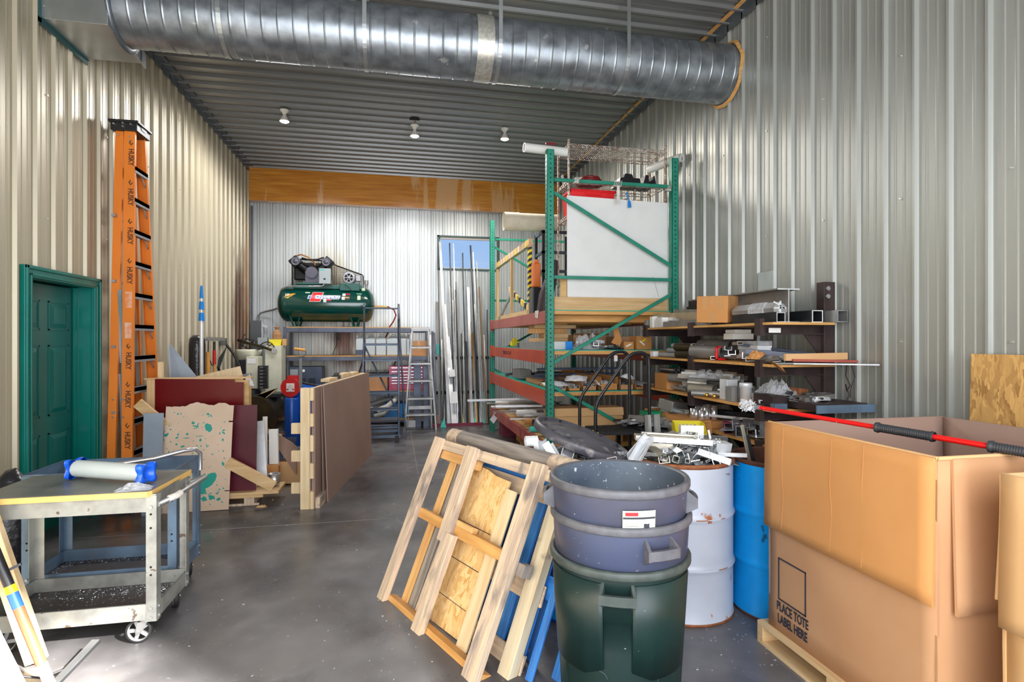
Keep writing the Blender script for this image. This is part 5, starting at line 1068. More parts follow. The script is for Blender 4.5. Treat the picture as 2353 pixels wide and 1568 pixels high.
solo('grey_junction_box','flat grey box standing on the milling machine beside the yellow bin','box',MB().box(-0.075,0.075,0,0.10,0,0.13),'control_grey',loc=(-2.14,9.9,1.472),bevel=0.004)
solo('tan_carton','small tan carton right of the yellow bin on the milling machine','box',MB().box(-0.03,0.03,0,0.10,0,0.11),'cardboard_pale',loc=(-1.80,9.9,1.472))
# switch boxes, conduit and cords in the corner
t = thing('electrical_panel','grey electrical disconnect box with conduit on the back wall corner','electrical box',(-2.50,YB-0.155,1.49))
mb = MB(); mb.box(-0.09,0.09,0,0.13,0.04,0.43); part(t,'upper_box',mb,'grey_box',bevel=0.004)
mb = MB(); mb.box(-0.085,0.085,0,0.13,-0.18,0.0); part(t,'lower_box',mb,'grey_box',bevel=0.004)
mb = MB(); mb.box(0.092,0.115,0.02,0.09,0.06,0.42); mb.cbox((0.15,0.05,0.33),(0.10,0.03,0.05),Matrix.Rotation(0.4,3,'Y')); part(t,'switch_lever',mb,'alu_white')
mb = MB(); mb.cyl((-0.04,0.06,0.0),(-0.04,0.06,0.04),0.015,n=10); mb.cyl((0.04,0.06,0.0),(0.04,0.06,0.04),0.015,n=10); part(t,'conduit_nipples',mb,'alu')
t = solo('conduit','bent metal conduit running from the corner electrical box up to the compressor tank','conduit',MB().tube([(0,0,0),(0.01,0,0.07),(0.06,-0.01,0.135),(0.16,-0.04,0.165),(0.30,-0.12,0.19),(0.46,-0.34,0.225)],0.016,10),'alu_dull',loc=(-2.49,YB-0.09,1.925))
solo('outlet_box','small grey outlet box on the left wall above the machine cords','outlet',MB().box(0,0.06,-0.06,0.08,0,0.11),'grey_box',loc=(XL+0.021,9.35,1.48),bevel=0.003)
for k,(m_,r,P,lab) in enumerate((('rubber',0.02,[(XL+0.07,9.4,1.50),(-2.45,9.4,1.35),(-2.36,9.4,1.15),(-2.36,9.45,0.85)],'thick black cord drooping from the outlet box behind the machine'),
    ('rubber',0.012,[(-2.47,9.9,1.05),(-2.47,9.9,1.45),(-2.40,9.9,1.58),(-2.26,9.9,1.56),(-2.20,9.9,1.45),(-2.24,9.9,1.30)],'black cord looping up over the machine in the corner'),
    ('hose_grey',0.014,[(-2.43,9.95,0.9),(-2.45,9.95,1.4),(-2.38,9.95,1.55),(-2.30,9.95,1.48)],'grey looped hose behind the milling machine'))):
    mb = MB(); o0 = Vector(P[0]); mb.tube([Vector(p)-o0 for p in P],r,8); solo('cord',lab,'cord',mb,m_,loc=o0)
# ------------------------------------------------------------------ steel shelf with the compressor
SX0, SX1, SY0, SY1 = -1.885, 0.62, 10.27, 10.93
t = thing('steel_shelving','long slate grey steel shelf frame along the back wall carrying the compressor','shelving',(0,0,0))
for x in (SX0, SX1-0.05):
    for y in (SY0, SY1-0.05): mb = MB(); mb.box(x,x+0.05,y,y+0.05,0,1.79); part(t,'post',mb,'steel_slate',bevel=0.002)
for z0,z1 in ((1.70,1.775),(1.20,1.27),(0.565,0.635),(0.09,0.13)):
    for y in (SY0,SY1-0.045): mb = MB(); mb.box(SX0+0.05,SX1-0.05,y,y+0.045,z0,z1); part(t,'shelf_beam',mb,'steel_slate',bevel=0.002)
    mb = MB(); mb.box(SX0+0.05,SX1-0.05,SY0+0.0,SY1,z1+0.001,z1+0.016); part(t,'shelf_board',mb,'ply_edge')
def tankpt(): pass
TX, TY, TZ, TR = -1.20, 10.63, 2.205, 0.315
t = thing('air_compressor','dark green tank air compressor with a black twin pump, on the steel shelf','compressor',(TX,TY,1.791))
tz = TZ-1.791
X90 = Matrix.Rotation(PI/2,4,'Y'); prof = [(0.0,-0.84)]
for k in range(1,9): a = PI/2*k/8; prof.append((TR*math.sin(a),-0.68-0.16*math.cos(a)))
prof += [(TR,0.68)]
for k in range(7,0,-1): a = PI/2*k/8; prof.append((TR*math.sin(a),0.68+0.16*math.cos(a)))
prof.append((0.0,0.84))
mb = MB(); mb.lathe(prof,(0,0,tz),56,X90); part(t,'tank',mb,'tank_green')
for x in (-0.67,0.67): mb = MB(); mb.lathe([(TR+0.001,-0.006),(TR+0.004,0),(TR+0.001,0.006)],(x,0,tz),56,X90); part(t,'weld_seam',mb,'tank_green')
for x in (-0.52,0.50):
    mb = MB()
    for s in (-1,1):
        for q in (-1,1): mb.beam((x+q*0.03,s*0.14,0.012),(x+q*0.09,s*0.24,0.24),0.014,0.03)
    mb.box(x-0.09,x+0.09,-0.20,0.20,0.0,0.016); part(t,'foot',mb,'tank_green_matte')
dz = tz+TR
mb = MB(); mb.box(-0.55,0.62,-0.20,0.22,dz-0.05,dz+0.02); mb.box(-0.50,-0.05,-0.22,0.22,dz+0.02,dz+0.055); mb.box(0.24,0.58,-0.24,0.20,dz-0.08,dz+0.055); part(t,'top_platform',mb,'tank_green_matte',bevel=0.008)
mb = MB(); mb.box(-0.36,-0.10,-0.16,0.12,dz+0.055,dz+0.26); mb.cyl((-0.24,-0.20,dz+0.24),(-0.24,0.1,dz+0.24),0.10,n=28); mb.box(-0.40,-0.06,-0.14,0.1,dz+0.055,dz+0.09); part(t,'crankcase',mb,'pump_grey',bevel=0.01)
for s,xh in ((-1,-0.515),(1,0.0)):
    mb = MB(); c0 = Vector((-0.24+s*0.05,-0.03,dz+0.25)); c1 = Vector((xh+0.0,-0.03,dz+0.42)); dvv = (c1-c0).normalized()
    for k in range(9): p = c0+(c1-c0)*(k/8); mb.cyl(p,p+dvv*0.012,0.088,n=20)
    mb.cyl(c0,c1,0.065,n=20); part(t,'finned_cylinder',mb,'pump_black')
    mb = MB(); mb.cbox(c1+dvv*0.02,(0.17,0.20,0.17),Matrix.Rotation(s*0.7,3,'Y')); part(t,'cylinder_head',mb,'pump_black',bevel=0.015)
    mb = MB(); mb.lathe([(0,0.03),(0.03,0.032),(0.035,0.018),(0.055,0.020),(0.07,0.03),(0.076,0.02),(0.076,-0.03),(0,-0.03)],(xh,-0.17,dz+0.43),32,Matrix.Rotation(PI/2,4,'X')); part(t,'air_filter',mb,'pump_grey')
mb = MB(); mb.tube([(-0.60,-0.05,dz+0.45),(-0.56,-0.05,dz+0.53),(-0.44,-0.05,dz+0.57),(-0.33,-0.05,dz+0.53),(-0.22,-0.05,dz+0.44),(-0.2,-0.05,dz+0.38)],0.012,8); part(t,'copper_pipe',mb,'copper')
mb = MB(); mb.box(-0.58,0.08,0.04,0.12,dz+0.12,dz+0.44); part(t,'pump_block',mb,'pump_black',bevel=0.03)
mb = MB(); mb.cbox((-0.24,0.0,dz+0.40),(0.30,0.05,0.05)); mb.tube([(-0.42,-0.1,dz+0.5),(-0.3,-0.12,dz+0.47),(-0.15,-0.12,dz+0.48),(-0.05,-0.1,dz+0.52)],0.014,8); part(t,'manifold',mb,'pump_black')
mb = MB()      # wire belt guard
gp = [(-0.63,dz+0.0),(-0.63,dz+0.47),(-0.56,dz+0.52),(0.0,dz+0.50),(0.14,dz+0.42),(0.60,dz+0.26),(0.62,dz+0.24),(0.62,dz+0.0)]
mb.tube([(x,0.16,z) for x,z in gp]+[(gp[0][0],0.16,gp[0][1])],0.008,6); mb.tube([(x,0.26,z) for x,z in gp],0.008,6)
part(t,'belt_guard_frame',mb,'pump_black')
mb = MB()
def gtop(x):
    for i in range(len(gp)-1):
        if gp[i][0] <= x <= gp[i+1][0] and gp[i+1][0]>gp[i][0]: return gp[i][1]+(gp[i+1][1]-gp[i][1])*(x-gp[i][0])/(gp[i+1][0]-gp[i][0])
    return dz+0.3
for k in range(58):
    x = -0.62+k*0.0215; mb.cyl((x,0.165,dz),(x,0.165,gtop(x)),0.0022,n=4,cap=False)
for k in range(24):
    z = dz+0.02*k+0.01; x1 = 0.61
    while x1 > -0.6 and gtop(x1) < z: x1 -= 0.02
    mb.cyl((-0.62,0.167,z),(x1,0.167,z),0.0022,n=4,cap=False)
part(t,'belt_guard_mesh',mb,'pump_black')
mb = MB(); mb.lathe([(0.20,-0.01),(0.205,0.0),(0.20,0.02),(0.17,0.02),(0.17,-0.01)],(-0.24,0.20,dz+0.24),36,Matrix.Rotation(PI/2,4,'X')); part(t,'flywheel',mb,'pump_black')
mx, mz = 0.385, dz+0.165
mb = MB(); mb.cyl((mx,-0.12,mz),(mx,0.14,mz),0.112,n=36); part(t,'motor',mb,'motor_grey',bevel=0.006)
mb = MB(); mb.lathe([(0.075,0.0),(0.112,0.0),(0.112,0.012),(0.078,0.012)],(mx,-0.122,mz),32,Matrix.Rotation(PI/2,4,'X')); mb.lathe([(0,0.018),(0.035,0.014),(0.036,0.0)],(mx,-0.122,mz),20,Matrix.Rotation(PI/2,4,'X'))
for k in range(6): q = Matrix.Rotation(2*PI*k/6,3,'Y'); mb.cbox(Vector((mx,-0.128,mz))+q@Vector((0.06,0,0)),(0.055,0.010,0.014),q)
part(t,'motor_grille',mb,'motor_grey')
mb = MB(); mb.lathe([(0.036,0.0),(0.078,0.0)],(mx,-0.1205,mz),32,Matrix.Rotation(PI/2,4,'X')); part(t,'motor_vents',mb,'hole_black')
mb = MB(); mb.box(mx+0.12,mx+0.20,-0.06,0.08,mz-0.05,mz+0.05); part(t,'terminal_box',mb,'motor_grey',bevel=0.004)
mb = MB(); mb.box(-0.10,0.095,-0.33,-0.20,dz+0.03,dz+0.30); cb = part(t,'control_box',mb,'control_grey',bevel=0.003)
mb = MB(); mb.box(-0.085,-0.015,-0.332,-0.3305,dz+0.262,dz+0.28); part(cb,'teal_plate',mb,'teal_label')
mb = MB(); mb.box(-0.025,0.01,-0.334,-0.3305,dz+0.10,dz+0.125); part(cb,'button',mb,'hole_black')
mb = MB(); mb.tube([(-0.02,-0.27,dz+0.03),(-0.04,-0.27,dz+0.0),(-0.10,-0.28,dz-0.01),(-0.62,-0.28,dz-0.02),(-0.72,-0.26,dz-0.06),(-0.76,-0.22,dz-0.12)],0.012,8); part(t,'conduit_pipe',mb,'alu')
mb = MB(); mb.cyl((0.69,-0.05,dz-0.02),(0.69,-0.05,dz+0.05),0.02,n=12); mb.cyl((0.69,-0.05,dz+0.05),(0.69,-0.05,dz+0.13),0.036,n=16); mb.cyl((0.66,-0.17,dz-0.04),(0.66,-0.05,dz-0.04),0.008,n=8); part(t,'pressure_switch',mb,'alu_dull')
mb = MB(); mb.cyl((0.645,-0.20,dz-0.05),(0.645,-0.175,dz-0.05),0.033,n=20); part(t,'gauge',mb,'label_pale')
mb = MB(); mb.tube([(0.30,-0.22,dz+0.04),(0.40,-0.30,dz-0.02),(0.46,-0.27,dz-0.10)],0.005,6); part(t,'thin_line',mb,'rubber')
# tank decals (thin shells that follow the curve)
def tank_decal(pts, off, m_, name='decal', label=None):
    # pts in (x, s) with s = height along the curve measured from the tank axis level
    mb = MB(); r = TR+off; P = []
    n = len(pts)
    for x,s in pts: a = s/TR; P.append((x,-r*math.cos(a),tz+r*math.sin(a)))
    mb.add(P,[tuple(range(n))]); return part(t,name,mb,m_,label=label)
def tank_poly(x0,x1,s0,s1,off,m_,sl=0.0,name='decal',steps=8):
    mb = MB(); r = TR+off; vs = []
    for k in range(steps+1):
        s = s0+(s1-s0)*k/steps; a = s/TR; dx = sl*k/steps; y,z = -r*math.cos(a),tz+r*math.sin(a); vs += [(x0+dx,y,z),(x1+dx,y,z)]
    mb.add(vs,[(2*k,2*k+1,2*k+3,2*k+2) for k in range(steps)],True); return part(t,name,mb,m_)
def tank_text(body,size,x,s,off,m_,sx=1.0,shear=0.0,offset=0.0,name='lettering'):
    mb = MB(); mb.text(body,size,Matrix.Identity(4),0.0,offset=offset,sx=sx); r = TR+off; nv = []
    for vx,vy,vz in mb.v: a = (s+vy)/TR; nv.append((x+vx+shear*vy,-r*math.cos(a),tz+r*math.sin(a)))
    mb.v = nv; return part(t,name,mb,m_)
tank_poly(-0.30,0.23,0.075,0.150,0.0015,'decal_white',0.02,'banner_border')
tank_poly(-0.29,0.22,0.082,0.143,0.0022,'decal_blue',0.02,'banner')
tank_poly(-0.265,-0.08,0.028,0.215,0.0026,'decal_white',0.055,'letter_border')
tank_poly(-0.258,-0.086,0.034,0.209,0.0032,'decal_red',0.052,'letter_c')
tank_poly(-0.175,-0.045,0.080,0.150,0.0038,'decal_white',0.02,'banner_notch'); tank_poly(-0.170,-0.045,0.086,0.144,0.0042,'decal_blue',0.02,'banner_notch')
tank_text('CHAMPION',0.070,0.045,0.113,0.0065,'decal_white',1.12,0.25,0.003)
for x,s,m2 in ((-0.03,0.045,'decal_white'),(0.28,0.095,'decal_white'),(0.29,0.165,'decal_white')):
    tank_poly(x,x+0.135,s-0.028,s+0.03,0.0015,'print_black',0,'warning_label'); tank_poly(x,x+0.05,s-0.026,s+0.028,0.0022,m2,0,'warning_symbol'); tank_poly(x+0.055,x+0.13,s+0.008,s+0.028,0.0022,'decal_red' if s<.08 or s>.15 else 'decal_orange',0,'warning_stripe')
    tank_decal([(x+0.008,s-0.018),(x+0.042,s-0.018),(x+0.025,s+0.018)],0.003,'print_black','warning_triangle'); tank_decal([(x+0.014,s-0.014),(x+0.036,s-0.014),(x+0.025,s+0.010)],0.0034,'decal_white','warning_triangle')
tank_poly(0.545,0.60,0.07,0.155,0.0015,'label_pale',0,'data_plate'); tank_poly(0.53,0.62,0.185,0.198,0.0015,'label_pale',0,'data_strip'); tank_poly(-0.34,-0.26,0.19,0.215,0.0015,'label_pale',0,'data_strip')
tank_decal([(-0.655,0.112),(-0.50,0.165),(-0.50,0.18),(-0.56,0.175),(-0.66,0.14)],0.0016,'decal_orange','flame_mark'); tank_decal([(-0.66,0.09),(-0.52,0.155),(-0.62,0.085)],0.0014,'decal_yellow','flame_mark')
tank_text('VFI',0.06,-0.635,0.15,0.003,'decal_white',0.9,0.3,0.001)
# compressor drain parts hanging through to the shelf below, wall stain is on the sheet
solo('drain_valve','small brass drain valve and hose tail hanging below the shelf top','valve',MB().cyl((0,0,0.05),(0,0,0.13),0.010,n=10).cyl((0,0,0),(0,0,0.05),0.022,n=10).tube([(0,0,0.0),(-0.02,0.02,-0.1),(-0.07,0.04,-0.22),(-0.10,0.05,-0.33)],0.007,6),'black_plastic',loc=(-1.04,10.80,1.565))
# air hose: brass fitting, red hose hanging in loops
P = [(-0.34,10.55,2.18),(-0.12,10.55,2.17),(-0.02,10.55,2.12),(0.02,10.56,2.02),(-0.03,10.58,1.90),(-0.10,10.60,1.80),(-0.10,10.96,1.76),(-0.17,11.0,1.62),(-0.35,11.04,1.3),(-0.60,11.05,1.15),(-0.72,11.05,0.80),(-0.85,11.05,0.66)]
mb = MB(); o0 = Vector(P[0]); mb.tube([Vector(p)-o0 for p in P],0.013,8); t = thing('air_hose','dark red air hose drooping from the right end of the compressor tank','hose',o0); part(t,'hose',mb,'hose_red')
mb = MB(); mb.cyl((-0.02,0,0),(0.20,0,-0.008),0.014,n=10)
for k in range(6): mb.cyl((k*0.035,0,-0.001*k),(k*0.035+0.015,0,-0.001*k),0.021,n=8)
part(t,'brass_fittings',mb,'brass')
P = [(0.02,10.98,1.15),(-0.12,11.0,0.95),(-0.2,11.0,0.80)]
mb = MB(); o0 = Vector(P[0]); mb.tube([Vector(p)-o0 for p in P],0.012,8); solo('hose_tail','short dark red hose hanging behind the rolling stairs','hose',mb,'hose_red',loc=o0)
P = [(-1.98,10.6,0.55),(-2.1,10.6,0.52),(-2.2,10.55,0.56)]
for P,lab in (([(-1.90,10.2,1.33),(-1.99,10.2,1.36),(-2.04,10.2,1.30),(-1.98,10.2,1.20),(-1.91,10.2,1.12),(-1.91,10.2,1.03),(-1.96,10.2,1.0),(-2.02,10.2,1.02)],'dark red hose coiled left of the shelf post'),([(-1.90,10.21,0.70),(-1.97,10.21,0.67),(-2.08,10.22,0.68)],'dark red hose end low beside the milling machine')):
    mb = MB(); o0 = Vector(P[0]); mb.tube([Vector(p)-o0 for p in P],0.014,8); solo('hose_loop',lab,'hose',mb,'hose_red',loc=o0)
mb = MB(); mb.tube([(0,0,0.45),(-0.08,0,0.3),(-0.05,0,0.12),(0,0.0,0.02)],0.01,6); mb.tube([(-0.02,0,0.2),(-0.14,0,0.0),(-0.2,0,-0.2)],0.01,6); mb.cbox((-0.04,0,0.15),(0.10,0.05,0.10)); solo('power_cord','black power cord and plug block hanging beside the left shelf post','cord',mb,'rubber',loc=(-1.91,10.18,0.62))
# things on the shelves
def jug(x, y, z, label, fill=None, w=0.19, h=0.33):
    t = thing('plastic_jug',label,'jug',(x,y,z),0,'plastic jugs on the middle shelf')
    mb = MB(); mb.box(-w/2,w/2,-0.07,0.07,0,h*0.80); mb.add([(-w/2,-0.07,h*.80),(w/2,-0.07,h*.80),(w/2,0.07,h*.80),(-w/2,0.07,h*.80),(-w*.2,-0.04,h*0.93),(w*.34,-0.04,h*0.97),(w*.34,0.04,h*0.97),(-w*.2,0.04,h*0.93)],[(0,1,5,4),(1,2,6,5),(2,3,7,6),(3,0,4,7),(4,5,6,7)]); b = part(t,'jug_body',mb,'jug',bevel=0.012)
    mb = MB(); mb.tube([(-w*.1,0,h*0.92),(-w*.05,0,h*1.02),(w*.25,0,h*1.03),(w*.33,0,h*0.95)],0.010,8); part(t,'jug_handle',mb,'jug')
    mb = MB(); mb.cyl((-w*.33,0,h*0.86),(-w*.33,0,h*0.99),0.022,n=14); part(t,'cap',mb,'pvc_white')
    if fill: mb = MB(); mb.box(-w/2-0.001,w/2+0.001,-0.071,0.071,0.008,fill); part(t,'liquid',mb,'dark_blue_grey')
    return t
for k,(x,w,f,lab) in enumerate(((-0.610,0.145,0.10,'clear plastic jug with dark liquid in the bottom, leftmost on the middle shelf'),(-0.43,0.17,None,'milky plastic jug just right of the one with dark liquid'),(-0.245,0.18,None,'third milky plastic jug from the left on the middle shelf'),(-0.045,0.20,None,'widest milky plastic jug, fourth from the left on the middle shelf'),(0.135,0.14,None,'milky plastic jug behind the rolling stairs post'),(0.235,0.05,None,'thin milky bottle at the right end of the jug row'))): jug(x,10.42,1.287,lab,f,w,0.36)
def carton(name,label,x,y,z,w,d,h,m='cardboard',rot=0,group=None,tape=True,cat='box',flaps=False):
    t = thing(name,label,cat,(x,y,z),rot,group)
    if flaps:
        mb = MB(); th_=0.004; mb.box(0,w,0,th_,0,h); mb.box(0,w,d-th_,d,0,h); mb.box(0,th_,0,d,0,h); mb.box(w-th_,w,0,d,0,h); mb.box(0,w,0,d,0,th_); part(t,'box_walls',mb,m)
        mb = MB(); mb.poly([(0,0,h),(w,0,h),(w,-h*.25,h*1.12),(0,-h*.25,h*1.12)],0.004); part(t,'flap',mb,m)
    else:
        mb = MB(); mb.box(0,w,0,d,0,h); part(t,'box_body',mb,m,bevel=0.003)
        if tape: mb = MB(); mb.box(w*.44,w*.56,-0.0008,0,h*.3,h); mb.box(w*.44,w*.56,-0.0008,d,h,h+0.0008); part(t,'tape',mb,'kraft_tape')
    return t
carton('cardboard_carton','cardboard box with white top and cables on the middle shelf, behind the aluminium ladder',0.28,10.35,1.287,0.29,0.35,0.26,'cardboard')
carton('cardboard_carton','wide brown cardboard box on the lower shelf beside the tool chest',-0.50,10.35,0.652,0.37,0.4,0.27,'cardboard')
solo('mesh_tray','dark red wire mesh tray with prongs lying on the wide brown box','tray',(lambda m: [m.box(0,0.50,0,0.35,0.03,0.045)]+[m.cyl((0.02+0.016*k,0.02+0.3*((k*7)%11)/11,0.04),(0.02+0.016*k+0.008,0.02+0.3*((k*7)%11)/11,0.10),0.003,n=4) for k in range(30)]+[m.box(0.02,0.04,0.05,0.3,0.0,0.03),m.box(0.45,0.47,0.05,0.3,0.0,0.03)] and m)(MB()),'steel_dark',loc=(-0.62,10.36,0.923))
t = thing('tool_chest','pinkish red steel tool chest with silver drawer pulls on the lower shelf','tool chest',(-0.105,10.30,0.652))
mb = MB(); mb.box(0,0.635,0.005,0.40,0,0.44); part(t,'chest_body',mb,'tool_red',bevel=0.006)
for k,(z0,z1) in enumerate(((0.36,0.42),(0.30,0.352),(0.25,0.293),(0.20,0.243),(0.15,0.193),(0.02,0.143))):
    mb = MB(); mb.box(0.04,0.595,-0.012,0.004,z0,z1); d_ = part(t,'drawer',mb,'tool_red',bevel=0.003)
    mb = MB(); mb.box(0.045,0.59,-0.022,-0.0125,z1-0.017,z1-0.002); part(d_,'drawer_pull',mb,'tool_silver')
t = thing('dark_machine_case','dark grey steel machine case with louvres on the lower shelf at the left','machine case',(-1.80,10.32,0.652))
mb = MB(); mb.box(0,0.55,0,0.42,0,0.44); part(t,'case_body',mb,'dark_blue_grey',bevel=0.008)
for x in (0.16,0.32):
    mb = MB()
    for k in range(10): mb.box(x,x+0.12,-0.004,0,0.03+k*0.022,0.04+k*0.022)
    part(t,'louvres',mb,'hole_black')
mb = MB(); mb.box(0.02,0.15,-0.002,0,0.30,0.40); part(t,'label_plate',mb,'control_grey')
mb = MB(); mb.lathe([(0,0),(0.025,0)],(0.24,-0.001,0.375),20,Matrix.Rotation(PI/2,4,'X')); part(t,'round_badge',mb,'decal_white')
solo('blue_bin','blue plastic tote on the bottom shelf','bin',MB().box(-0.19,0.14,0,0.4,0,0.27),'bin_blue',loc=(0,10.36,0.15),bevel=0.006)
solo('blue_case','second blue plastic tote on the bottom shelf, right of the first behind the stairs','bin',MB().box(0.16,0.24,0,0.4,0,0.26),'bin_blue',loc=(0,10.36,0.15),bevel=0.006)
for k,(P,r,m_,lab) in enumerate((([(-0.55,10.45,0.36),(-0.2,10.5,0.46),(0.05,10.55,0.5)],0.045,'hose_grey','grey corrugated duct hose lying on the bottom shelf'),([(-0.30,10.35,0.30),(-0.15,10.3,0.36),(-0.02,10.32,0.46),(0.03,10.4,0.54)],0.05,'pvc_white','pale corrugated hose curving up over the blue tote'),([(-0.36,10.33,0.20),(-0.2,10.3,0.24),(-0.1,10.34,0.32)],0.04,'hose_grey','short grey hose end low on the bottom shelf'))):
    mb = MB(); o0 = Vector(P[0]); Q = [Vector(p)-o0 for p in P]; n_ = 40; pts=[]; rad=[]
    for i in range(n_+1):
        f = i/n_*(len(Q)-1); j = min(int(f),len(Q)-2); pts.append(Q[j].lerp(Q[j+1],f-j)); rad.append(r*(1.0 if i%2 else 0.90))
    mb.tube(pts,rad,14); solo('flexible_hose',lab,'hose',mb,m_,loc=o0)
carton('cardboard_carton','low white carton on the floor shelf under the aluminium ladder',0.20,10.20,0.0,0.16,0.06,0.12,'white_paper',tape=False)
carton('black_carton','small dark carton with foil top on the bottom shelf near the panel stack',-0.49,10.33,0.15,0.12,0.2,0.14,'dark_blue_grey',tape=False)
carton('silver_carton','small silver tin on top of the dark carton on the bottom shelf',-0.49,10.33,0.291,0.11,0.2,0.08,'alu',tape=False)
for x,lab in ((0.33,'wide weathered grey board standing upright before the shelf under the aluminium ladder'),(0.50,'narrower grey board standing upright beside the right shelf post')):
    solo('grey_plank',lab,'plank',MB().box(0,0.13 if x<.4 else 0.09,0,0.03,0,1.19 if x<.4 else 1.10),'steel_slate',loc=(x,10.215,0.0),bevel=0.002)
# blue drum with a red hose reel
t = thing('plastic_drum','deep blue plastic drum behind the panel stack, red reel on its front','drum',(-1.33,9.05,0))
mb = MB(); mb.lathe([(0,0),(0.28,0),(0.285,0.03),(0.285,0.76),(0.27,0.84),(0.24,0.87),(0,0.87)],(0,0,0),40); part(t,'drum_body',mb,'drum_blue_deep')
solo('blue_drum_narrow','narrow deep blue drum standing left of the wide one under the reel','drum',MB().lathe([(0,0),(0.095,0),(0.10,0.02),(0.10,0.70),(0.09,0.72),(0,0.725)],(0,0,0),32),'drum_blue_deep',loc=(-1.47,8.66,0.0))
t = thing('hose_reel','round red hose reel with a white horseshoe mark, above the blue drum','hose reel',(-1.48,8.66,0.875))
mb = MB(); mb.cyl((0,-0.06,0),(0,0.06,0),0.135,n=40); mb.box(-0.05,0.13,-0.05,0.05,0.06,0.17); mb.cyl((0,0,-0.148),(0,0,-0.12),0.04,n=16); part(t,'reel_body',mb,'reel_red',bevel=0.006)
mb = MB(); mb.box(-0.055,0.055,-0.063,-0.061,-0.06,0.06); mk = part(t,'white_square',mb,'decal_white')
mb = MB(); arc = [(-0.036,-0.064,-0.025)]+[(-0.026*math.cos(PI*k/12)*1.0,-0.064,0.012+0.026*math.sin(PI*k/12)) for k in range(13)]+[(0.036,-0.064,-0.025)]
mb.tube(arc,0.009,6,flat=0.1); mb.box(-0.053,-0.026,-0.0645,-0.0635,-0.058+0.02,-0.02); mb.box(0.026,0.053,-0.0645,-0.0635,-0.038,-0.02); part(mk,'horseshoe_mark',mb,'reel_red')
mb = MB(); mb.tube([(0.12,0,0.08),(0.20,0,0.05),(0.30,0,0.03),(0.42,0,0.0)],0.017,8); part(t,'hose_outlet',mb,'rubber')
mb = MB(); mb.cyl((0.10,0,0.095),(0.15,0,0.075),0.021,n=12); part(t,'brass_nut',mb,'brass')
t = thing('crank_grinder','upright grey lever with an orange wooden handle above the hose reel','tool',(-1.33,8.55,0.86))
mb = MB(); mb.box(-0.02,0.02,-0.01,0.01,0,0.44); mb.tube([(0,0,0.42),(-0.05,0,0.46),(0.03,0,0.46),(0.07,0,0.50),(0.065,0,0.54)],0.008,8); part(t,'lever_arm',mb,'grey_box')
mb = MB(); mb.cyl((-0.09,0,0.575),(0.06,0,0.555),0.020,n=14); part(t,'wood_grip',mb,'tool_wood')
solo('white_jug_small','small white and blue bottle on the floor left of the blue drum','bottle',MB().lathe([(0,0),(0.05,0),(0.055,0.02),(0.055,0.12),(0.03,0.16),(0.03,0.19),(0,0.19)],(0,0,0),20),'pvc_white',loc=(-1.64,8.72,0.0))
stick('brown_plank','brown plank lying slanting on the floor behind the blue drum','lumber',(-1.9,9.0,0.03),(-1.50,9.9,0.12),0.12,0.03,'rust',up=(0,0,1))
# rolling stairs
t = thing('rolling_stairs','blue-grey steel rolling staircase with perforated treads and hand rails','rolling stairs',(-0.22,8.75,0))
for k in range(6):
    z = 0.25+0.25*k; y = 0.155*k; mb = MB(); mb.box(-0.27,0.27,y,y+0.19,z-0.006,z); mb.box(-0.27,0.27,y,y+0.02,z-0.032,z); tr = part(t,'tread',mb,'steel_blue')
    mb = MB()
    for j in range(26): mb.box(-0.262+0.0205*j,-0.254+0.0205*j,y-0.0,y+0.006,z,z+0.012)
    part(tr,'tread_teeth',mb,'steel_blue')
for s in (-1,1):
    x = s*0.28
    mb = MB(); mb.tube([(x,-0.02,0.10),(x,0.0,0.25),(x,0.78,1.50),(x,0.93,1.53)],0.016,8); part(t,'stringer',mb,'steel_blue')
    mb = MB(); mb.tube([(x,0.86,0.05),(x,0.86,2.12),(x,0.84,2.155),(x,0.80,2.13),(x,0.74,1.90) if s>0 else (x,0.79,2.10)],0.017,8); part(t,'post',mb,'steel_slate')
mb = MB(); mb.cyl((-0.28,0.86,2.09),(0.28,0.86,2.09),0.013,n=10); part(t,'guard_rail',mb,'steel_slate')
mb = MB(); mb.tube([(0.28,0.84,2.14),(0.30,0.70,1.6),(0.34,0.50,0.9),(0.385,0.20,0.02)],0.015,8); part(t,'hand_rail',mb,'steel_slate')
mb = MB(); mb.tube([(-0.28,0.84,1.48),(0.26,0.72,0.38)],0.015,8); part(t,'cross_brace',mb,'steel_blue')
for z,y in ((0.17,0.05),(0.10,-0.06),(0.30,0.5)): mb = MB(); mb.box(-0.28,0.30,y,y+0.03,z-0.02,z+0.02); part(t,'base_bar',mb,'steel_blue')
for x,y in ((-0.26,-0.02),(0.25,-0.02),(-0.26,0.84),(0.25,0.84)):
    mb = MB(); mb.box(x-0.03,x+0.03,y-0.05,y-0.02,0.0,0.11); mb.cyl((x-0.02,y,0.045),(x+0.02,y,0.045),0.045,n=18); part(t,'caster',mb,'rubber')
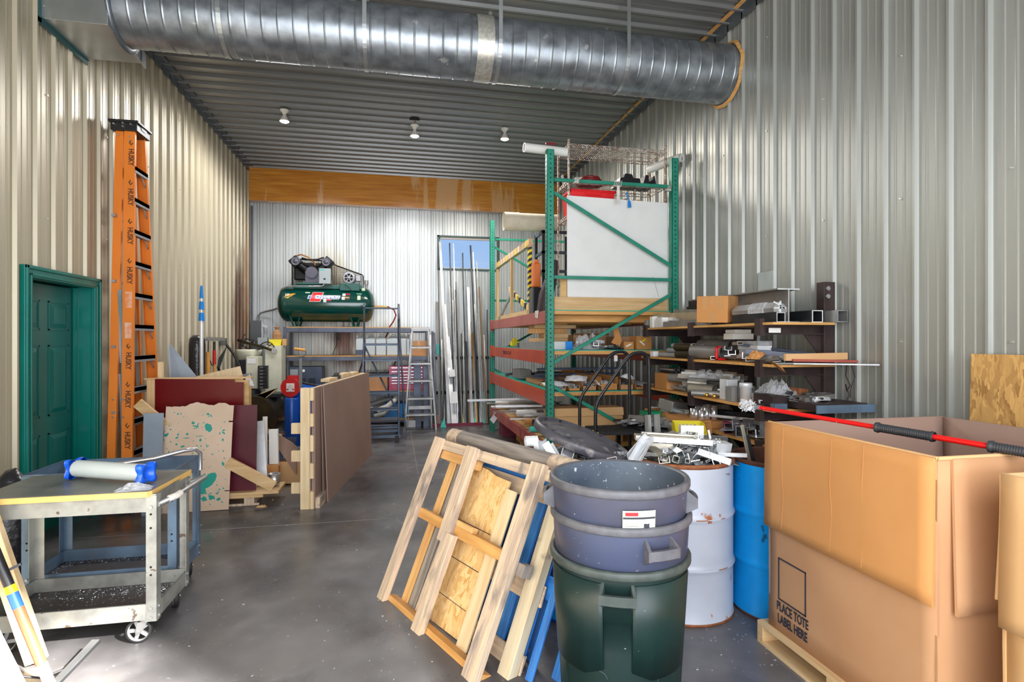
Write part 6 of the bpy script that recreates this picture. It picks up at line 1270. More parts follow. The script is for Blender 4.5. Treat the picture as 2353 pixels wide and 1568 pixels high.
# small aluminium step ladder
t = thing('aluminium_ladder','weathered aluminium step ladder before the right end of the steel shelf','ladder',(0.43,9.82,0))
mb = MB(); mb.box(-0.165,0.165,0.02,0.16,1.745,1.775); mb.box(-0.155,0.155,0.015,0.03,1.715,1.745); part(t,'top_cap',mb,'alu_dull',bevel=0.004)
for s in (-1,1):
    mb = MB(); mb.beam((s*0.14,0.05,1.745),(s*0.27,0.0,0.0),0.026,0.05,(0,1,0)); part(t,'front_rail',mb,'alu_dull')
    mb = MB(); mb.beam((s*0.125,0.12,1.745),(s*0.21,0.30,0.0),0.02,0.03,(0,1,0)); part(t,'rear_rail',mb,'alu_dull')
for k,z in enumerate((1.453,1.172,0.875,0.57,0.29)):
    w = 0.14+0.13*(1-z/1.745); mb = MB(); mb.box(-w,w,-0.03,0.06,z-0.006,z); mb.box(-w,w,-0.03,-0.025,z-0.035,z); part(t,'step',mb,'alu_dull')
mb = MB(); mb.box(-0.20,0.20,0.20,0.21,0.34,0.40); part(t,'rear_crossbar',mb,'alu_dull')
# ------------------------------------------------------------------ long bar stock leaning on the back wall
t = thing('bar_rack','low red-brown kick board and two black rails for the leaning bar stock','rack',(0,0,0))
mb = MB(); mb.box(0.66,1.58,10.14,10.18,0.0,0.055); part(t,'kick_board',mb,'maroon')
for z in (1.207,0.52): mb = MB(); mb.box(0.62,1.85,11.135,11.165,z-0.03,z+0.03); part(t,'wall_rail',mb,'steel_dark')
BARS = [(0.971, 10.291, 0.864, 11.06, 3.488, 0.048, 'alu_dull'), (1.073, 10.279, 1.052, 11.06, 3.469, 0.024, 'steel_dark'), (1.132, 10.306, 1.129, 11.06, 3.463, 0.012, 'alu'), (1.29, 10.284, 1.309, 11.06, 3.28, 0.024, 'steel_dark'), (1.515, 10.276, 1.465, 11.06, 3.44, 0.032, 'steel_dark'), (1.584, 10.306, 1.517, 11.06, 3.304, 0.016, 'alu'), (1.624, 10.353, 1.587, 11.06, 3.133, 0.016, 'alu_dull'), (0.816, 10.342, 0.805, 11.06, 2.31, 0.048, 'mill_grey'), (1.135, 10.339, 1.069, 11.06, 2.622, 0.056, 'alu_dull'), (1.178, 10.29, 1.171, 11.06, 2.555, 0.032, 'steel_dark'), (1.213, 10.318, 1.18, 11.06, 2.71, 0.024, 'mill_grey'), (1.388, 10.295, 1.422, 11.06, 2.603, 0.048, 'alu'), (1.679, 10.286, 1.639, 11.06, 2.616, 0.028, 'brown_bar'), (1.337, 10.28, 1.465, 11.06, 1.922, 0.024, 'brown_bar'), (1.484, 10.289, 1.491, 11.06, 1.689, 0.032, 'lumber_orange'), (1.526, 10.353, 1.517, 11.06, 1.707, 0.024, 'brown_bar'), (1.249, 10.345, 1.326, 11.06, 1.749, 0.016, 'alu_dull'), (1.216, 10.343, 1.283, 11.06, 1.689, 0.016, 'steel_dark'), (1.313, 10.342, 1.378, 11.06, 1.534, 0.032, 'steel_dark'), (0.986, 10.287, 1.035, 11.06, 1.782, 0.04, 'alu_dull'), (0.955, 10.298, 0.983, 11.06, 1.705, 0.048, 'alu_dull'), (0.831, 10.326, 0.822, 11.06, 3.196, 0.016, 'steel_dark'), (0.689, 10.336, 0.72, 11.06, 1.73, 0.04, 'steel_dark'), (0.721, 10.347, 0.754, 11.06, 1.705, 0.032, 'steel_slate'), (0.658, 10.349, 0.678, 11.06, 1.662, 0.032, 'alu_dull'), (0.858, 10.278, 0.941, 11.06, 1.799, 0.024, 'steel_dark'), (1.653, 10.325, 1.674, 11.06, 1.95, 0.016, 'alu_dull'), (1.67, 10.33, 1.735, 11.06, 1.664, 0.024, 'alu'), (1.7, 10.316, 1.797, 11.06, 2.167, 0.016, 'steel_dark'), (1.066, 10.286, 1.111, 11.06, 2.348, 0.032, 'alu_white'), (1.036, 10.313, 0.958, 11.06, 2.261, 0.048, 'alu_white'), (1.153, 10.278, 1.232, 11.06, 1.405, 0.04, 'steel_dark'), (1.234, 10.354, 1.195, 10.884, 0.918, 0.024, 'yellow_bar'), (1.46, 10.348, 1.543, 11.06, 2.268, 0.024, 'alu'), (1.586, 10.319, 1.604, 11.06, 2.096, 0.04, 'alu_dull'), (1.404, 10.297, 1.43, 11.06, 1.232, 0.048, 'alu_white'), (0.88, 10.352, 0.898, 11.06, 1.577, 0.04, 'alu_dull'), (1.278, 10.322, 1.345, 10.999, 1.149, 0.024, 'alu_dull'), (1.698, 10.349, 1.732, 10.873, 0.895, 0.024, 'alu_white'), (1.558, 10.346, 1.632, 10.956, 1.063, 0.032, 'alu_white'), (1.618, 10.316, 1.663, 10.707, 0.57, 0.032, 'teal_wrap'), (1.454, 10.307, 1.491, 10.689, 0.533, 0.032, 'teal_wrap')]
desc = {'alu_dull':'dull aluminium','steel_dark':'dark steel','alu':'bright aluminium','mill_grey':'mill grey','brown_bar':'brown anodised','lumber_orange':'orange wooden','alu_white':'whitish aluminium','yellow_bar':'yellow','teal_wrap':'teal plastic wrapped','steel_slate':'slate grey steel'}
for k,(xb,yb,xt,yt,zt,w,m_) in enumerate(BARS):
    w = max(w,0.012); mb = MB(); P = Vector((xb,yb,0.0)); R_ = Vector((xt,yt,zt))
    h = 0.012 if w>0.03 else w
    mb.beam((0,0,0.012),R_-P,w,h,(0,-1,0))
    size = 'thin' if w<0.02 else 'wide' if w>0.04 else 'narrow'
    hi = 'crossing the window' if zt>2.98 else 'ending below the window' if zt>2.2 else 'about shelf height' if zt>1.3 else 'of short length'
    side = 'left end' if xb<0.95 else 'middle' if xb<1.35 else 'right end'
    solo('metal_bar','%s %s bar %s, %s of the leaning bars'%(size,desc[m_],hi,side),'bar',mb,m_,group='%s %s bars, %s, %s'%(size,desc[m_],hi,side),loc=P)
t = thing('boxed_extrusion','wide whitish wrapped extrusion bundle in front of the leaning bars','bar bundle',(1.05,10.16,0))
mb = MB(); mb.beam((0.01,0.0,0.0),(-0.06,0.80,1.62),0.10,0.045,(0,-1,0)); part(t,'bundle',mb,'alu_white')
mb = MB(); mb.beam((0.012,-0.024,0.42),(-0.002,0.06,0.62),0.11,0.004,(0,-1,0)); mb.beam((-0.005,0.28,0.87),(-0.016,0.34,1.0),0.11,0.06,(0,-1,0)); part(t,'paper_wraps',mb,'white_paper')
solo('teal_wrap_roll','crumpled teal plastic at the foot of the leaning bars','wrap',crumple(0.10,0.08,0.16,7),'teal_wrap',loc=(0.85,10.10,0.0))
solo('teal_cap_tube','short tube with teal end cap leaning high among the bars','tube',MB().cyl((0,0,0),(0.004,0.03,0.20),0.028,n=14),'teal_wrap',loc=(0.80,10.75,1.28))
solo('small_cup','small brown carton standing at the foot of the leaning bars','carton',MB().box(0,0.06,0,0.06,0,0.20),'cardboard_dull',loc=(0.74,10.2,0.0))
# ------------------------------------------------------------------ pieces of metal stock: shared meshes, one object per piece
POOL = {}
def stock_mb(kind, L_, w):
    t_ = max(0.0025, w*0.07); mb = MB(); p0, p1 = (0,-L_/2,0), (0,L_/2,0)
    if kind == 'channel': mb.prof([(-w/2,0),(w/2,0),(w/2,w*.6),(w/2-t_,w*.6),(w/2-t_,t_),(-w/2+t_,t_),(-w/2+t_,w*.6),(-w/2,w*.6)],p0,p1)
    elif kind == 'angle': mb.prof([(-w/2,0),(w/2,0),(w/2,t_),(-w/2+t_,t_),(-w/2+t_,w*.8),(-w/2,w*.8)],p0,p1)
    elif kind in ('square_tube','flat_tube'):
        h = w if kind == 'square_tube' else w*0.5; F = [(-w/2,0),(w/2,0),(w/2,h),(-w/2,h)]; G = [(-w/2+t_,t_),(w/2-t_,t_),(w/2-t_,h-t_),(-w/2+t_,h-t_)]
        vs = [(x,y,z) for y in (-L_/2,L_/2) for x,z in F+G]; f = []
        for i in range(4):
            j = (i+1)%4; f += [(i,j,j+8,i+8),(i+4,i+12,j+12,j+4),(i,i+4,j+4,j),(i+8,j+8,j+12,i+12)]
        mb.add(vs,f)
    elif kind == 'pipe': mb.M = Matrix.Translation((0,0,w/2)); mb.hcyl(p0,p1,w/2,t_,14)
    elif kind == 'rod': mb.M = Matrix.Translation((0,0,w/2)); mb.cyl(p0,p1,w/2,n=10)
    elif kind == 'plate': mb.box(-w/2,w/2,-L_/2,L_/2,0,0.004)
    elif kind == 'block': mb.box(-w/2,w/2,-L_/2,L_/2,0,w*0.55)
    elif kind == 'bracket':
        mb.box(-w/2,w/2,-L_/2,L_/2,0,0.005); mb.box(-w/2,-w/2+0.005,-L_/2,L_/2,0,w*.6); mb.cyl((0.0,L_*.25,0.0052),(0.0,L_*.25,0.0056),w*.1,n=10); mb.cyl((0.0,-L_*.25,0.0052),(0.0,-L_*.25,0.0056),w*.1,n=10)
    return mb
def stock(kind, L_, w, m_, loc, rot, label, group=None, name=None, cat=None, exact=False):
    Lq, wq = (L_, w) if exact else (round(L_/0.06)*0.06 or 0.06, round(w/0.012)*0.012 or 0.012); key = (kind,round(Lq,3),round(wq,3),m_)
    nm = name or {'channel':'metal_channel','angle':'metal_angle','square_tube':'square_tube','flat_tube':'flat_tube','pipe':'metal_pipe','rod':'metal_rod','plate':'metal_plate','block':'metal_block','bracket':'metal_bracket'}[kind]
    if key not in POOL: o = mesh(nm,stock_mb(kind,Lq,wq),m_); POOL[key] = o
    else: o = POOL[key].copy(); o.name = nm; COL.objects.link(o)
    for k_ in ('group',):
        if k_ in o: del o[k_]
    o.location = loc; o.rotation_euler = rot; tag(o,label,cat or nm.split('_')[-1],group); return o
def pieces(rs, n, x0, x1, y0, y1, z, place, kinds, mats, Lr=(.10,.35), wr=(.025,.07), pile=0.0, yaw=(-0.35,0.35), tilt=0.12):
    tone = {'alu':'bright','alu_dull':'dull','alu_bright':'shiny','alu_white':'whitish','mill_grey':'dark grey','alu_warm':'champagne','steel_dark':'black steel','pvc_grey':'blue-grey','dark_blue_grey':'dark','galv_box':'galvanized','decal_red':'red','brown_metal':'brown','pvc_white':'white'}
    for k in range(n):
        kd = rs.choice(kinds); m_ = rs.choice(mats); L_ = rs.uniform(*Lr); w = rs.uniform(*wr); x = rs.uniform(x0,x1); y = rs.uniform(y0,y1)
        zz = z+0.002+pile*rs.random()*max(0.15,1-abs((y-(y0+y1)/2)/(max(.01,y1-y0)/2))**2)
        lab = '%s %s offcut %s'%(tone.get(m_,m_),kd.replace('_',' '),place)
        stock(kd,L_,w,m_,(x,y,zz),(rs.uniform(-tilt,tilt),rs.uniform(-tilt,tilt),rs.uniform(*yaw)),lab,group=lab[:60]+'s')
# ------------------------------------------------------------------ cantilever shelves on the right wall
t = thing('wall_shelving','dark brown steel cantilever wall rack with four plywood shelves along the right wall','shelving',(0,0,0))
CYS = (3.70,4.68,5.62); SH = ((1.672,1.690),(1.365,1.385),(1.040,1.060),(0.770,0.790))
for y in CYS:
    mb = MB(); mb.box(3.165,3.262,y-0.04,y+0.04,0,2.0); part(t,'column',mb,'arm_brown',bevel=0.003)
    for z0,z1 in SH:
        mb = MB(); mb.prof([(-0.03,-0.005),(0.03,-0.005),(0.03,0.005),(0.005,0.005),(0.005,0.055),(0.03,0.055),(0.03,0.065),(-0.03,0.065),(-0.03,0.055),(-0.005,0.055),(-0.005,0.005),(-0.03,0.005)],(2.66,y,z0-0.066),(3.165,y,z0-0.066)); a = part(t,'arm',mb,'arm_brown')
        mb = MB(); mb.poly([(3.02,y-0.004,z0-0.07),(3.165,y-0.004,z0-0.07),(3.165,y-0.004,z0-0.24)],0.008,(0,1,0)); part(a,'gusset',mb,'arm_brown')
        mb = MB(); mb.box(2.628,2.664,y-0.034,y+0.034,z0-0.078,z1+0.03); part(a,'end_stop',mb,'arm_brown')
mb = MB(); mb.box(2.70,2.80,3.667,3.669,1.615,1.650); part(t,'capacity_label',mb,'decal_white')
for y in (3.655,):
    mb = MB()
    for z in (1.95,1.89): mb.cyl((3.19,y,z),(3.19,y-0.012,z),0.018,n=6)
    part(t,'bolt_heads',mb,'alu_dull')
for i,(z0,z1) in enumerate(SH):
    for (ya,yb) in ((3.55,4.66),(4.665,5.74)): mb = MB(); mb.box(2.648,3.16,ya,yb,z0,z1); part(t,'plywood_shelf',mb,'lumber_orange' if i else 'ply_edge')
# second dark column pair behind the pallet rack end
Z1,Z2,Z3,Z4 = [s[1]+0.002 for s in SH]
# --- top shelf
t = thing('steel_i_beam','big grey steel I-beam section lying on the top wall shelf','beam',(2.93,4.30,Z1))
mb = MB(); L_ = 0.86; h, w, q = 0.262, 0.19, 0.011
mb.prof([(-w/2,0),(w/2,0),(w/2,q),(0.004,q),(0.004,h-q),(w/2,h-q),(w/2,h),(-w/2,h),(-w/2,h-q),(-0.004,h-q),(-0.004,q),(-w/2,q)],(0,-0.55,0),(0,L_-0.1,0)); part(t,'beam_section',mb,'mill_grey')
mb = MB(); mb.prof([(-w/2,0),(w/2,0),(w/2,q),(0.004,q),(0.004,h-q),(w/2,h-q),(w/2,h),(-w/2,h),(-w/2,h-q),(-0.004,h-q),(-0.004,q),(-w/2,q)],(0,-0.553,0),(0,-0.5505,0)); part(t,'cut_end',mb,'alu_bright',label='bright saw-cut end')
stock('square_tube',0.95,0.090,'steel_dark',(3.075,4.10,Z1),(0,0,0),'dark square steel tube with open end, second from the wall on the top shelf',exact=True)
stock('square_tube',0.80,0.088,'mill_grey',(3.20,3.0+0.86,Z1),(0,0,0) if False else (0,0,-0.02),'grey square steel tube with open end nearest the wall on the top shelf',exact=True) if False else None
stock('square_tube',0.14,0.088,'alu_dull',(3.125,3.60,Z1),(0,0,0.0),'short bright-ended square tube stub nearest the wall on the top shelf',exact=True).location.x = 3.21
stock('square_tube',0.55,0.070,'steel_dark',(2.752,3.88,Z1),(0,0,0),'black square steel tube along the front edge of the top shelf',exact=True)
for xx,ww,yy,lb in ((2.752,0.071,3.603,'front'),(3.075,0.091,3.622,'second')):
    mb = stock_mb('square_tube',0.004,ww); solo('tube_end_face','pale cut end of the %s square tube on the top shelf'%lb,'tube end',mb,'alu_bright',loc=(xx,yy,Z1-0.0005))
stock('channel',0.75,0.095,'mill_grey',(2.72,4.35,Z1+0.0),(0,0,0.0),'grey channel lying behind the black square tube on the top shelf',exact=True).location = (2.715,4.77,Z1)
t = thing('wrapped_bundle','bundle of pale extrusions wrapped in clear film on the top shelf, before the I-beam','bundle',(2.765,4.05,Z1+0.074))
mb = MB(); mb.prof([(-.06,0),(.05,0),(.055,.03),(.02,.075),(-.03,.06),(-.062,.03)],(0,-0.42,0.0),(0.0,0.10,0.0)); part(t,'extrusions',mb,'alu_dull')
mb = MB(); mb.prof([(-.064,-.002),(.055,-.002),(.06,.03),(.024,.080),(-.033,.065),(-.066,.03)],(0,-0.30,0.0),(0.0,-0.12,0.0)); part(t,'film_wraps',mb,'plastic_clear')
mb = MB(); mb.cbox((0,-0.424,0.03),(0.09,0.006,0.012)); mb.cbox((0,-0.424,0.04),(0.012,0.006,0.085)); mb.cbox((-0.01,-0.424,0.05),(0.10,0.006,0.010),Matrix.Rotation(0.5,3,'Y')); part(t,'profile_ends',mb,'alu_bright')
t = thing('cardboard_box','taped cardboard box tilted on the stock of the top wall shelf','box',(2.705,4.20,Z1+0.012),(0.03,-0.04,0.62))
mb = MB(); mb.box(0,0.23,0,0.27,0,0.225); part(t,'box_body',mb,'cardboard_bright',bevel=0.004)
mb = MB()
for a in (0.04,0.17): mb.box(-0.0009,0,a,a+0.05,0.11,0.2255); mb.box(a-0.02,a+0.03,-0.0009,0,0.12,0.2255)
mb.box(-0.0009,0,0.10,0.15,0.0,0.09); mb.box(-0.0009,0,0.11,0.15,0.15,0.2255); part(t,'tape',mb,'kraft_tape')
stock('flat_tube',1.15,0.07,'alu_warm',(2.76,5.02,Z1+0.06),(0.03,0,0.03),'long tan-grey rectangular profile on the top shelf left of the taped box',exact=True).scale = (0.5,1,2.2)
stock('flat_tube',0.9,0.07,'alu_dull',(2.98,5.15,Z1+0.03),(0.05,0,0.02),'second long grey profile, behind the tan one on the top shelf',exact=True).scale = (0.6,1,4.2)
stock('channel',1.0,0.09,'steel_dark',(3.10,5.0,Z1+0.16),(0.02,0,0),'black channel along the wall at the back of the top shelf',exact=True)
stock('flat_tube',0.5,0.05,'mill_grey',(2.70,4.95,Z1),(0,0,0.25),'short dark profile with a white sticker at the front of the top shelf',exact=True).scale = (0.5,1,2.0)
solo('white_box_profile','pale blue-white box profile end near the left of the top shelf','profile',MB().box(0,0.10,0,0.14,0,0.10),'alu_white',loc=(2.67,5.30,Z1))
solo('small_white_block','small white upright block, second from the left end of the top shelf','block',MB().box(0,0.06,0,0.06,0,0.12),'pvc_white',loc=(2.67,5.52,Z1))
solo('grey_block','grey block at the left end of the top shelf','block',MB().box(0,0.05,0,0.05,0,0.085),'alu_dull',loc=(2.66,5.64,Z1))
solo('wrapped_parts','film-wrapped parts between the white profile and the dark one on the top shelf','parts',crumple(0.12,0.26,0.10,12),'plastic_clear',loc=(2.74,5.13,Z1))
solo('wall_plate','square galvanized plate fixed on the right wall above the I-beam','plate',MB().box(0,0.006,0,0.21,0,0.17),'galv_box',loc=(3.258,4.37,2.005))
rs = random.Random(31)
pieces(rs,6,2.74,2.95,4.45,4.66,Z1,'in front of the taped box on the top shelf',('flat_tube','angle'),('mill_grey','alu_dull'),(.18,.3),(.05,.08),0.03,(-.5,.1))
# --- second shelf
for k in range(17):
    r_ = k; row = k//7; col_ = k%7
    stock('pipe',0.42,0.052,'pvc_grey',(2.72+0.055*col_+0.02*row,5.22-0.06*(k%3)-0.05*row,Z2+row*0.047),(0,0,0.10*math.sin(k*1.7)),'blue-grey plastic pipe offcut in the heap at the left of the second shelf',group='blue-grey plastic pipes on the second shelf',name='plastic_pipe')
stock('pipe',0.34,0.13,'mill_grey',(2.78,4.62,Z2),(0,0,0.35),'thick grey steel pipe lying in front on the second shelf',exact=True)
stock('pipe',0.36,0.15,'mill_grey',(2.97,4.80,Z2+0.03),(0,0,0.35),'widest grey pipe, behind the thick front pipe on the second shelf',exact=True)
stock('pipe',0.22,0.075,'brown_metal',(2.70,4.86,Z2),(0,0,0.5),'short brown pipe left of the thick grey pipe on the second shelf',exact=True)
stock('pipe',0.22,0.07,'brown_metal',(2.71,4.90,Z2+0.07),(0,0,0.5),'short brown pipe stacked on another on the second shelf',exact=True)
t = solo('red_clamp','bright red C-shaped clamp frame standing on the second shelf','clamp',MB().box(0,0.02,0,0.02,0,0.12).box(0,0.09,0,0.02,0,0.018).box(0,0.05,0,0.02,0.105,0.12),'decal_red',loc=(2.70,4.36,Z2),bevel=0.004)
solo('white_block_stack','stack of white plastic blocks at the back of the second shelf','block',MB().box(0,0.20,0,0.14,0,0.05).box(0.03,0.19,0.02,0.16,0.052,0.085),'pvc_white',loc=(2.86,4.36,Z2+0.18))
solo('white_label_blocks','two white labelled blocks at the left end of the second shelf','block',MB().box(0,0.06,0,0.07,0,0.055),'white_paper',loc=(2.67,5.50,Z2))
for k in range(4): solo('wrapped_profiles','film-wrapped bundle of pale profiles on the second shelf, '+('lowest','second','third','topmost')[k]+' of four','bundle',MB().box(0,0.12,0,0.34,0,0.035),('alu_white','plastic_clear','alu_white','plastic_clear')[k],loc=(2.78+0.02*k,3.93+0.02*k,Z2+0.02+0.037*k),rot=(0,0,-0.25+0.05*k))
stick('kraft_wrapped_strip','pale kraft-wrapped strip sticking out past the end of the second shelf','strip',(2.72,3.52,Z2+0.050),(3.20,3.485,Z2+0.058),0.03,0.05,'cardboard_pale',up=(0,0,1))
stick('red_strip','dull red wrapped strip lying across the near end of the second shelf','strip',(2.76,3.49,Z2+0.030),(3.245,3.44,Z2+0.020),0.03,0.018,'rack_red_dusty',up=(0,0,1))
stick('grey_flat_bars','grey flat bars projecting farthest along the wall from the second shelf','bar',(2.70,3.62,Z2+0.004),(3.245,3.25,Z2+0.004),0.05,0.012,'alu_dull',up=(0,0,1))
stick('grey_flat_bars','second grey flat bar under the kraft strip on the second shelf','bar',(2.68,3.56,Z2+0.001),(3.15,3.50,Z2+0.001),0.04,0.010,'mill_grey',up=(0,0,1))
stick('dark_profile','long dark profile slanting over the second shelf toward the wall','profile',(2.72,3.98,Z2+0.085),(3.12,3.62,Z2+0.04),0.04,0.04,'steel_slate',up=(0,0,1))
stick('dark_profile','long thin dark profile behind the slanting one on the second shelf','profile',(2.80,4.18,Z2+0.135),(3.14,3.66,Z2+0.06),0.03,0.02,'dark_blue_grey',up=(0,0,1))
solo('torn_kraft','torn kraft paper end sagging below the second shelf edge','paper',crumple(0.16,0.05,0.02,4,8),'cardboard_bright',loc=(2.665,3.52,Z2-0.02),rot=(0.3,0.5,0.3))
solo('torn_kraft','torn kraft paper standing on the second shelf by the wrapped profiles','paper',crumple(0.10,0.12,0.05,6,8),'cardboard_bright',loc=(2.70,3.82,Z2+0.05),rot=(0.0,-0.5,0.3))
mb = MB(); mb.tube([(0,0,0),(0.01,0.02,-0.08),(0.03,0.0,-0.15),(0.0,0,-0.19),(-0.01,0,-0.14),(0.02,0,-0.22),(-0.01,0.0,-0.27)],0.004,6); mb.tube([(0.02,-0.02,0),(0.05,-0.02,-0.09),(0.03,0,-0.18),(0.03,0,-0.24)],0.003,6); solo('wire_tangle','tangled dark wire dangling from the second shelf by the wall','wire',mb,'rubber',loc=(3.18,3.46,Z2-0.004))
mb = MB(); mb.tube([(0,0,0),(-0.02,0,-0.1),(-0.02,0,-0.28)],0.006,6); solo('power_cable','short black cord hanging between second and third shelf','cord',mb,'rubber',loc=(2.98,3.80,1.29))
rs = random.Random(32)
pieces(rs,16,2.74,2.98,4.0,4.5,Z2,'among the loose stock mid second shelf',('flat_tube','channel','plate','block'),('alu','alu_dull','alu_warm','alu_white'),(.10,.26),(.04,.08),0.14,(-.8,.4))
pieces(rs,5,2.70,2.85,3.60,3.95,Z2,'near the end of the second shelf',('flat_tube','plate'),('alu_dull','mill_grey'),(.2,.35),(.04,.07),0.03,(-.5,.1))
# --- third shelf
t = thing('open_carton','brown carton with a bundle of small tubes on top, on the third shelf','box',(2.66,5.18,Z3),(0,0,0))
mb = MB(); mb.box(0,0.30,0,0.26,0,0.16); part(t,'box_body',mb,'cardboard_bright',bevel=0.003)
for k in range(14): stock('pipe',0.30,0.022,'alu_bright' if k%2 else 'steel_dark',(2.73+0.024*(k%7),5.30,Z3+0.164+0.022*(k//7)),(0,0,-0.03),'small bright tube in the bundle on the open carton',group='small tubes on the open carton')
stock('pipe',0.30,0.085,'mill_grey',(2.74,5.00,Z3+0.085),(0,0,0.5),'dark round steel tube in front of the open carton on the third shelf',exact=True)
stock('pipe',0.24,0.10,'alu_warm',(2.72,4.62,Z3),(0,0,0.55),'wide pale pipe offcut at the front of the third shelf',exact=True)
stock('pipe',0.30,0.055,'alu_dull',(2.70,4.47,Z3),(0,0,0.8),'narrow grey pipe right of the wide pale one on the third shelf',exact=True)
for k in range(5): stock('channel',0.52,0.07,'alu_white' if k%2 else 'alu',(2.80+0.035*k,4.72,Z3+0.125+0.018*(k%3)),(0,0.3,0.45),'film-wrapped silver channel in the bundle on the third shelf',group='film-wrapped channels on the third shelf')
solo('channel_film','crinkled clear film over the silver channel bundle on the third shelf','film',crumple(0.26,0.42,0.09,15),'plastic_clear',loc=(2.86,4.70,Z3+0.15),rot=(0,0,0.45))
solo('alu_block_tall','tall pale aluminium block standing on the third shelf','block',MB().box(0,0.10,0,0.11,0,0.17),'alu_white',loc=(2.70,4.20,Z3),bevel=0.002)
solo('alu_channel_block','ribbed grey block left in front of the aluminium drum on the third shelf','block',MB().box(0,0.05,0,0.09,0,0.12).box(0.055,0.08,0,0.09,0,0.12).box(0.085,0.11,0,0.09,0,0.11),'alu_dull',loc=(2.665,4.08,Z3))
solo('alu_canister','short round aluminium canister with a flanged rim on the third shelf','canister',MB().lathe([(0,0),(0.044,0),(0.044,0.11),(0.050,0.112),(0.050,0.145),(0.046,0.15),(0,0.15)],(0,0,0),32),'alu_white',loc=(2.73,3.99,Z3+0.01))
for x,y,lab in ((2.67,4.46,'left'),(2.68,4.36,'right')): solo('brass_ring','small brass-coloured ring on the third shelf edge, '+lab+' one','ring',MB().lathe([(0.018,0),(0.022,0),(0.022,0.035),(0.018,0.035)],(0,0,0),18),'brass',loc=(x,y,Z3))
stock('square_tube',0.28,0.05,'alu_white',(2.74,3.84,Z3),(0,0,-0.4),'pale square tube with pink tape at the front of the third shelf',exact=True)
stock('flat_tube',0.24,0.07,'galv_box',(2.77,3.92,Z3+0.05),(0,0,-0.3),'galvanized flat tube above the pale square tube on the third shelf',exact=True)
solo('pink_wrap','bit of pink and clear plastic wrap at the front of the third shelf','wrap',crumple(0.12,0.10,0.06,18),mat('pink_film',(0.75,0.45,0.55),0.3,alpha=0.8),loc=(2.72,3.74,Z3))
solo('bag_of_extrusions','clear plastic bag of dark strips on the third shelf right of the canister','bag',crumple(0.30,0.36,0.16,21,18),'plastic_clear',loc=(2.93,3.88,Z3+0.05))
for k in range(9): stock('flat_tube',0.36,0.036,'steel_dark' if k%3 else 'alu_bright',(2.88+0.012*k,3.82,Z3+0.012*k),(0.0,0.1,-0.55),'dark strip inside the clear bag on the third shelf',group='dark strips in the clear bag')
t = thing('steel_tray','dark steel tray with a blue-grey front edge at the near end of the third shelf','tray',(2.80,3.30,Z3+0.0))
mb = MB(); mb.box(0.0,0.40,0.0,0.36,0.012,0.062); part(t,'tray_top',mb,'arm_brown',bevel=0.003)
mb = MB(); mb.box(-0.01,0.455,-0.012,0.0,0.0,0.055); part(t,'tray_edge',mb,'cart_blue')
solo('dark_carton','dark brown block left of the steel tray on the third shelf','block',MB().box(0,0.12,0,0.22,0,0.09),'arm_brown',loc=(2.68,3.60,Z3))
solo('bluegrey_profile','short blue-grey profile under the dark block on the third shelf','profile',MB().box(0,0.10,0,0.05,0,0.04),'cart_blue',loc=(2.66,3.545,Z3))
solo('rusty_block','rusty brown block on the pile behind the steel tray','block',MB().box(0,0.10,0,0.09,0,0.06),'rust',loc=(2.99,3.70,Z3+0.075),rot=(0,0.1,0.3),bevel=0.004)
solo('pink_box','thin pink-edged carton under the rusty block','carton',MB().box(0,0.12,0,0.10,0,0.03),'white_paper',loc=(2.98,3.68,Z3+0.064),rot=(0,0,0.2)) if False else None
rs = random.Random(33)
pieces(rs,26,2.70,2.95,4.55,5.15,Z3,'on the left half of the third shelf',('channel','flat_tube','pipe','angle'),('alu','alu_dull','mill_grey','alu_bright','alu_white'),(.10,.28),(.03,.075),0.09,(.1,.9))
pieces(rs,14,2.74,3.05,4.0,4.4,Z3,'behind the canister on the third shelf',('channel','block','plate','flat_tube'),('alu','alu_dull','galv_box'),(.10,.25),(.04,.09),0.08,(-.6,.4))
pieces(rs,12,2.84,3.10,3.42,3.70,Z3+0.063,'on the steel tray of the third shelf',('flat_tube','plate','block'),('alu','alu_dull','alu_white','mill_grey'),(.08,.22),(.03,.07),0.03,(-1.6,-0.9))
# --- fourth shelf
solo('galvanized_ledge','galvanized ribbed drawer-like piece lying on a tray, left end of the fourth shelf','part',MB().box(0,0.22,0,0.18,0,0.10),'galv_box',loc=(2.62,5.0,Z4+0.07),rot=(0.15,0.1,0.4),bevel=0.003)
solo('cardboard_tray','flat brown cardboard tray at the left end of the fourth shelf','carton',MB().box(0,0.30,0,0.34,0,0.06),'cardboard_bright',loc=(2.60,5.08,Z4),rot=(0,0,0.2))
solo('cardboard_tray','long open brown cardboard tray under the shiny cups on the fourth shelf','carton',MB().box(0,0.26,0,0.55,0,0.06),'cardboard_bright',loc=(2.60,4.40,Z4),rot=(0,0,0.12))
for k in range(9):
    solo('metal_cup','shiny metal cup in the cluster on the fourth shelf','cup',MB().lathe([(0,0),(0.026,0),(0.028,0.002),(0.028,0.085+0.02*(k%3)),(0.025,0.085+0.02*(k%3)),(0.025,0.01),(0,0.01)],(0,0,0),20),'alu_bright',group='shiny metal cups on the fourth shelf',loc=(2.66+0.06*(k%3),4.52+0.075*(k//3)+0.02*(k%2),Z4+0.062))
t = thing('handwritten_tag','tilted orange cardboard tag with handwriting hanging on the fourth shelf edge','sign',(2.635,4.42,Z4-0.02),(0.0,0.20,-PI/2-0.55))
t.rotation_euler = (0,0,0); t.matrix_world = Matrix.Translation((2.60,4.36,Z4+0.02)) @ Matrix.Rotation(-1.25,4,'Z') @ Matrix.Rotation(PI/2-0.1,4,'X') @ Matrix.Rotation(0.22,4,'Z')
mb = MB(); mb.box(-0.062,0.062,-0.058,0.058,-0.003,0.0); part(t,'tag_board',mb,'cardboard_bright')
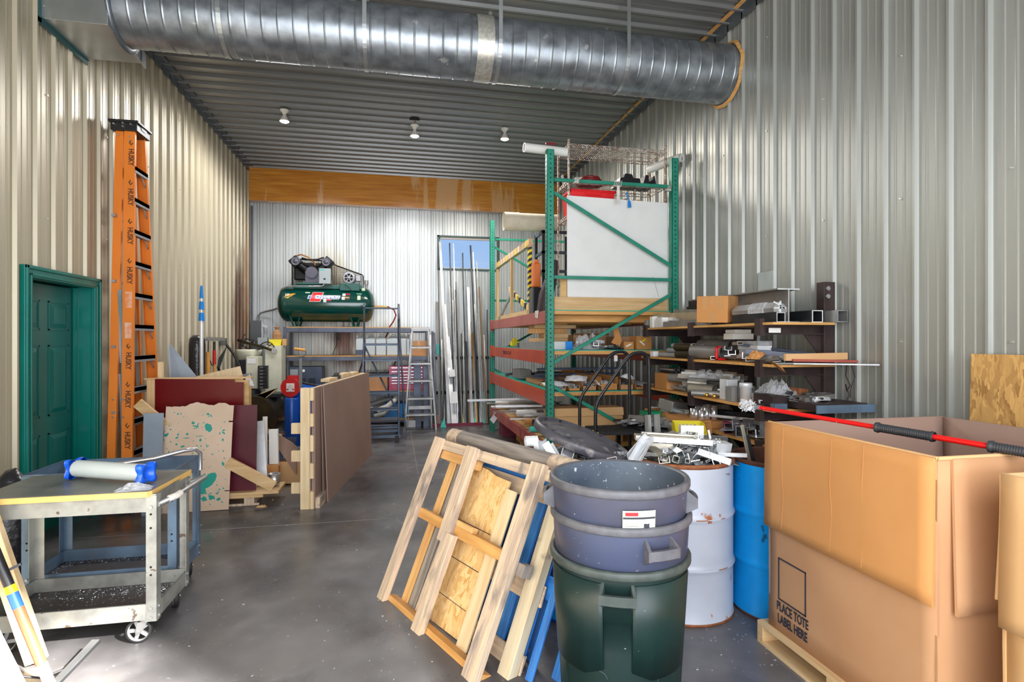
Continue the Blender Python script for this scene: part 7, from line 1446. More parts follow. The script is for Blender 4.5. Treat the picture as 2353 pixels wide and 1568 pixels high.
part(t,'handwriting',MB().tube([(-.04,.036,.0006),(-.03,.044,.0006),(-.02,.034,.0006),(-.01,.044,.0006),(0,.035,.0006),(.012,.043,.0006),(.02,.034,.0006),(.04,.042,.0006)],0.0012,4).tube([(-.02,.01,.0006),(-.01,.018,.0006),(0,.008,.0006),(.01,.016,.0006),(.02,.008,.0006)],0.0012,4).tube([(-.03,-.018,.0006),(-.02,-.01,.0006),(-.008,-.02,.0006),(.004,-.01,.0006),(.015,-.02,.0006),(.03,-.012,.0006)],0.0012,4),'print_black')
stick('long_white_tube','long pale round tube slanting along the fourth shelf toward the wall','tube',(2.74,4.52,Z4+0.10),(2.98,3.75,Z4+0.13),0.022,0.022,'alu_white',up=(0,0,1))
stick('long_dark_bar','long black bar behind the pale tube on the fourth shelf','bar',(2.86,4.75,Z4+0.11),(3.08,3.65,Z4+0.16),0.10,0.04,'steel_dark',up=(0,0,1))
stock('square_tube',0.16,0.09,'maroon',(2.72,4.20,Z4),(0,0,-0.5),'dark red square block near the middle of the fourth shelf',exact=True)
stock('square_tube',0.18,0.09,'mill_grey',(2.72,4.06,Z4),(0,0,-0.4),'grey square tube with red inside on the fourth shelf',exact=True)
solo('galvanized_cube','upright pale galvanized block at the right of the fourth shelf','block',MB().box(0,0.11,0,0.11,0,0.15),'alu_dull',loc=(2.78,3.78,Z4),bevel=0.003)
rs = random.Random(34)
pieces(rs,20,2.68,3.0,3.60,4.25,Z4,'on the right half of the fourth shelf',('channel','flat_tube','block','plate','angle'),('alu','alu_dull','galv_box','mill_grey','alu_bright'),(.12,.34),(.05,.11),0.12,(-.9,.2))
pieces(rs,14,2.64,2.95,4.7,5.4,Z4,'on the left half of the fourth shelf',('angle','flat_tube','rod'),('alu_dull','mill_grey','alu','steel_dark'),(.2,.5),(.02,.05),0.06,(0.1,1.1))
# floor level clutter under the wall shelves
t = thing('low_bench','low black steel bench under the wall shelves holding a yellow bin','bench',(2.20,3.95,0))
mb = MB(); mb.box(0,0.40,0,1.5,0.72,0.745); part(t,'bench_top',mb,'steel_dark')
for x in (0.02,0.34):
    for y in (0.02,1.44): mb = MB(); mb.box(x,x+0.04,y,y+0.04,0,0.72); part(t,'leg',mb,'steel_dark')
t = thing('yellow_bin','bright yellow open plastic bin full of small parts behind the white drum','bin',(2.22,4.16,0.747),(0,0,-0.35))
mb = MB(); mb.box(0,0.24,0,0.004,0,0.06); mb.box(0,0.24,0.26,0.264,0,0.13); mb.box(0,0.24,0,0.264,0,0.004)
for x in (0,0.236): mb.poly([(x,0,0),(x,0.264,0),(x,0.264,0.13),(x,0.12,0.13),(x,0,0.06)],0.004,(1,0,0))
part(t,'bin_body',mb,'bin_yellow')
mb = MB(); mb.box(0.10,0.17,-0.002,0,0.02,0.05); part(t,'bin_label',mb,'white_paper')
rs = random.Random(35)
pieces(rs,10,2.30,2.42,4.16,4.26,0.775,'inside the yellow bin',('rod','block'),('steel_dark','alu_dull'),(.05,.08),(.012,.03),0.05,(0,3))
solo('round_tin','round dark tin behind the yellow bin','tin',MB().lathe([(0,0),(0.10,0),(0.10,0.09),(0,0.09)],(0,0,0),28),'mill_grey',loc=(2.46,4.55,0.747))
pieces(rs,12,2.25,2.52,4.7,5.3,0.747,'on the low bench under the wall shelves',('angle','flat_tube','pipe'),('steel_dark','mill_grey','alu_dull','pvc_grey'),(.2,.5),(.03,.07),0.06,(-1.5,1.5))
solo('green_box','dark green box under the fourth shelf','box',MB().box(0,0.16,0,0.15,0,0.11),'green_book',loc=(2.40,5.10,0.747))
# ------------------------------------------------------------------ rolling platform ladder with black loop rails
t = thing('platform_ladder','black tubular platform ladder with two looped hand rails before the pallet rack','ladder',(0,0,0))
for y in (5.20,4.76):
    pts = [(1.755,y,0.02),(1.755,y,0.94),(1.775,y,1.02),(2.04,y,1.38),(2.09,y,1.43),(2.16,y,1.447),(2.22,y,1.443),(2.26,y,1.41),(2.27,y,1.36),(2.28,y,0.02)]
    # soften corners
    q = [pts[0]]
    for i in range(1,len(pts)-1):
        a,b,c = Vector(pts[i-1]),Vector(pts[i]),Vector(pts[i+1]); q += [tuple(b.lerp(a,min(.3,.03/(a-b).length))),tuple(b.lerp(c,min(.3,.03/(c-b).length)))]
    q.append(pts[-1]); mb = MB(); mb.tube(q,0.0155,10); part(t,'loop_rail',mb,'black_plastic')
mb = MB(); mb.box(1.80,2.27,4.78,5.18,0.70,0.725)
for k in range(20): mb.box(1.81+k*0.023,1.818+k*0.023,4.78,5.18,0.725,0.732)
part(t,'platform',mb,'rubber')
mb = MB(); mb.box(1.795,1.80,4.80,4.95,0.70,0.725); part(t,'yellow_sticker',mb,'hazard_yellow')
for k,z in enumerate((0.25,0.47)): mb = MB(); mb.box(1.62+0.09*k,1.80+0.09*k,4.78,5.18,z,z+0.02); part(t,'lower_step',mb,'rubber')
mb = MB(); mb.tube([(1.62,4.8,0.24),(1.80,4.8,0.70)],0.013,8); mb.tube([(1.62,5.16,0.24),(1.80,5.16,0.70)],0.013,8); part(t,'step_stringers',mb,'black_plastic')
solo('wall_tag','small white tag hanging from the rack deck edge near the loop rails','tag',MB().box(-0.02,0.02,0,0.002,-0.075,-0.01).cyl((0,0.001,-0.012),(0,0.001,0.0),0.002,n=5),'white_paper',loc=(2.40,5.865,1.40))
# ------------------------------------------------------------------ goods on the pallet rack
D1,D2,D3,D4 = [z1+0.005 for z0,z1 in LV]
t = solo('timber_beam','thick orange timber beam along the front edge of the top rack deck','timber',MB().box(0,1.36,0,0.085,0,0.145),'lumber_x',loc=(1.685,5.905,D1),bevel=0.004)
t = thing('white_board','large white board standing on the timber beam in the rack','board',(1.868,5.955,D1+0.147))
mb = MB(); mb.poly([(0,0,0),(1.205,0,0),(1.205,0,1.10),(0,0,1.125)],0.02,(0,1,0)); part(t,'board',mb,'white_board')
mb = MB(); mb.tube([(1.02,-0.001,0.25),(1.06,-0.001,0.12),(1.09,-0.001,0.02)],0.0018,4); part(t,'scratch',mb,'steel_slate')
solo('plywood_strip','plywood panel edge showing left of the white board in the rack','board',MB().box(0,0.07,0,0.02,0,0.38),'plywood',loc=(1.80,5.99,D1+0.002)) 
t = thing('wire_shelving','rusty chrome wire shelving unit standing on the rack behind the white board','shelving',(1.93,6.10,D1))
Wd, Dp = 1.19, 0.42
for x in (0,Wd):
    for y in (0,Dp):
        mb = MB(); Hh = 1.94 if y == 0 else 1.90; pr = []; z = 0
        while z < Hh: pr += [(0.0135,z),(0.0135,z+0.021),(0.0120,z+0.023)]; z += 0.0254
        pr.append((0,z)); mb.lathe(pr,(x,y,0),10); part(t,'post',mb,'chrome_rust')
for zz in (0.36,1.06,1.455,1.865):
    mb = MB()
    for (a,b) in (((0,0),(Wd,0)),((0,Dp),(Wd,Dp)),((0,0),(0,Dp)),((Wd,0),(Wd,Dp))):
        A = Vector((a[0],a[1],zz)); B = Vector((b[0],b[1],zz)); up = Vector((0,0,0.034))
        mb.cyl(A,B,0.005,n=5); mb.cyl(A+up,B+up,0.005,n=5); n_ = int((B-A).length/0.055)
        for k in range(n_): p = A.lerp(B,k/n_); q_ = A.lerp(B,(k+1)/n_); m2 = p.lerp(q_,.5)+up; mb.cyl(p,m2,0.004,n=4,cap=False); mb.cyl(m2,q_,0.004,n=4,cap=False)
    for k in range(1,46): x = Wd*k/46; mb.cyl((x,0,zz+0.034),(x,Dp,zz+0.034),0.003,n=4,cap=False)
    for y in (Dp*.33,Dp*.67): mb.cyl((0,y,zz+0.030),(Wd,y,zz+0.030),0.003,n=5)
    part(t,'wire_shelf',mb,'chrome_rust')
sz = [D1+z+0.039 for z in (0.36,1.06,1.455,1.865)]
t = thing('red_tote','bright red plastic tote with a recessed grip on the wire shelving behind the white board','bin',(1.965,6.13,sz[1]))
mb = MB(); mb.add([(0.03,0.02,0),(0.50,0.02,0),(0.50,0.34,0),(0.03,0.34,0),(0,0,0.29),(0.53,0,0.29),(0.53,0.36,0.29),(0,0.36,0.29)],[(0,3,2,1),(0,1,5,4),(1,2,6,5),(2,3,7,6),(3,0,4,7)]); part(t,'tote_body',mb,'bin_red',solid=0.004)
mb = MB()
for (a,b,c,d) in ((-.012,.542,-.012,.0),(-.012,.542,.36,.372),(-.012,0,-.012,.372),(.53,.542,-.012,.372)): mb.box(a,b,c,d,0.27,0.30)
mb.box(0.17,0.36,-0.016,-0.010,0.235,0.285); part(t,'rim',mb,'bin_red',bevel=0.003)
solo('red_tote_low','dark red tote lower down at the left of the wire shelving','bin',MB().box(0,0.05,0,0.32,0,0.22),'bin_red',loc=(1.80,6.16,sz[1]-0.04+0.02),bevel=0.01) if False else None
t = thing('hose_coil','coil of dull red hose on the second wire shelf from the top','hose',(2.26,6.32,sz[2]))
for k in range(3):
    mb = MB(); r = 0.15-0.022*k; mb.tube([(r*math.cos(a),r*math.sin(a),0.02+0.030*k) for a in [2*PI*i/32 for i in range(33)]],0.018,8,cap=False); part(t,'coil',mb,'hose_red')
for k,(x,w,h,lab,rx) in enumerate(((2.56,0.28,0.08,'wide flat black plastic tray on the wire shelving',0),(2.62,0.12,0.045,'small black plastic tray stacked on the wide tray',0),(2.86,0.08,0.13,'slanted black plastic cover beside the trays on the wire shelving',0.5),(2.96,0.07,0.12,'black plastic cover at the right end of the wire shelving',0))):
    solo('black_tray',lab,'tray',MB().poly([(0,0,0),(w,0,0),(w-0.02,0,h),(0.02 if k!=3 else w-.03,0,h)],0.25,(0,1,0)),'black_plastic',loc=(x,6.16,sz[2]+(0.082 if k==1 else 0)),rot=(0,0.25*rx,0))
for k in range(7): solo('file_box','cardboard file right of the red tote on the wire shelving, %s from the left'%('first','second','third','fourth','fifth','sixth','seventh')[k],'file',MB().box(0,0.035,0,0.25,0,0.20+0.012*(k%3)),('cardboard_dark','cardboard','cardboard_dark','cardboard','cardboard_dark','cardboard_pale','brown_metal')[k],loc=(2.53+0.047*k,6.14,sz[1]),rot=(0,0.10*(k%2),0),group='files on the wire shelving')
for k,(x,z,w) in enumerate(((1.94,3.305,0.05),(2.42,3.295,0.10),(3.055,3.28,0.09))):
    mb = MB()
    for j in range(5): mb.tube([(-w/2+j*w/5,-0.024,-0.026),(-w/2+j*w/5+0.01,-0.026,0.026),(-w/2+j*w/5+0.015,0.028,0.024),(-w/2+j*w/5+0.005,0.026,-0.026),(-w/2+j*w/5,-0.024,-0.026)],0.012,6,flat=0.3)
    if k == 1: mb.box(-0.02,0.012,-0.034,-0.030,-0.22,-0.03)
    solo('cloth_strap',('white cloth strap knotted round the rack brace at the left shelving post','wide white strap wound round the middle of the rack brace with a hanging tail','dirty white strap tied round the right rack upright')[k],'strap',mb,'strap_white',loc=(x,5.866,z))
solo('strap_tail','dangling white strap end on the left shelving post above the brace','strap',MB().poly([(0,0,0),(0.035,0,0.0),(-0.0,0.0,0.16),(-0.03,0,0.14)],0.004,(0,1,0)),'strap_white',loc=(1.985,6.50,3.40))
mb = MB(); mb.tube([(0,0,0.17),(0.01,0,0.11),(0.03,0,0.07)],0.008,6); mb.cyl((0.03,0,0.07),(0.035,0,0.0),0.014,0.02,n=10); solo('blue_tassel','white string with a blue plastic end hanging under the rack brace','string',mb,'pole_blue',loc=(2.545,5.90,3.03+0.02))
t = thing('white_pipe','white plastic pipe end sticking out left over the front rack upright','pipe',(1.385,5.99,RH+0.052))
mb = MB(); mb.hcyl((0,0,0),(0.50,0.06,0.0),0.05,0.006,24); part(t,'pipe',mb,'pvc_white')
mb = MB(); mb.box(0.24,0.36,-0.03,0.0,0.047,0.062); part(t,'red_tie',mb,'hose_red')
t = thing('white_pipe','short white plastic pipe end lying over the right rack upright','pipe',(3.235,5.95,RH+0.052))
mb = MB(); mb.hcyl((0,0,0),(-0.16,0.50,0.0),0.05,0.006,24); part(t,'pipe',mb,'pvc_white')
t = thing('paper_tube','wide beige cardboard forming tube sticking out at the back of the rack','tube',(1.48,7.6,3.20))
mb = MB(); mb.hcyl((0,0,0),(0.75,0.0,0.0),0.122,0.008,32); part(t,'tube',mb,'sonotube')
mb = MB(); mb.hcyl((-0.01,0,0),(0.20,0.0,0.0),0.127,0.004,32); part(t,'sleeve',mb,'sonotube')
t = thing('black_stand','dark steel frame stand holding the beige tube at the back of the rack','stand',(1.98,7.45,D1))
for x,y in ((0,0),(0,0.4),(0.45,0),(0.45,0.4)): mb = MB(); mb.box(x,x+0.035,y,y+0.035,0,1.18); part(t,'leg',mb,'steel_dark')
for z in (0.60,0.86,1.14): mb = MB(); mb.box(0,0.485,0,0.03,z,z+0.04); mb.box(0,0.03,0,0.435,z,z+0.04); part(t,'rail',mb,'steel_slate')
# window frame of lumber with hazard tape
t = thing('lumber_frame','upright pale lumber frame with yellow and black hazard tape on the rack deck','frame',(1.72,7.08,D1))
mb = MB(); mb.box(-0.02,0.02,0,0.07,0.0,0.92); fp = part(t,'post',mb,'lumber')
for y in (1.15,2.33): mb = MB(); mb.box(-0.02,0.02,y,y+0.07,0.06,0.88); part(t,'post',mb,'lumber')
mb = MB(); mb.box(-0.025,0.03,-0.01,2.44,0.90,0.985); part(t,'top_rail',mb,'lumber_y')
mb = MB(); mb.box(-0.03,0.02,0.06,2.42,0.0,0.065); part(t,'bottom_rail',mb,'lumber_y')
for k in range(9):
    mb = MB(); z = 0.84-k*0.075
    mb.add([(-0.021,-0.0015,z),(0.021,-0.0015,z+0.02),(0.021,-0.0015,z-0.018),(-0.021,-0.0015,z-0.038)],[(0,1,2,3)]); mb.add([(-0.0215,-0.001,z),(-0.0215,-0.001,z-0.038),(-0.0215,0.071,z-0.05),(-0.0215,0.071,z-0.012)],[(0,1,2,3)]); part(fp,'yellow_stripe',mb,'hazard_yellow')
mb = MB(); mb.box(-0.0208,0.0208,-0.0012,0.071,0.16,0.88); part(fp,'black_tape',mb,'print_black')
for k in range(10): mb = MB(); mb.box(-0.027,0.032,0.12+k*0.22,0.18+k*0.22,0.898,0.987); part(t,'tape_band',mb,'strap_white' if k%3 else 'hazard_yellow')
mb = MB(); mb.beam((0.12,0.3,0.03),(0.10,1.9,0.50),0.02,0.07,(0,0,1)); dg = part(t,'diagonal_board',mb,'lumber_pale')
for k in range(8): mb = MB(); a = 0.05+k*0.11; p = Vector((0.108,0.3+1.6*a,0.03+0.47*a)); mb.cbox(p,(0.03,0.085,0.075),Matrix.Rotation(math.atan(0.47/1.6),3,'X')); part(dg,'hazard_band',mb,'hazard_yellow' if k%2 else 'print_black')
stick('alu_frame_piece','slanting aluminium frame piece leaning inside the lumber frame on the rack','frame',(1.60+0.09,9.15,D1+0.01),(1.72+0.08,8.6,D1+0.42),0.03,0.08,'alu_dull')
solo('orange_blower','orange power tool body standing on the rack behind the lumber frame','tool',MB().box(0,0.10,0,0.12,0.0,0.30).box(0.02,0.08,0.02,0.10,0.30,0.35),'orange_plastic',loc=(1.69,6.80,D1+0.335),bevel=0.015)
solo('black_case','black tool case under the orange tool on the rack','case',MB().box(0,0.20,0,0.2,0,0.33),'black_plastic',loc=(1.68,6.78,D1),bevel=0.01)
solo('dark_tarp','rolled dark purple-brown tarp leaning by the front upright on the rack deck','tarp',MB().tube([(0,0,0),(0.02,0.0,0.2),(0.09,-0.02,0.45),(0.12,-0.02,0.62)],[0.10,0.09,0.07,0.04],12),mat('tarp',(0.05,0.03,0.035),0.5,bump=0.6,bscale=14),loc=(1.74,6.45,D1))
solo('glove','white work glove draped over the top rack beam','glove',MB().poly([(0,0,0),(0,0.14,0.0),(0,0.13,-0.075),(0,0.03,-0.09)],0.012,(1,0,0)),'strap_white',loc=(1.598,6.22,D1+0.01),bevel=0.004)
# --- second deck
for k,(x0,x1,y,z,h,m_,lab) in enumerate(((1.66,2.13,6.62,0.105,0.045,'lumber_x','lowest wide board in the lumber stack on the second deck'),(1.78,2.12,6.60,0.152,0.055,'lumber_x','short pale board second from the bottom of the lumber stack'),(1.48,2.10,6.70,0.21,0.06,'wood_fresh','reddish wide board in the middle of the lumber stack'),(1.62+.05,2.20,6.66,0.272,0.045,'lumber_x','long board second from the top of the lumber stack'),(1.70,2.08,6.62,0.318,0.05,'lumber_orange','topmost orange board of the lumber stack on the second deck'))):
    solo('lumber_board',lab,'lumber',MB().box(0,x1-max(x0,1.66),0,0.30,0,h),m_,group='lumber stack on the second deck',loc=(max(x0,1.66),y,D2+z-0.02),bevel=0.003)
carton('cardboard_carton','dark brown cardboard carton under the lumber stack on the second deck',1.70,6.66,D2,0.55,0.5,0.084,'cardboard_dark',tape=False)
t = thing('metal_trough','long dull metal trough with a bright blue end label on the second deck','trough',(1.68,6.12,D2))
mb = MB(); mb.box(-0.01,0.20+0.10,0,0.20,0,0.093); part(t,'trough_body',mb,'galv_box',bevel=0.002)
mb = MB(); mb.box(0.215,0.30,-0.002,0.0,0.0,0.093); part(t,'blue_label',mb,'pole_blue')
solo('metal_trough_far','long metal profile running back from the trough on the second deck','profile',MB().box(0,0.05,0,1.2,0,0.09),'galv_box',loc=(1.675,6.34,D2))
solo('yellow_tape_gun','yellow and black tape tool at the far left of the second deck','tool',MB().box(0,0.13,0,0.10,0.02,0.09).box(0.03,0.09,0.02,0.08,0.09,0.14),'hazard_yellow',loc=(1.70,8.2,D2),bevel=0.008)
carton('blue_carton','small white and dark blue carton on the second deck beside the yellow tape tool',1.70,7.7,D2,0.22,0.12,0.07,'dark_blue_grey',tape=False)
solo('parts_bag','clear bag of white fittings on the second deck, right of the blue label','bag',crumple(0.32,0.26,0.22,31,16),'plastic_clear',loc=(2.16,6.15,D2))
carton('open_carton','dark open cardboard carton behind the bag of fittings on the second deck',2.08,6.42,D2,0.45,0.3,0.17,'cardboard_dark',flaps=True)
sheet('torn_flap','upright torn orange-brown cardboard flap on the second deck','cardboard',[(2.42,6.05,D2+0.08),(2.52,6.05,D2+0.03),(2.55,6.05,D2+0.10),(2.50,6.05,D2+0.26),(2.44,6.05,D2+0.25),(2.46,6.05,D2+0.14)],0.006,'cardboard_bright')
carton('small_carton','small carton with a white sticker on the second deck, left of the larger one',2.565,6.02,D2,0.12,0.15,0.09,'cardboard_bright',tape=False)
carton('larger_carton','larger square carton with yellow and white stickers near the right of the second deck',2.71,6.0,D2,0.185,0.25,0.155,'cardboard_bright',tape=False)
carton('dim_carton','dim brown carton behind the square one on the second deck',2.50,6.2,D2,0.30,0.3,0.15,'cardboard_dark',tape=False)
for (x,z,w,r,m_,lab) in ((2.755,0.075,0.075,0.7,'decal_white','white sticker strip slanting on the square carton'),(2.775,0.105,0.06,-0.6,'hazard_yellow','yellow sticker strip on the square carton'),(2.60,0.05,0.07,-0.45,'decal_white','white sticker on the small carton')):
    mb = MB(); mb.cbox((0,0,0),(w,0.001,0.016),Matrix.Rotation(r,3,'Y')); solo('sticker',lab,'sticker',mb,m_,loc=(x+0.02,5.9985 if x>2.7 else 6.0185,D2+z))
rs = random.Random(36)
pieces(rs,10,2.08,2.30,5.98,6.2,D2,'among the fittings on the second deck',('pipe','channel','block'),('alu_white','alu_bright','alu'),(.08,.16),(.03,.06),0.10,(0,3))
pieces(rs,9,2.36,2.52,5.95,6.10,D2,'in the chrome heap at the front of the second deck',('rod','bracket'),('alu_bright','steel_dark'),(.06,.14),(.012,.04),0.05,(0,3))
# --- third deck: long cartons of extrusions seen end-on
for k,(x,w,h) in enumerate(((1.74,0.10,0.055),(1.87,0.13,0.06),(2.03,0.16,0.10),(2.24,0.20,0.15),(2.47,0.16,0.12),(2.66,0.26,0.06))):
    t = thing('long_carton','long open cardboard carton of extrusions on the third deck, '+('leftmost','second','third','fourth','fifth','rightmost')[k]+' from the left','box',(x,5.91,D3),(0,0,0),'long cartons on the third deck')
    mb = MB(); Lc = 1.5; mb.box(0,w,0,0.005,0,h*0.5); mb.box(0,0.005,0,Lc,0,h); mb.box(w-0.005,w,0,Lc,0,h); mb.box(0,w,Lc-0.005,Lc,0,h); mb.box(0,w,0,Lc,0,0.004); part(t,'carton_walls',mb,'cardboard_bright' if k%2 else 'cardboard')
    lab_ = 'silver extrusion end in the %s long carton'%('leftmost','second','third','fourth','fifth','rightmost')[k]
    for j in range(9):
        stock(rs.choice(('channel','square_tube','angle')),0.72,0.024,rs.choice(('alu_bright','alu','alu_white')),(x+0.015+(w-0.03)*rs.random(),5.91+0.37,D3+0.008+h*0.75*rs.random()),(rs.uniform(-.03,.03),rs.uniform(-.3,.3),rs.uniform(-.04,.04)),lab_,group=lab_)
for k,(x,y,sx,sy,h,r) in enumerate(((1.78,5.98,.20,.16,.05,.5),(2.0,6.05,.24,.18,.10,-.4),(2.30,6.02,.20,.2,.09,.3),(2.62,6.05,.16,.14,.16,.8),(1.66,6.0,.12,.10,.04,0))):
    solo('paper_sheet','crumpled white paper over the extrusions on the third deck, '+('left','centre-left','centre','right','by the front upright')[k],'paper',crumple(sx,sy,h*0.55,40+k,6),'white_paper',loc=(x,y,D3+0.075+(0.05 if k in(1,3) else 0)),rot=(0.25,0,r))
for k in range(3): solo('dark_profile','long dark blue-grey profile on the third deck, '+('top','middle','bottom')[k]+' of three','profile',MB().box(0,1.1,0,0.05,0,0.022),'dark_blue_grey',loc=(1.70,6.62+0.10*k,D3+0.17-0.045*k),rot=(0,0,0.06)) if k else None
solo('dark_profile','long dark blue-grey profile lying highest on the third deck','profile',MB().box(0,1.15,0,0.06,0,0.025),'dark_blue_grey',loc=(1.70,6.60,D3+0.195),rot=(0,0,0.04))
solo('profile_support','brown block holding the dark profiles on the third deck','block',MB().box(0,0.9,0,0.30,0,0.15),'cardboard_dark',loc=(1.75,6.62,D3)) if False else None
solo('galvanized_box','small galvanized box with slats far back on the third deck','box',MB().box(0,0.16,0,0.35,0,0.12),'galv_box',loc=(1.70,7.6,D3+0.03),rot=(0,0,0.1))
pieces(rs,12,1.75,2.5,6.7,8.6,D3,'far back on the third deck',('flat_tube','angle'),('mill_grey','steel_dark','alu_dull'),(.3,.8),(.04,.08),0.08,(-1.7,-1.3))
# --- fourth deck
t = thing('long_cardboard_box','long pale brown cardboard box with open flap on the lowest deck','box',(1.70,5.90,D4),(0,0,0))
mb = MB(); mb.box(0,0.80,0,0.22,0,0.385); part(t,'box_body',mb,'cardboard_pale',bevel=0.004)
mb = MB(); mb.poly([(0.0,0,0.385),(0.80,0,0.385),(0.80,-0.02,0.30),(0.0,-0.02,0.30)],0.005,(0,-1,0.2)); part(t,'front_flap',mb,'cardboard_pale')
mb = MB(); mb.poly([(-0.002,0.0,0.04),(-0.002,0.20,0.04),(-0.055,0.24,0.36),(-0.075,0.05,0.36)],0.005,(-1,0,0)); part(t,'side_flap',mb,'cardboard_bright')
for k in range(26):
    y = 6.2+3.1*rs.random(); m_ = rs.choice(('alu_white','alu_bright','alu','pvc_white')); L_ = rs.uniform(.5,1.0)
    stock(rs.choice(('flat_tube','channel','pipe')),L_,rs.uniform(.03,.06),m_,(rs.uniform(1.85,2.15),y,D4+0.005+0.20*rs.random()),(0,rs.uniform(-.06,.06),PI/2+rs.uniform(-.15,.15)),'pale extrusion lying crosswise in the heap on the lowest deck',group='pale extrusions on the lowest deck')
stock('flat_tube',0.95,0.05,'alu_white',(1.40,7.3,D4+0.335),(0,0.03,PI/2+0.06),'long white bar with teal tape sticking out of the lowest deck into the aisle',exact=True)
stock('flat_tube',0.6,0.05,'alu_white',(1.55,7.0,D4+0.28),(0,0.03,PI/2-0.1),'shorter white bar sticking out below the long one from the lowest deck',exact=True)
solo('teal_tape','teal tape band round the long white bar in the aisle','tape',MB().box(-0.06,0.06,-0.028,0.028,0,0.030),'teal_wrap',loc=(1.10,7.29,D4+0.342),rot=(0,0.03,0.06)) if False else None
solo('hanging_paper','white paper diamond in a clear bag hanging off the lowest deck corner','paper',MB().poly([(0,0,0),(0.055,0.0,-0.06),(0.0,0,-0.14),(-0.06,0,-0.075)],0.002,(0,1,0)).tube([(0,0.001,0),(0.05,0.02,0.03),(0.17,0.02,0.02)],0.004,5),'white_paper',loc=(1.45,8.3,D4+0.02))
for k,(x,y,z,w,m_,lab) in enumerate(((1.66,6.45,0.05,0.16,'teal_wrap','teal wrapped bundle end near the cardboard box on the lowest deck'),(1.66,6.75,0.10,0.14,'cardboard_bright','kraft wrapped roll end on the lowest deck'),(1.68,6.40,0.14,0.20,'black_plastic','black wrapped bar end on the lowest deck'),(1.64,7.1,0.17,0.16,'pvc_white','thick white tube end on the lowest deck'))):
    solo('bundle_end',lab,'bundle',MB().cyl((-0.10,0,0),(w,0,0),0.033,n=12),m_,loc=(x,y,D4+z+0.03))
for k,(x,y,w,d,h,m_,lab) in enumerate(((1.70,8.9,0.25,0.3,0.24,'maroon','dark maroon box under the lowest beam near the far upright'),(1.86,8.3,0.25,0.3,0.24,'lumber_orange','orange wooden box under the lowest beam'),(1.72,7.3,0.22,0.4,0.23,'cardboard_dark','dark carton of rolls on the floor under the lowest beam'),(1.74,6.55,0.25,0.4,0.20,'cardboard_bright','open orange-brown carton on the floor under the lowest beam'),(1.75,6.0,0.3,0.4,0.18,'dark_blue_grey','dark tub on the floor under the lowest beam'))):
    carton('floor_box',lab,x,y,0.0,w,d,h,m_,tape=False,flaps=(k==3))
solo('black_bundle','black plastic bundle on the floor by the far rack upright','bag',crumple(0.35,0.3,0.12,51),'bag_black',loc=(1.78,8.0,0.0)) if False else None
# ------------------------------------------------------------------ aluminium scrap in the drums
rs = random.Random(77)
def heap(n, cx, cy, R_, z0, z1, place, kinds, mats, Lr, wr, peak=0.1):
    for k in range(n):
        r = R_*math.sqrt(rs.random()); a = rs.uniform(0,2*PI); z = z0+(z1-z0)*(k/n)*(1-0.6*(r/R_)**2); kd = rs.choice(kinds); m_ = rs.choice(mats)
        L_ = min(rs.uniform(*Lr),2*(R_+0.03-r*0.5)); lab = '%s %s offcut %s'%({'alu':'bright','alu_white':'white','alu_bright':'shiny','alu_warm':'champagne','galv_box':'grey'}[m_],kd.replace('_',' '),place)
        stock(kd,L_,rs.uniform(*wr),m_,(cx+r*math.cos(a),cy+r*math.sin(a),z),(rs.uniform(-.35,.35),rs.uniform(-.5,.5),rs.uniform(0,2*PI)),lab,group=lab)
mb = MB(); mb.lathe([(0.275,0.0),(0.2,0.03),(0,0.05)],(0,0,0),32); o = solo('fine_scrap','bed of fine aluminium scrap filling the white drum below the big offcuts','scrap',mb,'alu_dull',loc=(1.664,3.055,0.79)); o['kind'] = 'stuff'
heap(110,1.664,3.055,0.235,0.835,0.99,'heaped in the white drum',('channel','angle','plate','flat_tube','bracket','square_tube'),('alu','alu_white','alu_bright','alu_warm','galv_box'),(.07,.20),(.02,.06))
C_ = (1.664,3.055)
t = thing('extrusion_rail','long champagne aluminium rail with a round pin end lying across the white drum heap','rail',(1.585,3.02,0.965),(0.0,0.05,-0.30)); t.scale = (0.80,0.9,0.9)
mb = MB(); mb.box(-0.27,0.28,-0.045,0.045,0,0.035); mb.box(-0.22,0.20,0.02,0.04,0.035,0.05); part(t,'rail_body',mb,'alu_warm',bevel=0.004)
mb = MB(); mb.box(-0.26,0.275,-0.048,-0.045,0,0.034); part(t,'rail_side',mb,'alu_bright')
for x in (-0.20,0.18): mb = MB(); mb.cyl((x,-0.015,0.036),(x,-0.015,0.041),0.035,n=20); mb.cyl((x,-0.015,0.041),(x,-0.015,0.05),0.012,n=12); part(t,'disc',mb,'alu')
mb = MB(); mb.lathe([(0.02,0),(0.02,0.03),(0.024,0.032),(0.024,0.04),(0.02,0.042),(0.02,0.05),(0.024,0.052),(0.024,0.06),(0,0.06)],(0.28,0.0,0.018),20,Matrix.Rotation(PI/2,4,'Y')); part(t,'threaded_pin',mb,'alu_bright')
for x,y,lab in ((1.535,3.235,'left'),(1.605,3.255,'right')): stock('bracket',0.19,0.055,'alu_dull',(x,y,1.00),(PI/2-0.08,0,0.35),'grey punched bracket standing upright at the back of the white drum, %s of two'%lab,exact=True)
for k in range(5): stock('bracket',0.12,0.075,'alu_white',(1.70+0.022*k,3.14-0.006*k,0.985),(PI/2,0,1.25),'triangular punched white bracket in the row on the white drum heap',group='row of punched brackets on the white drum')
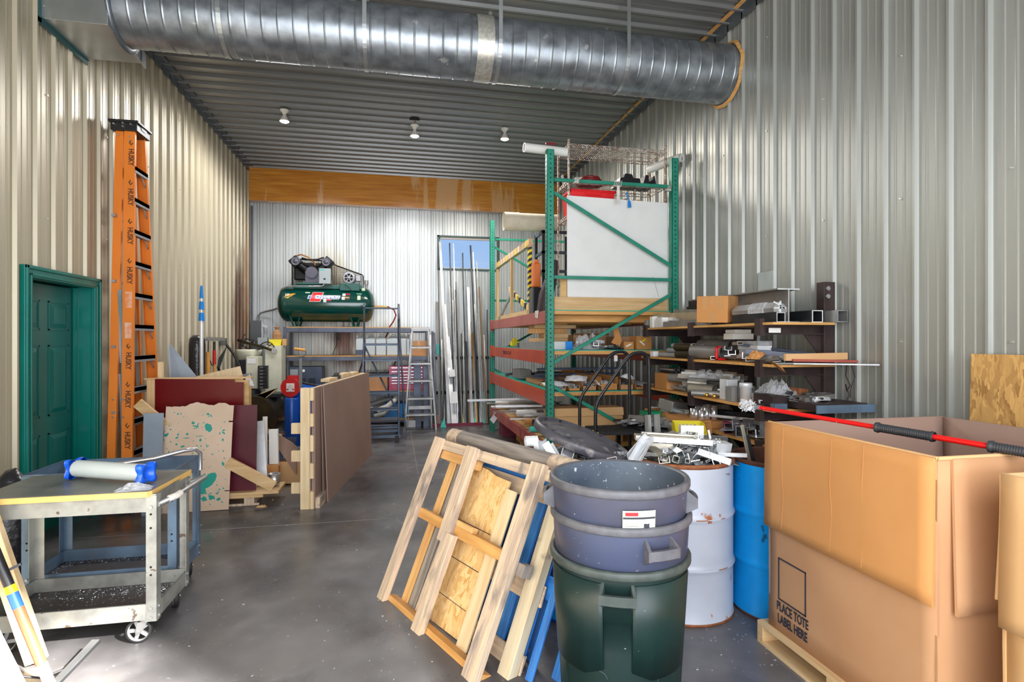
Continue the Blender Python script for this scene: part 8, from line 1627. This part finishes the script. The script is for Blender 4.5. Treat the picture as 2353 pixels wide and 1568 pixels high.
stick('thin_rod','thin pale rod standing up from the right side of the white drum heap','rod',(1.815,2.95,0.88),(1.795,2.98,1.035),0.012,0.006,'alu_white')
stick('tube_pair','pale tube pair poking out over the right rim of the white drum','tube',(1.80,2.92,0.905),(1.97,2.87,0.90),0.022,0.022,'alu_white')
stick('long_flat','long galvanized flat lying out to the right behind the white drum','bar',(1.76,3.24,0.95),(2.12,3.30,0.91),0.02,0.045,'galv_box',up=(0,0,1))
# blue drums
mb = MB(); mb.lathe([(0.275,0.0),(0.2,0.02),(0,0.04)],(0,0,0),32); o = solo('fine_scrap','bed of aluminium scrap filling the blue drum below the grey lid','scrap',mb,'alu_dull',loc=(1.09,3.17,0.80)); o['kind'] = 'stuff'
heap(34,1.09,3.17,0.25,0.83,0.90,'heaped in the blue drum under the grey lid',('channel','angle','plate','square_tube','flat_tube'),('alu','alu_white','alu_bright','galv_box'),(.10,.22),(.04,.07))
for k,(x,y,z,r,lab) in enumerate(((0.80,3.06,0.90,0.3,'pale channel hanging over the left rim of the blue drum by the pallets'),(0.86,2.98,0.885,0.9,'second pale channel on the left rim of the blue drum'),(0.90,2.95,0.86,-0.4,'shiny channel end leaning off the blue drum toward the pallets'))): stock('channel',0.22,0.07,'alu_white' if k!=2 else 'alu_bright',(x,y,z),(0.9,0.3,r),lab,exact=True)
stock('pipe',0.07,0.06,'alu_white',(0.76,3.10,0.955),(0,0.2,PI/2),'short round tube end on the left of the blue drum scrap',exact=True)
for k,(x,y,r,lab) in enumerate(((1.33,2.93,-0.7,'white channel between the lid and the white drum, lower'),(1.37,2.98,-0.9,'white channel between the lid and the white drum, upper'))): stock('channel',0.20,0.06,'alu_white',(x,y,0.905+0.03*k),(0.5,0.2,r),lab,exact=True)
stick('leaning_bars','tan bar leaning out of the open bright blue drum','bar',(2.16,2.93,0.30),(2.04,3.02,1.05),0.022,0.008,'alu_warm')
stick('leaning_bars','black bar leaning out of the open bright blue drum beside the tan one','bar',(2.20,2.91,0.28),(2.07,3.01,0.99),0.02,0.01,'steel_dark')
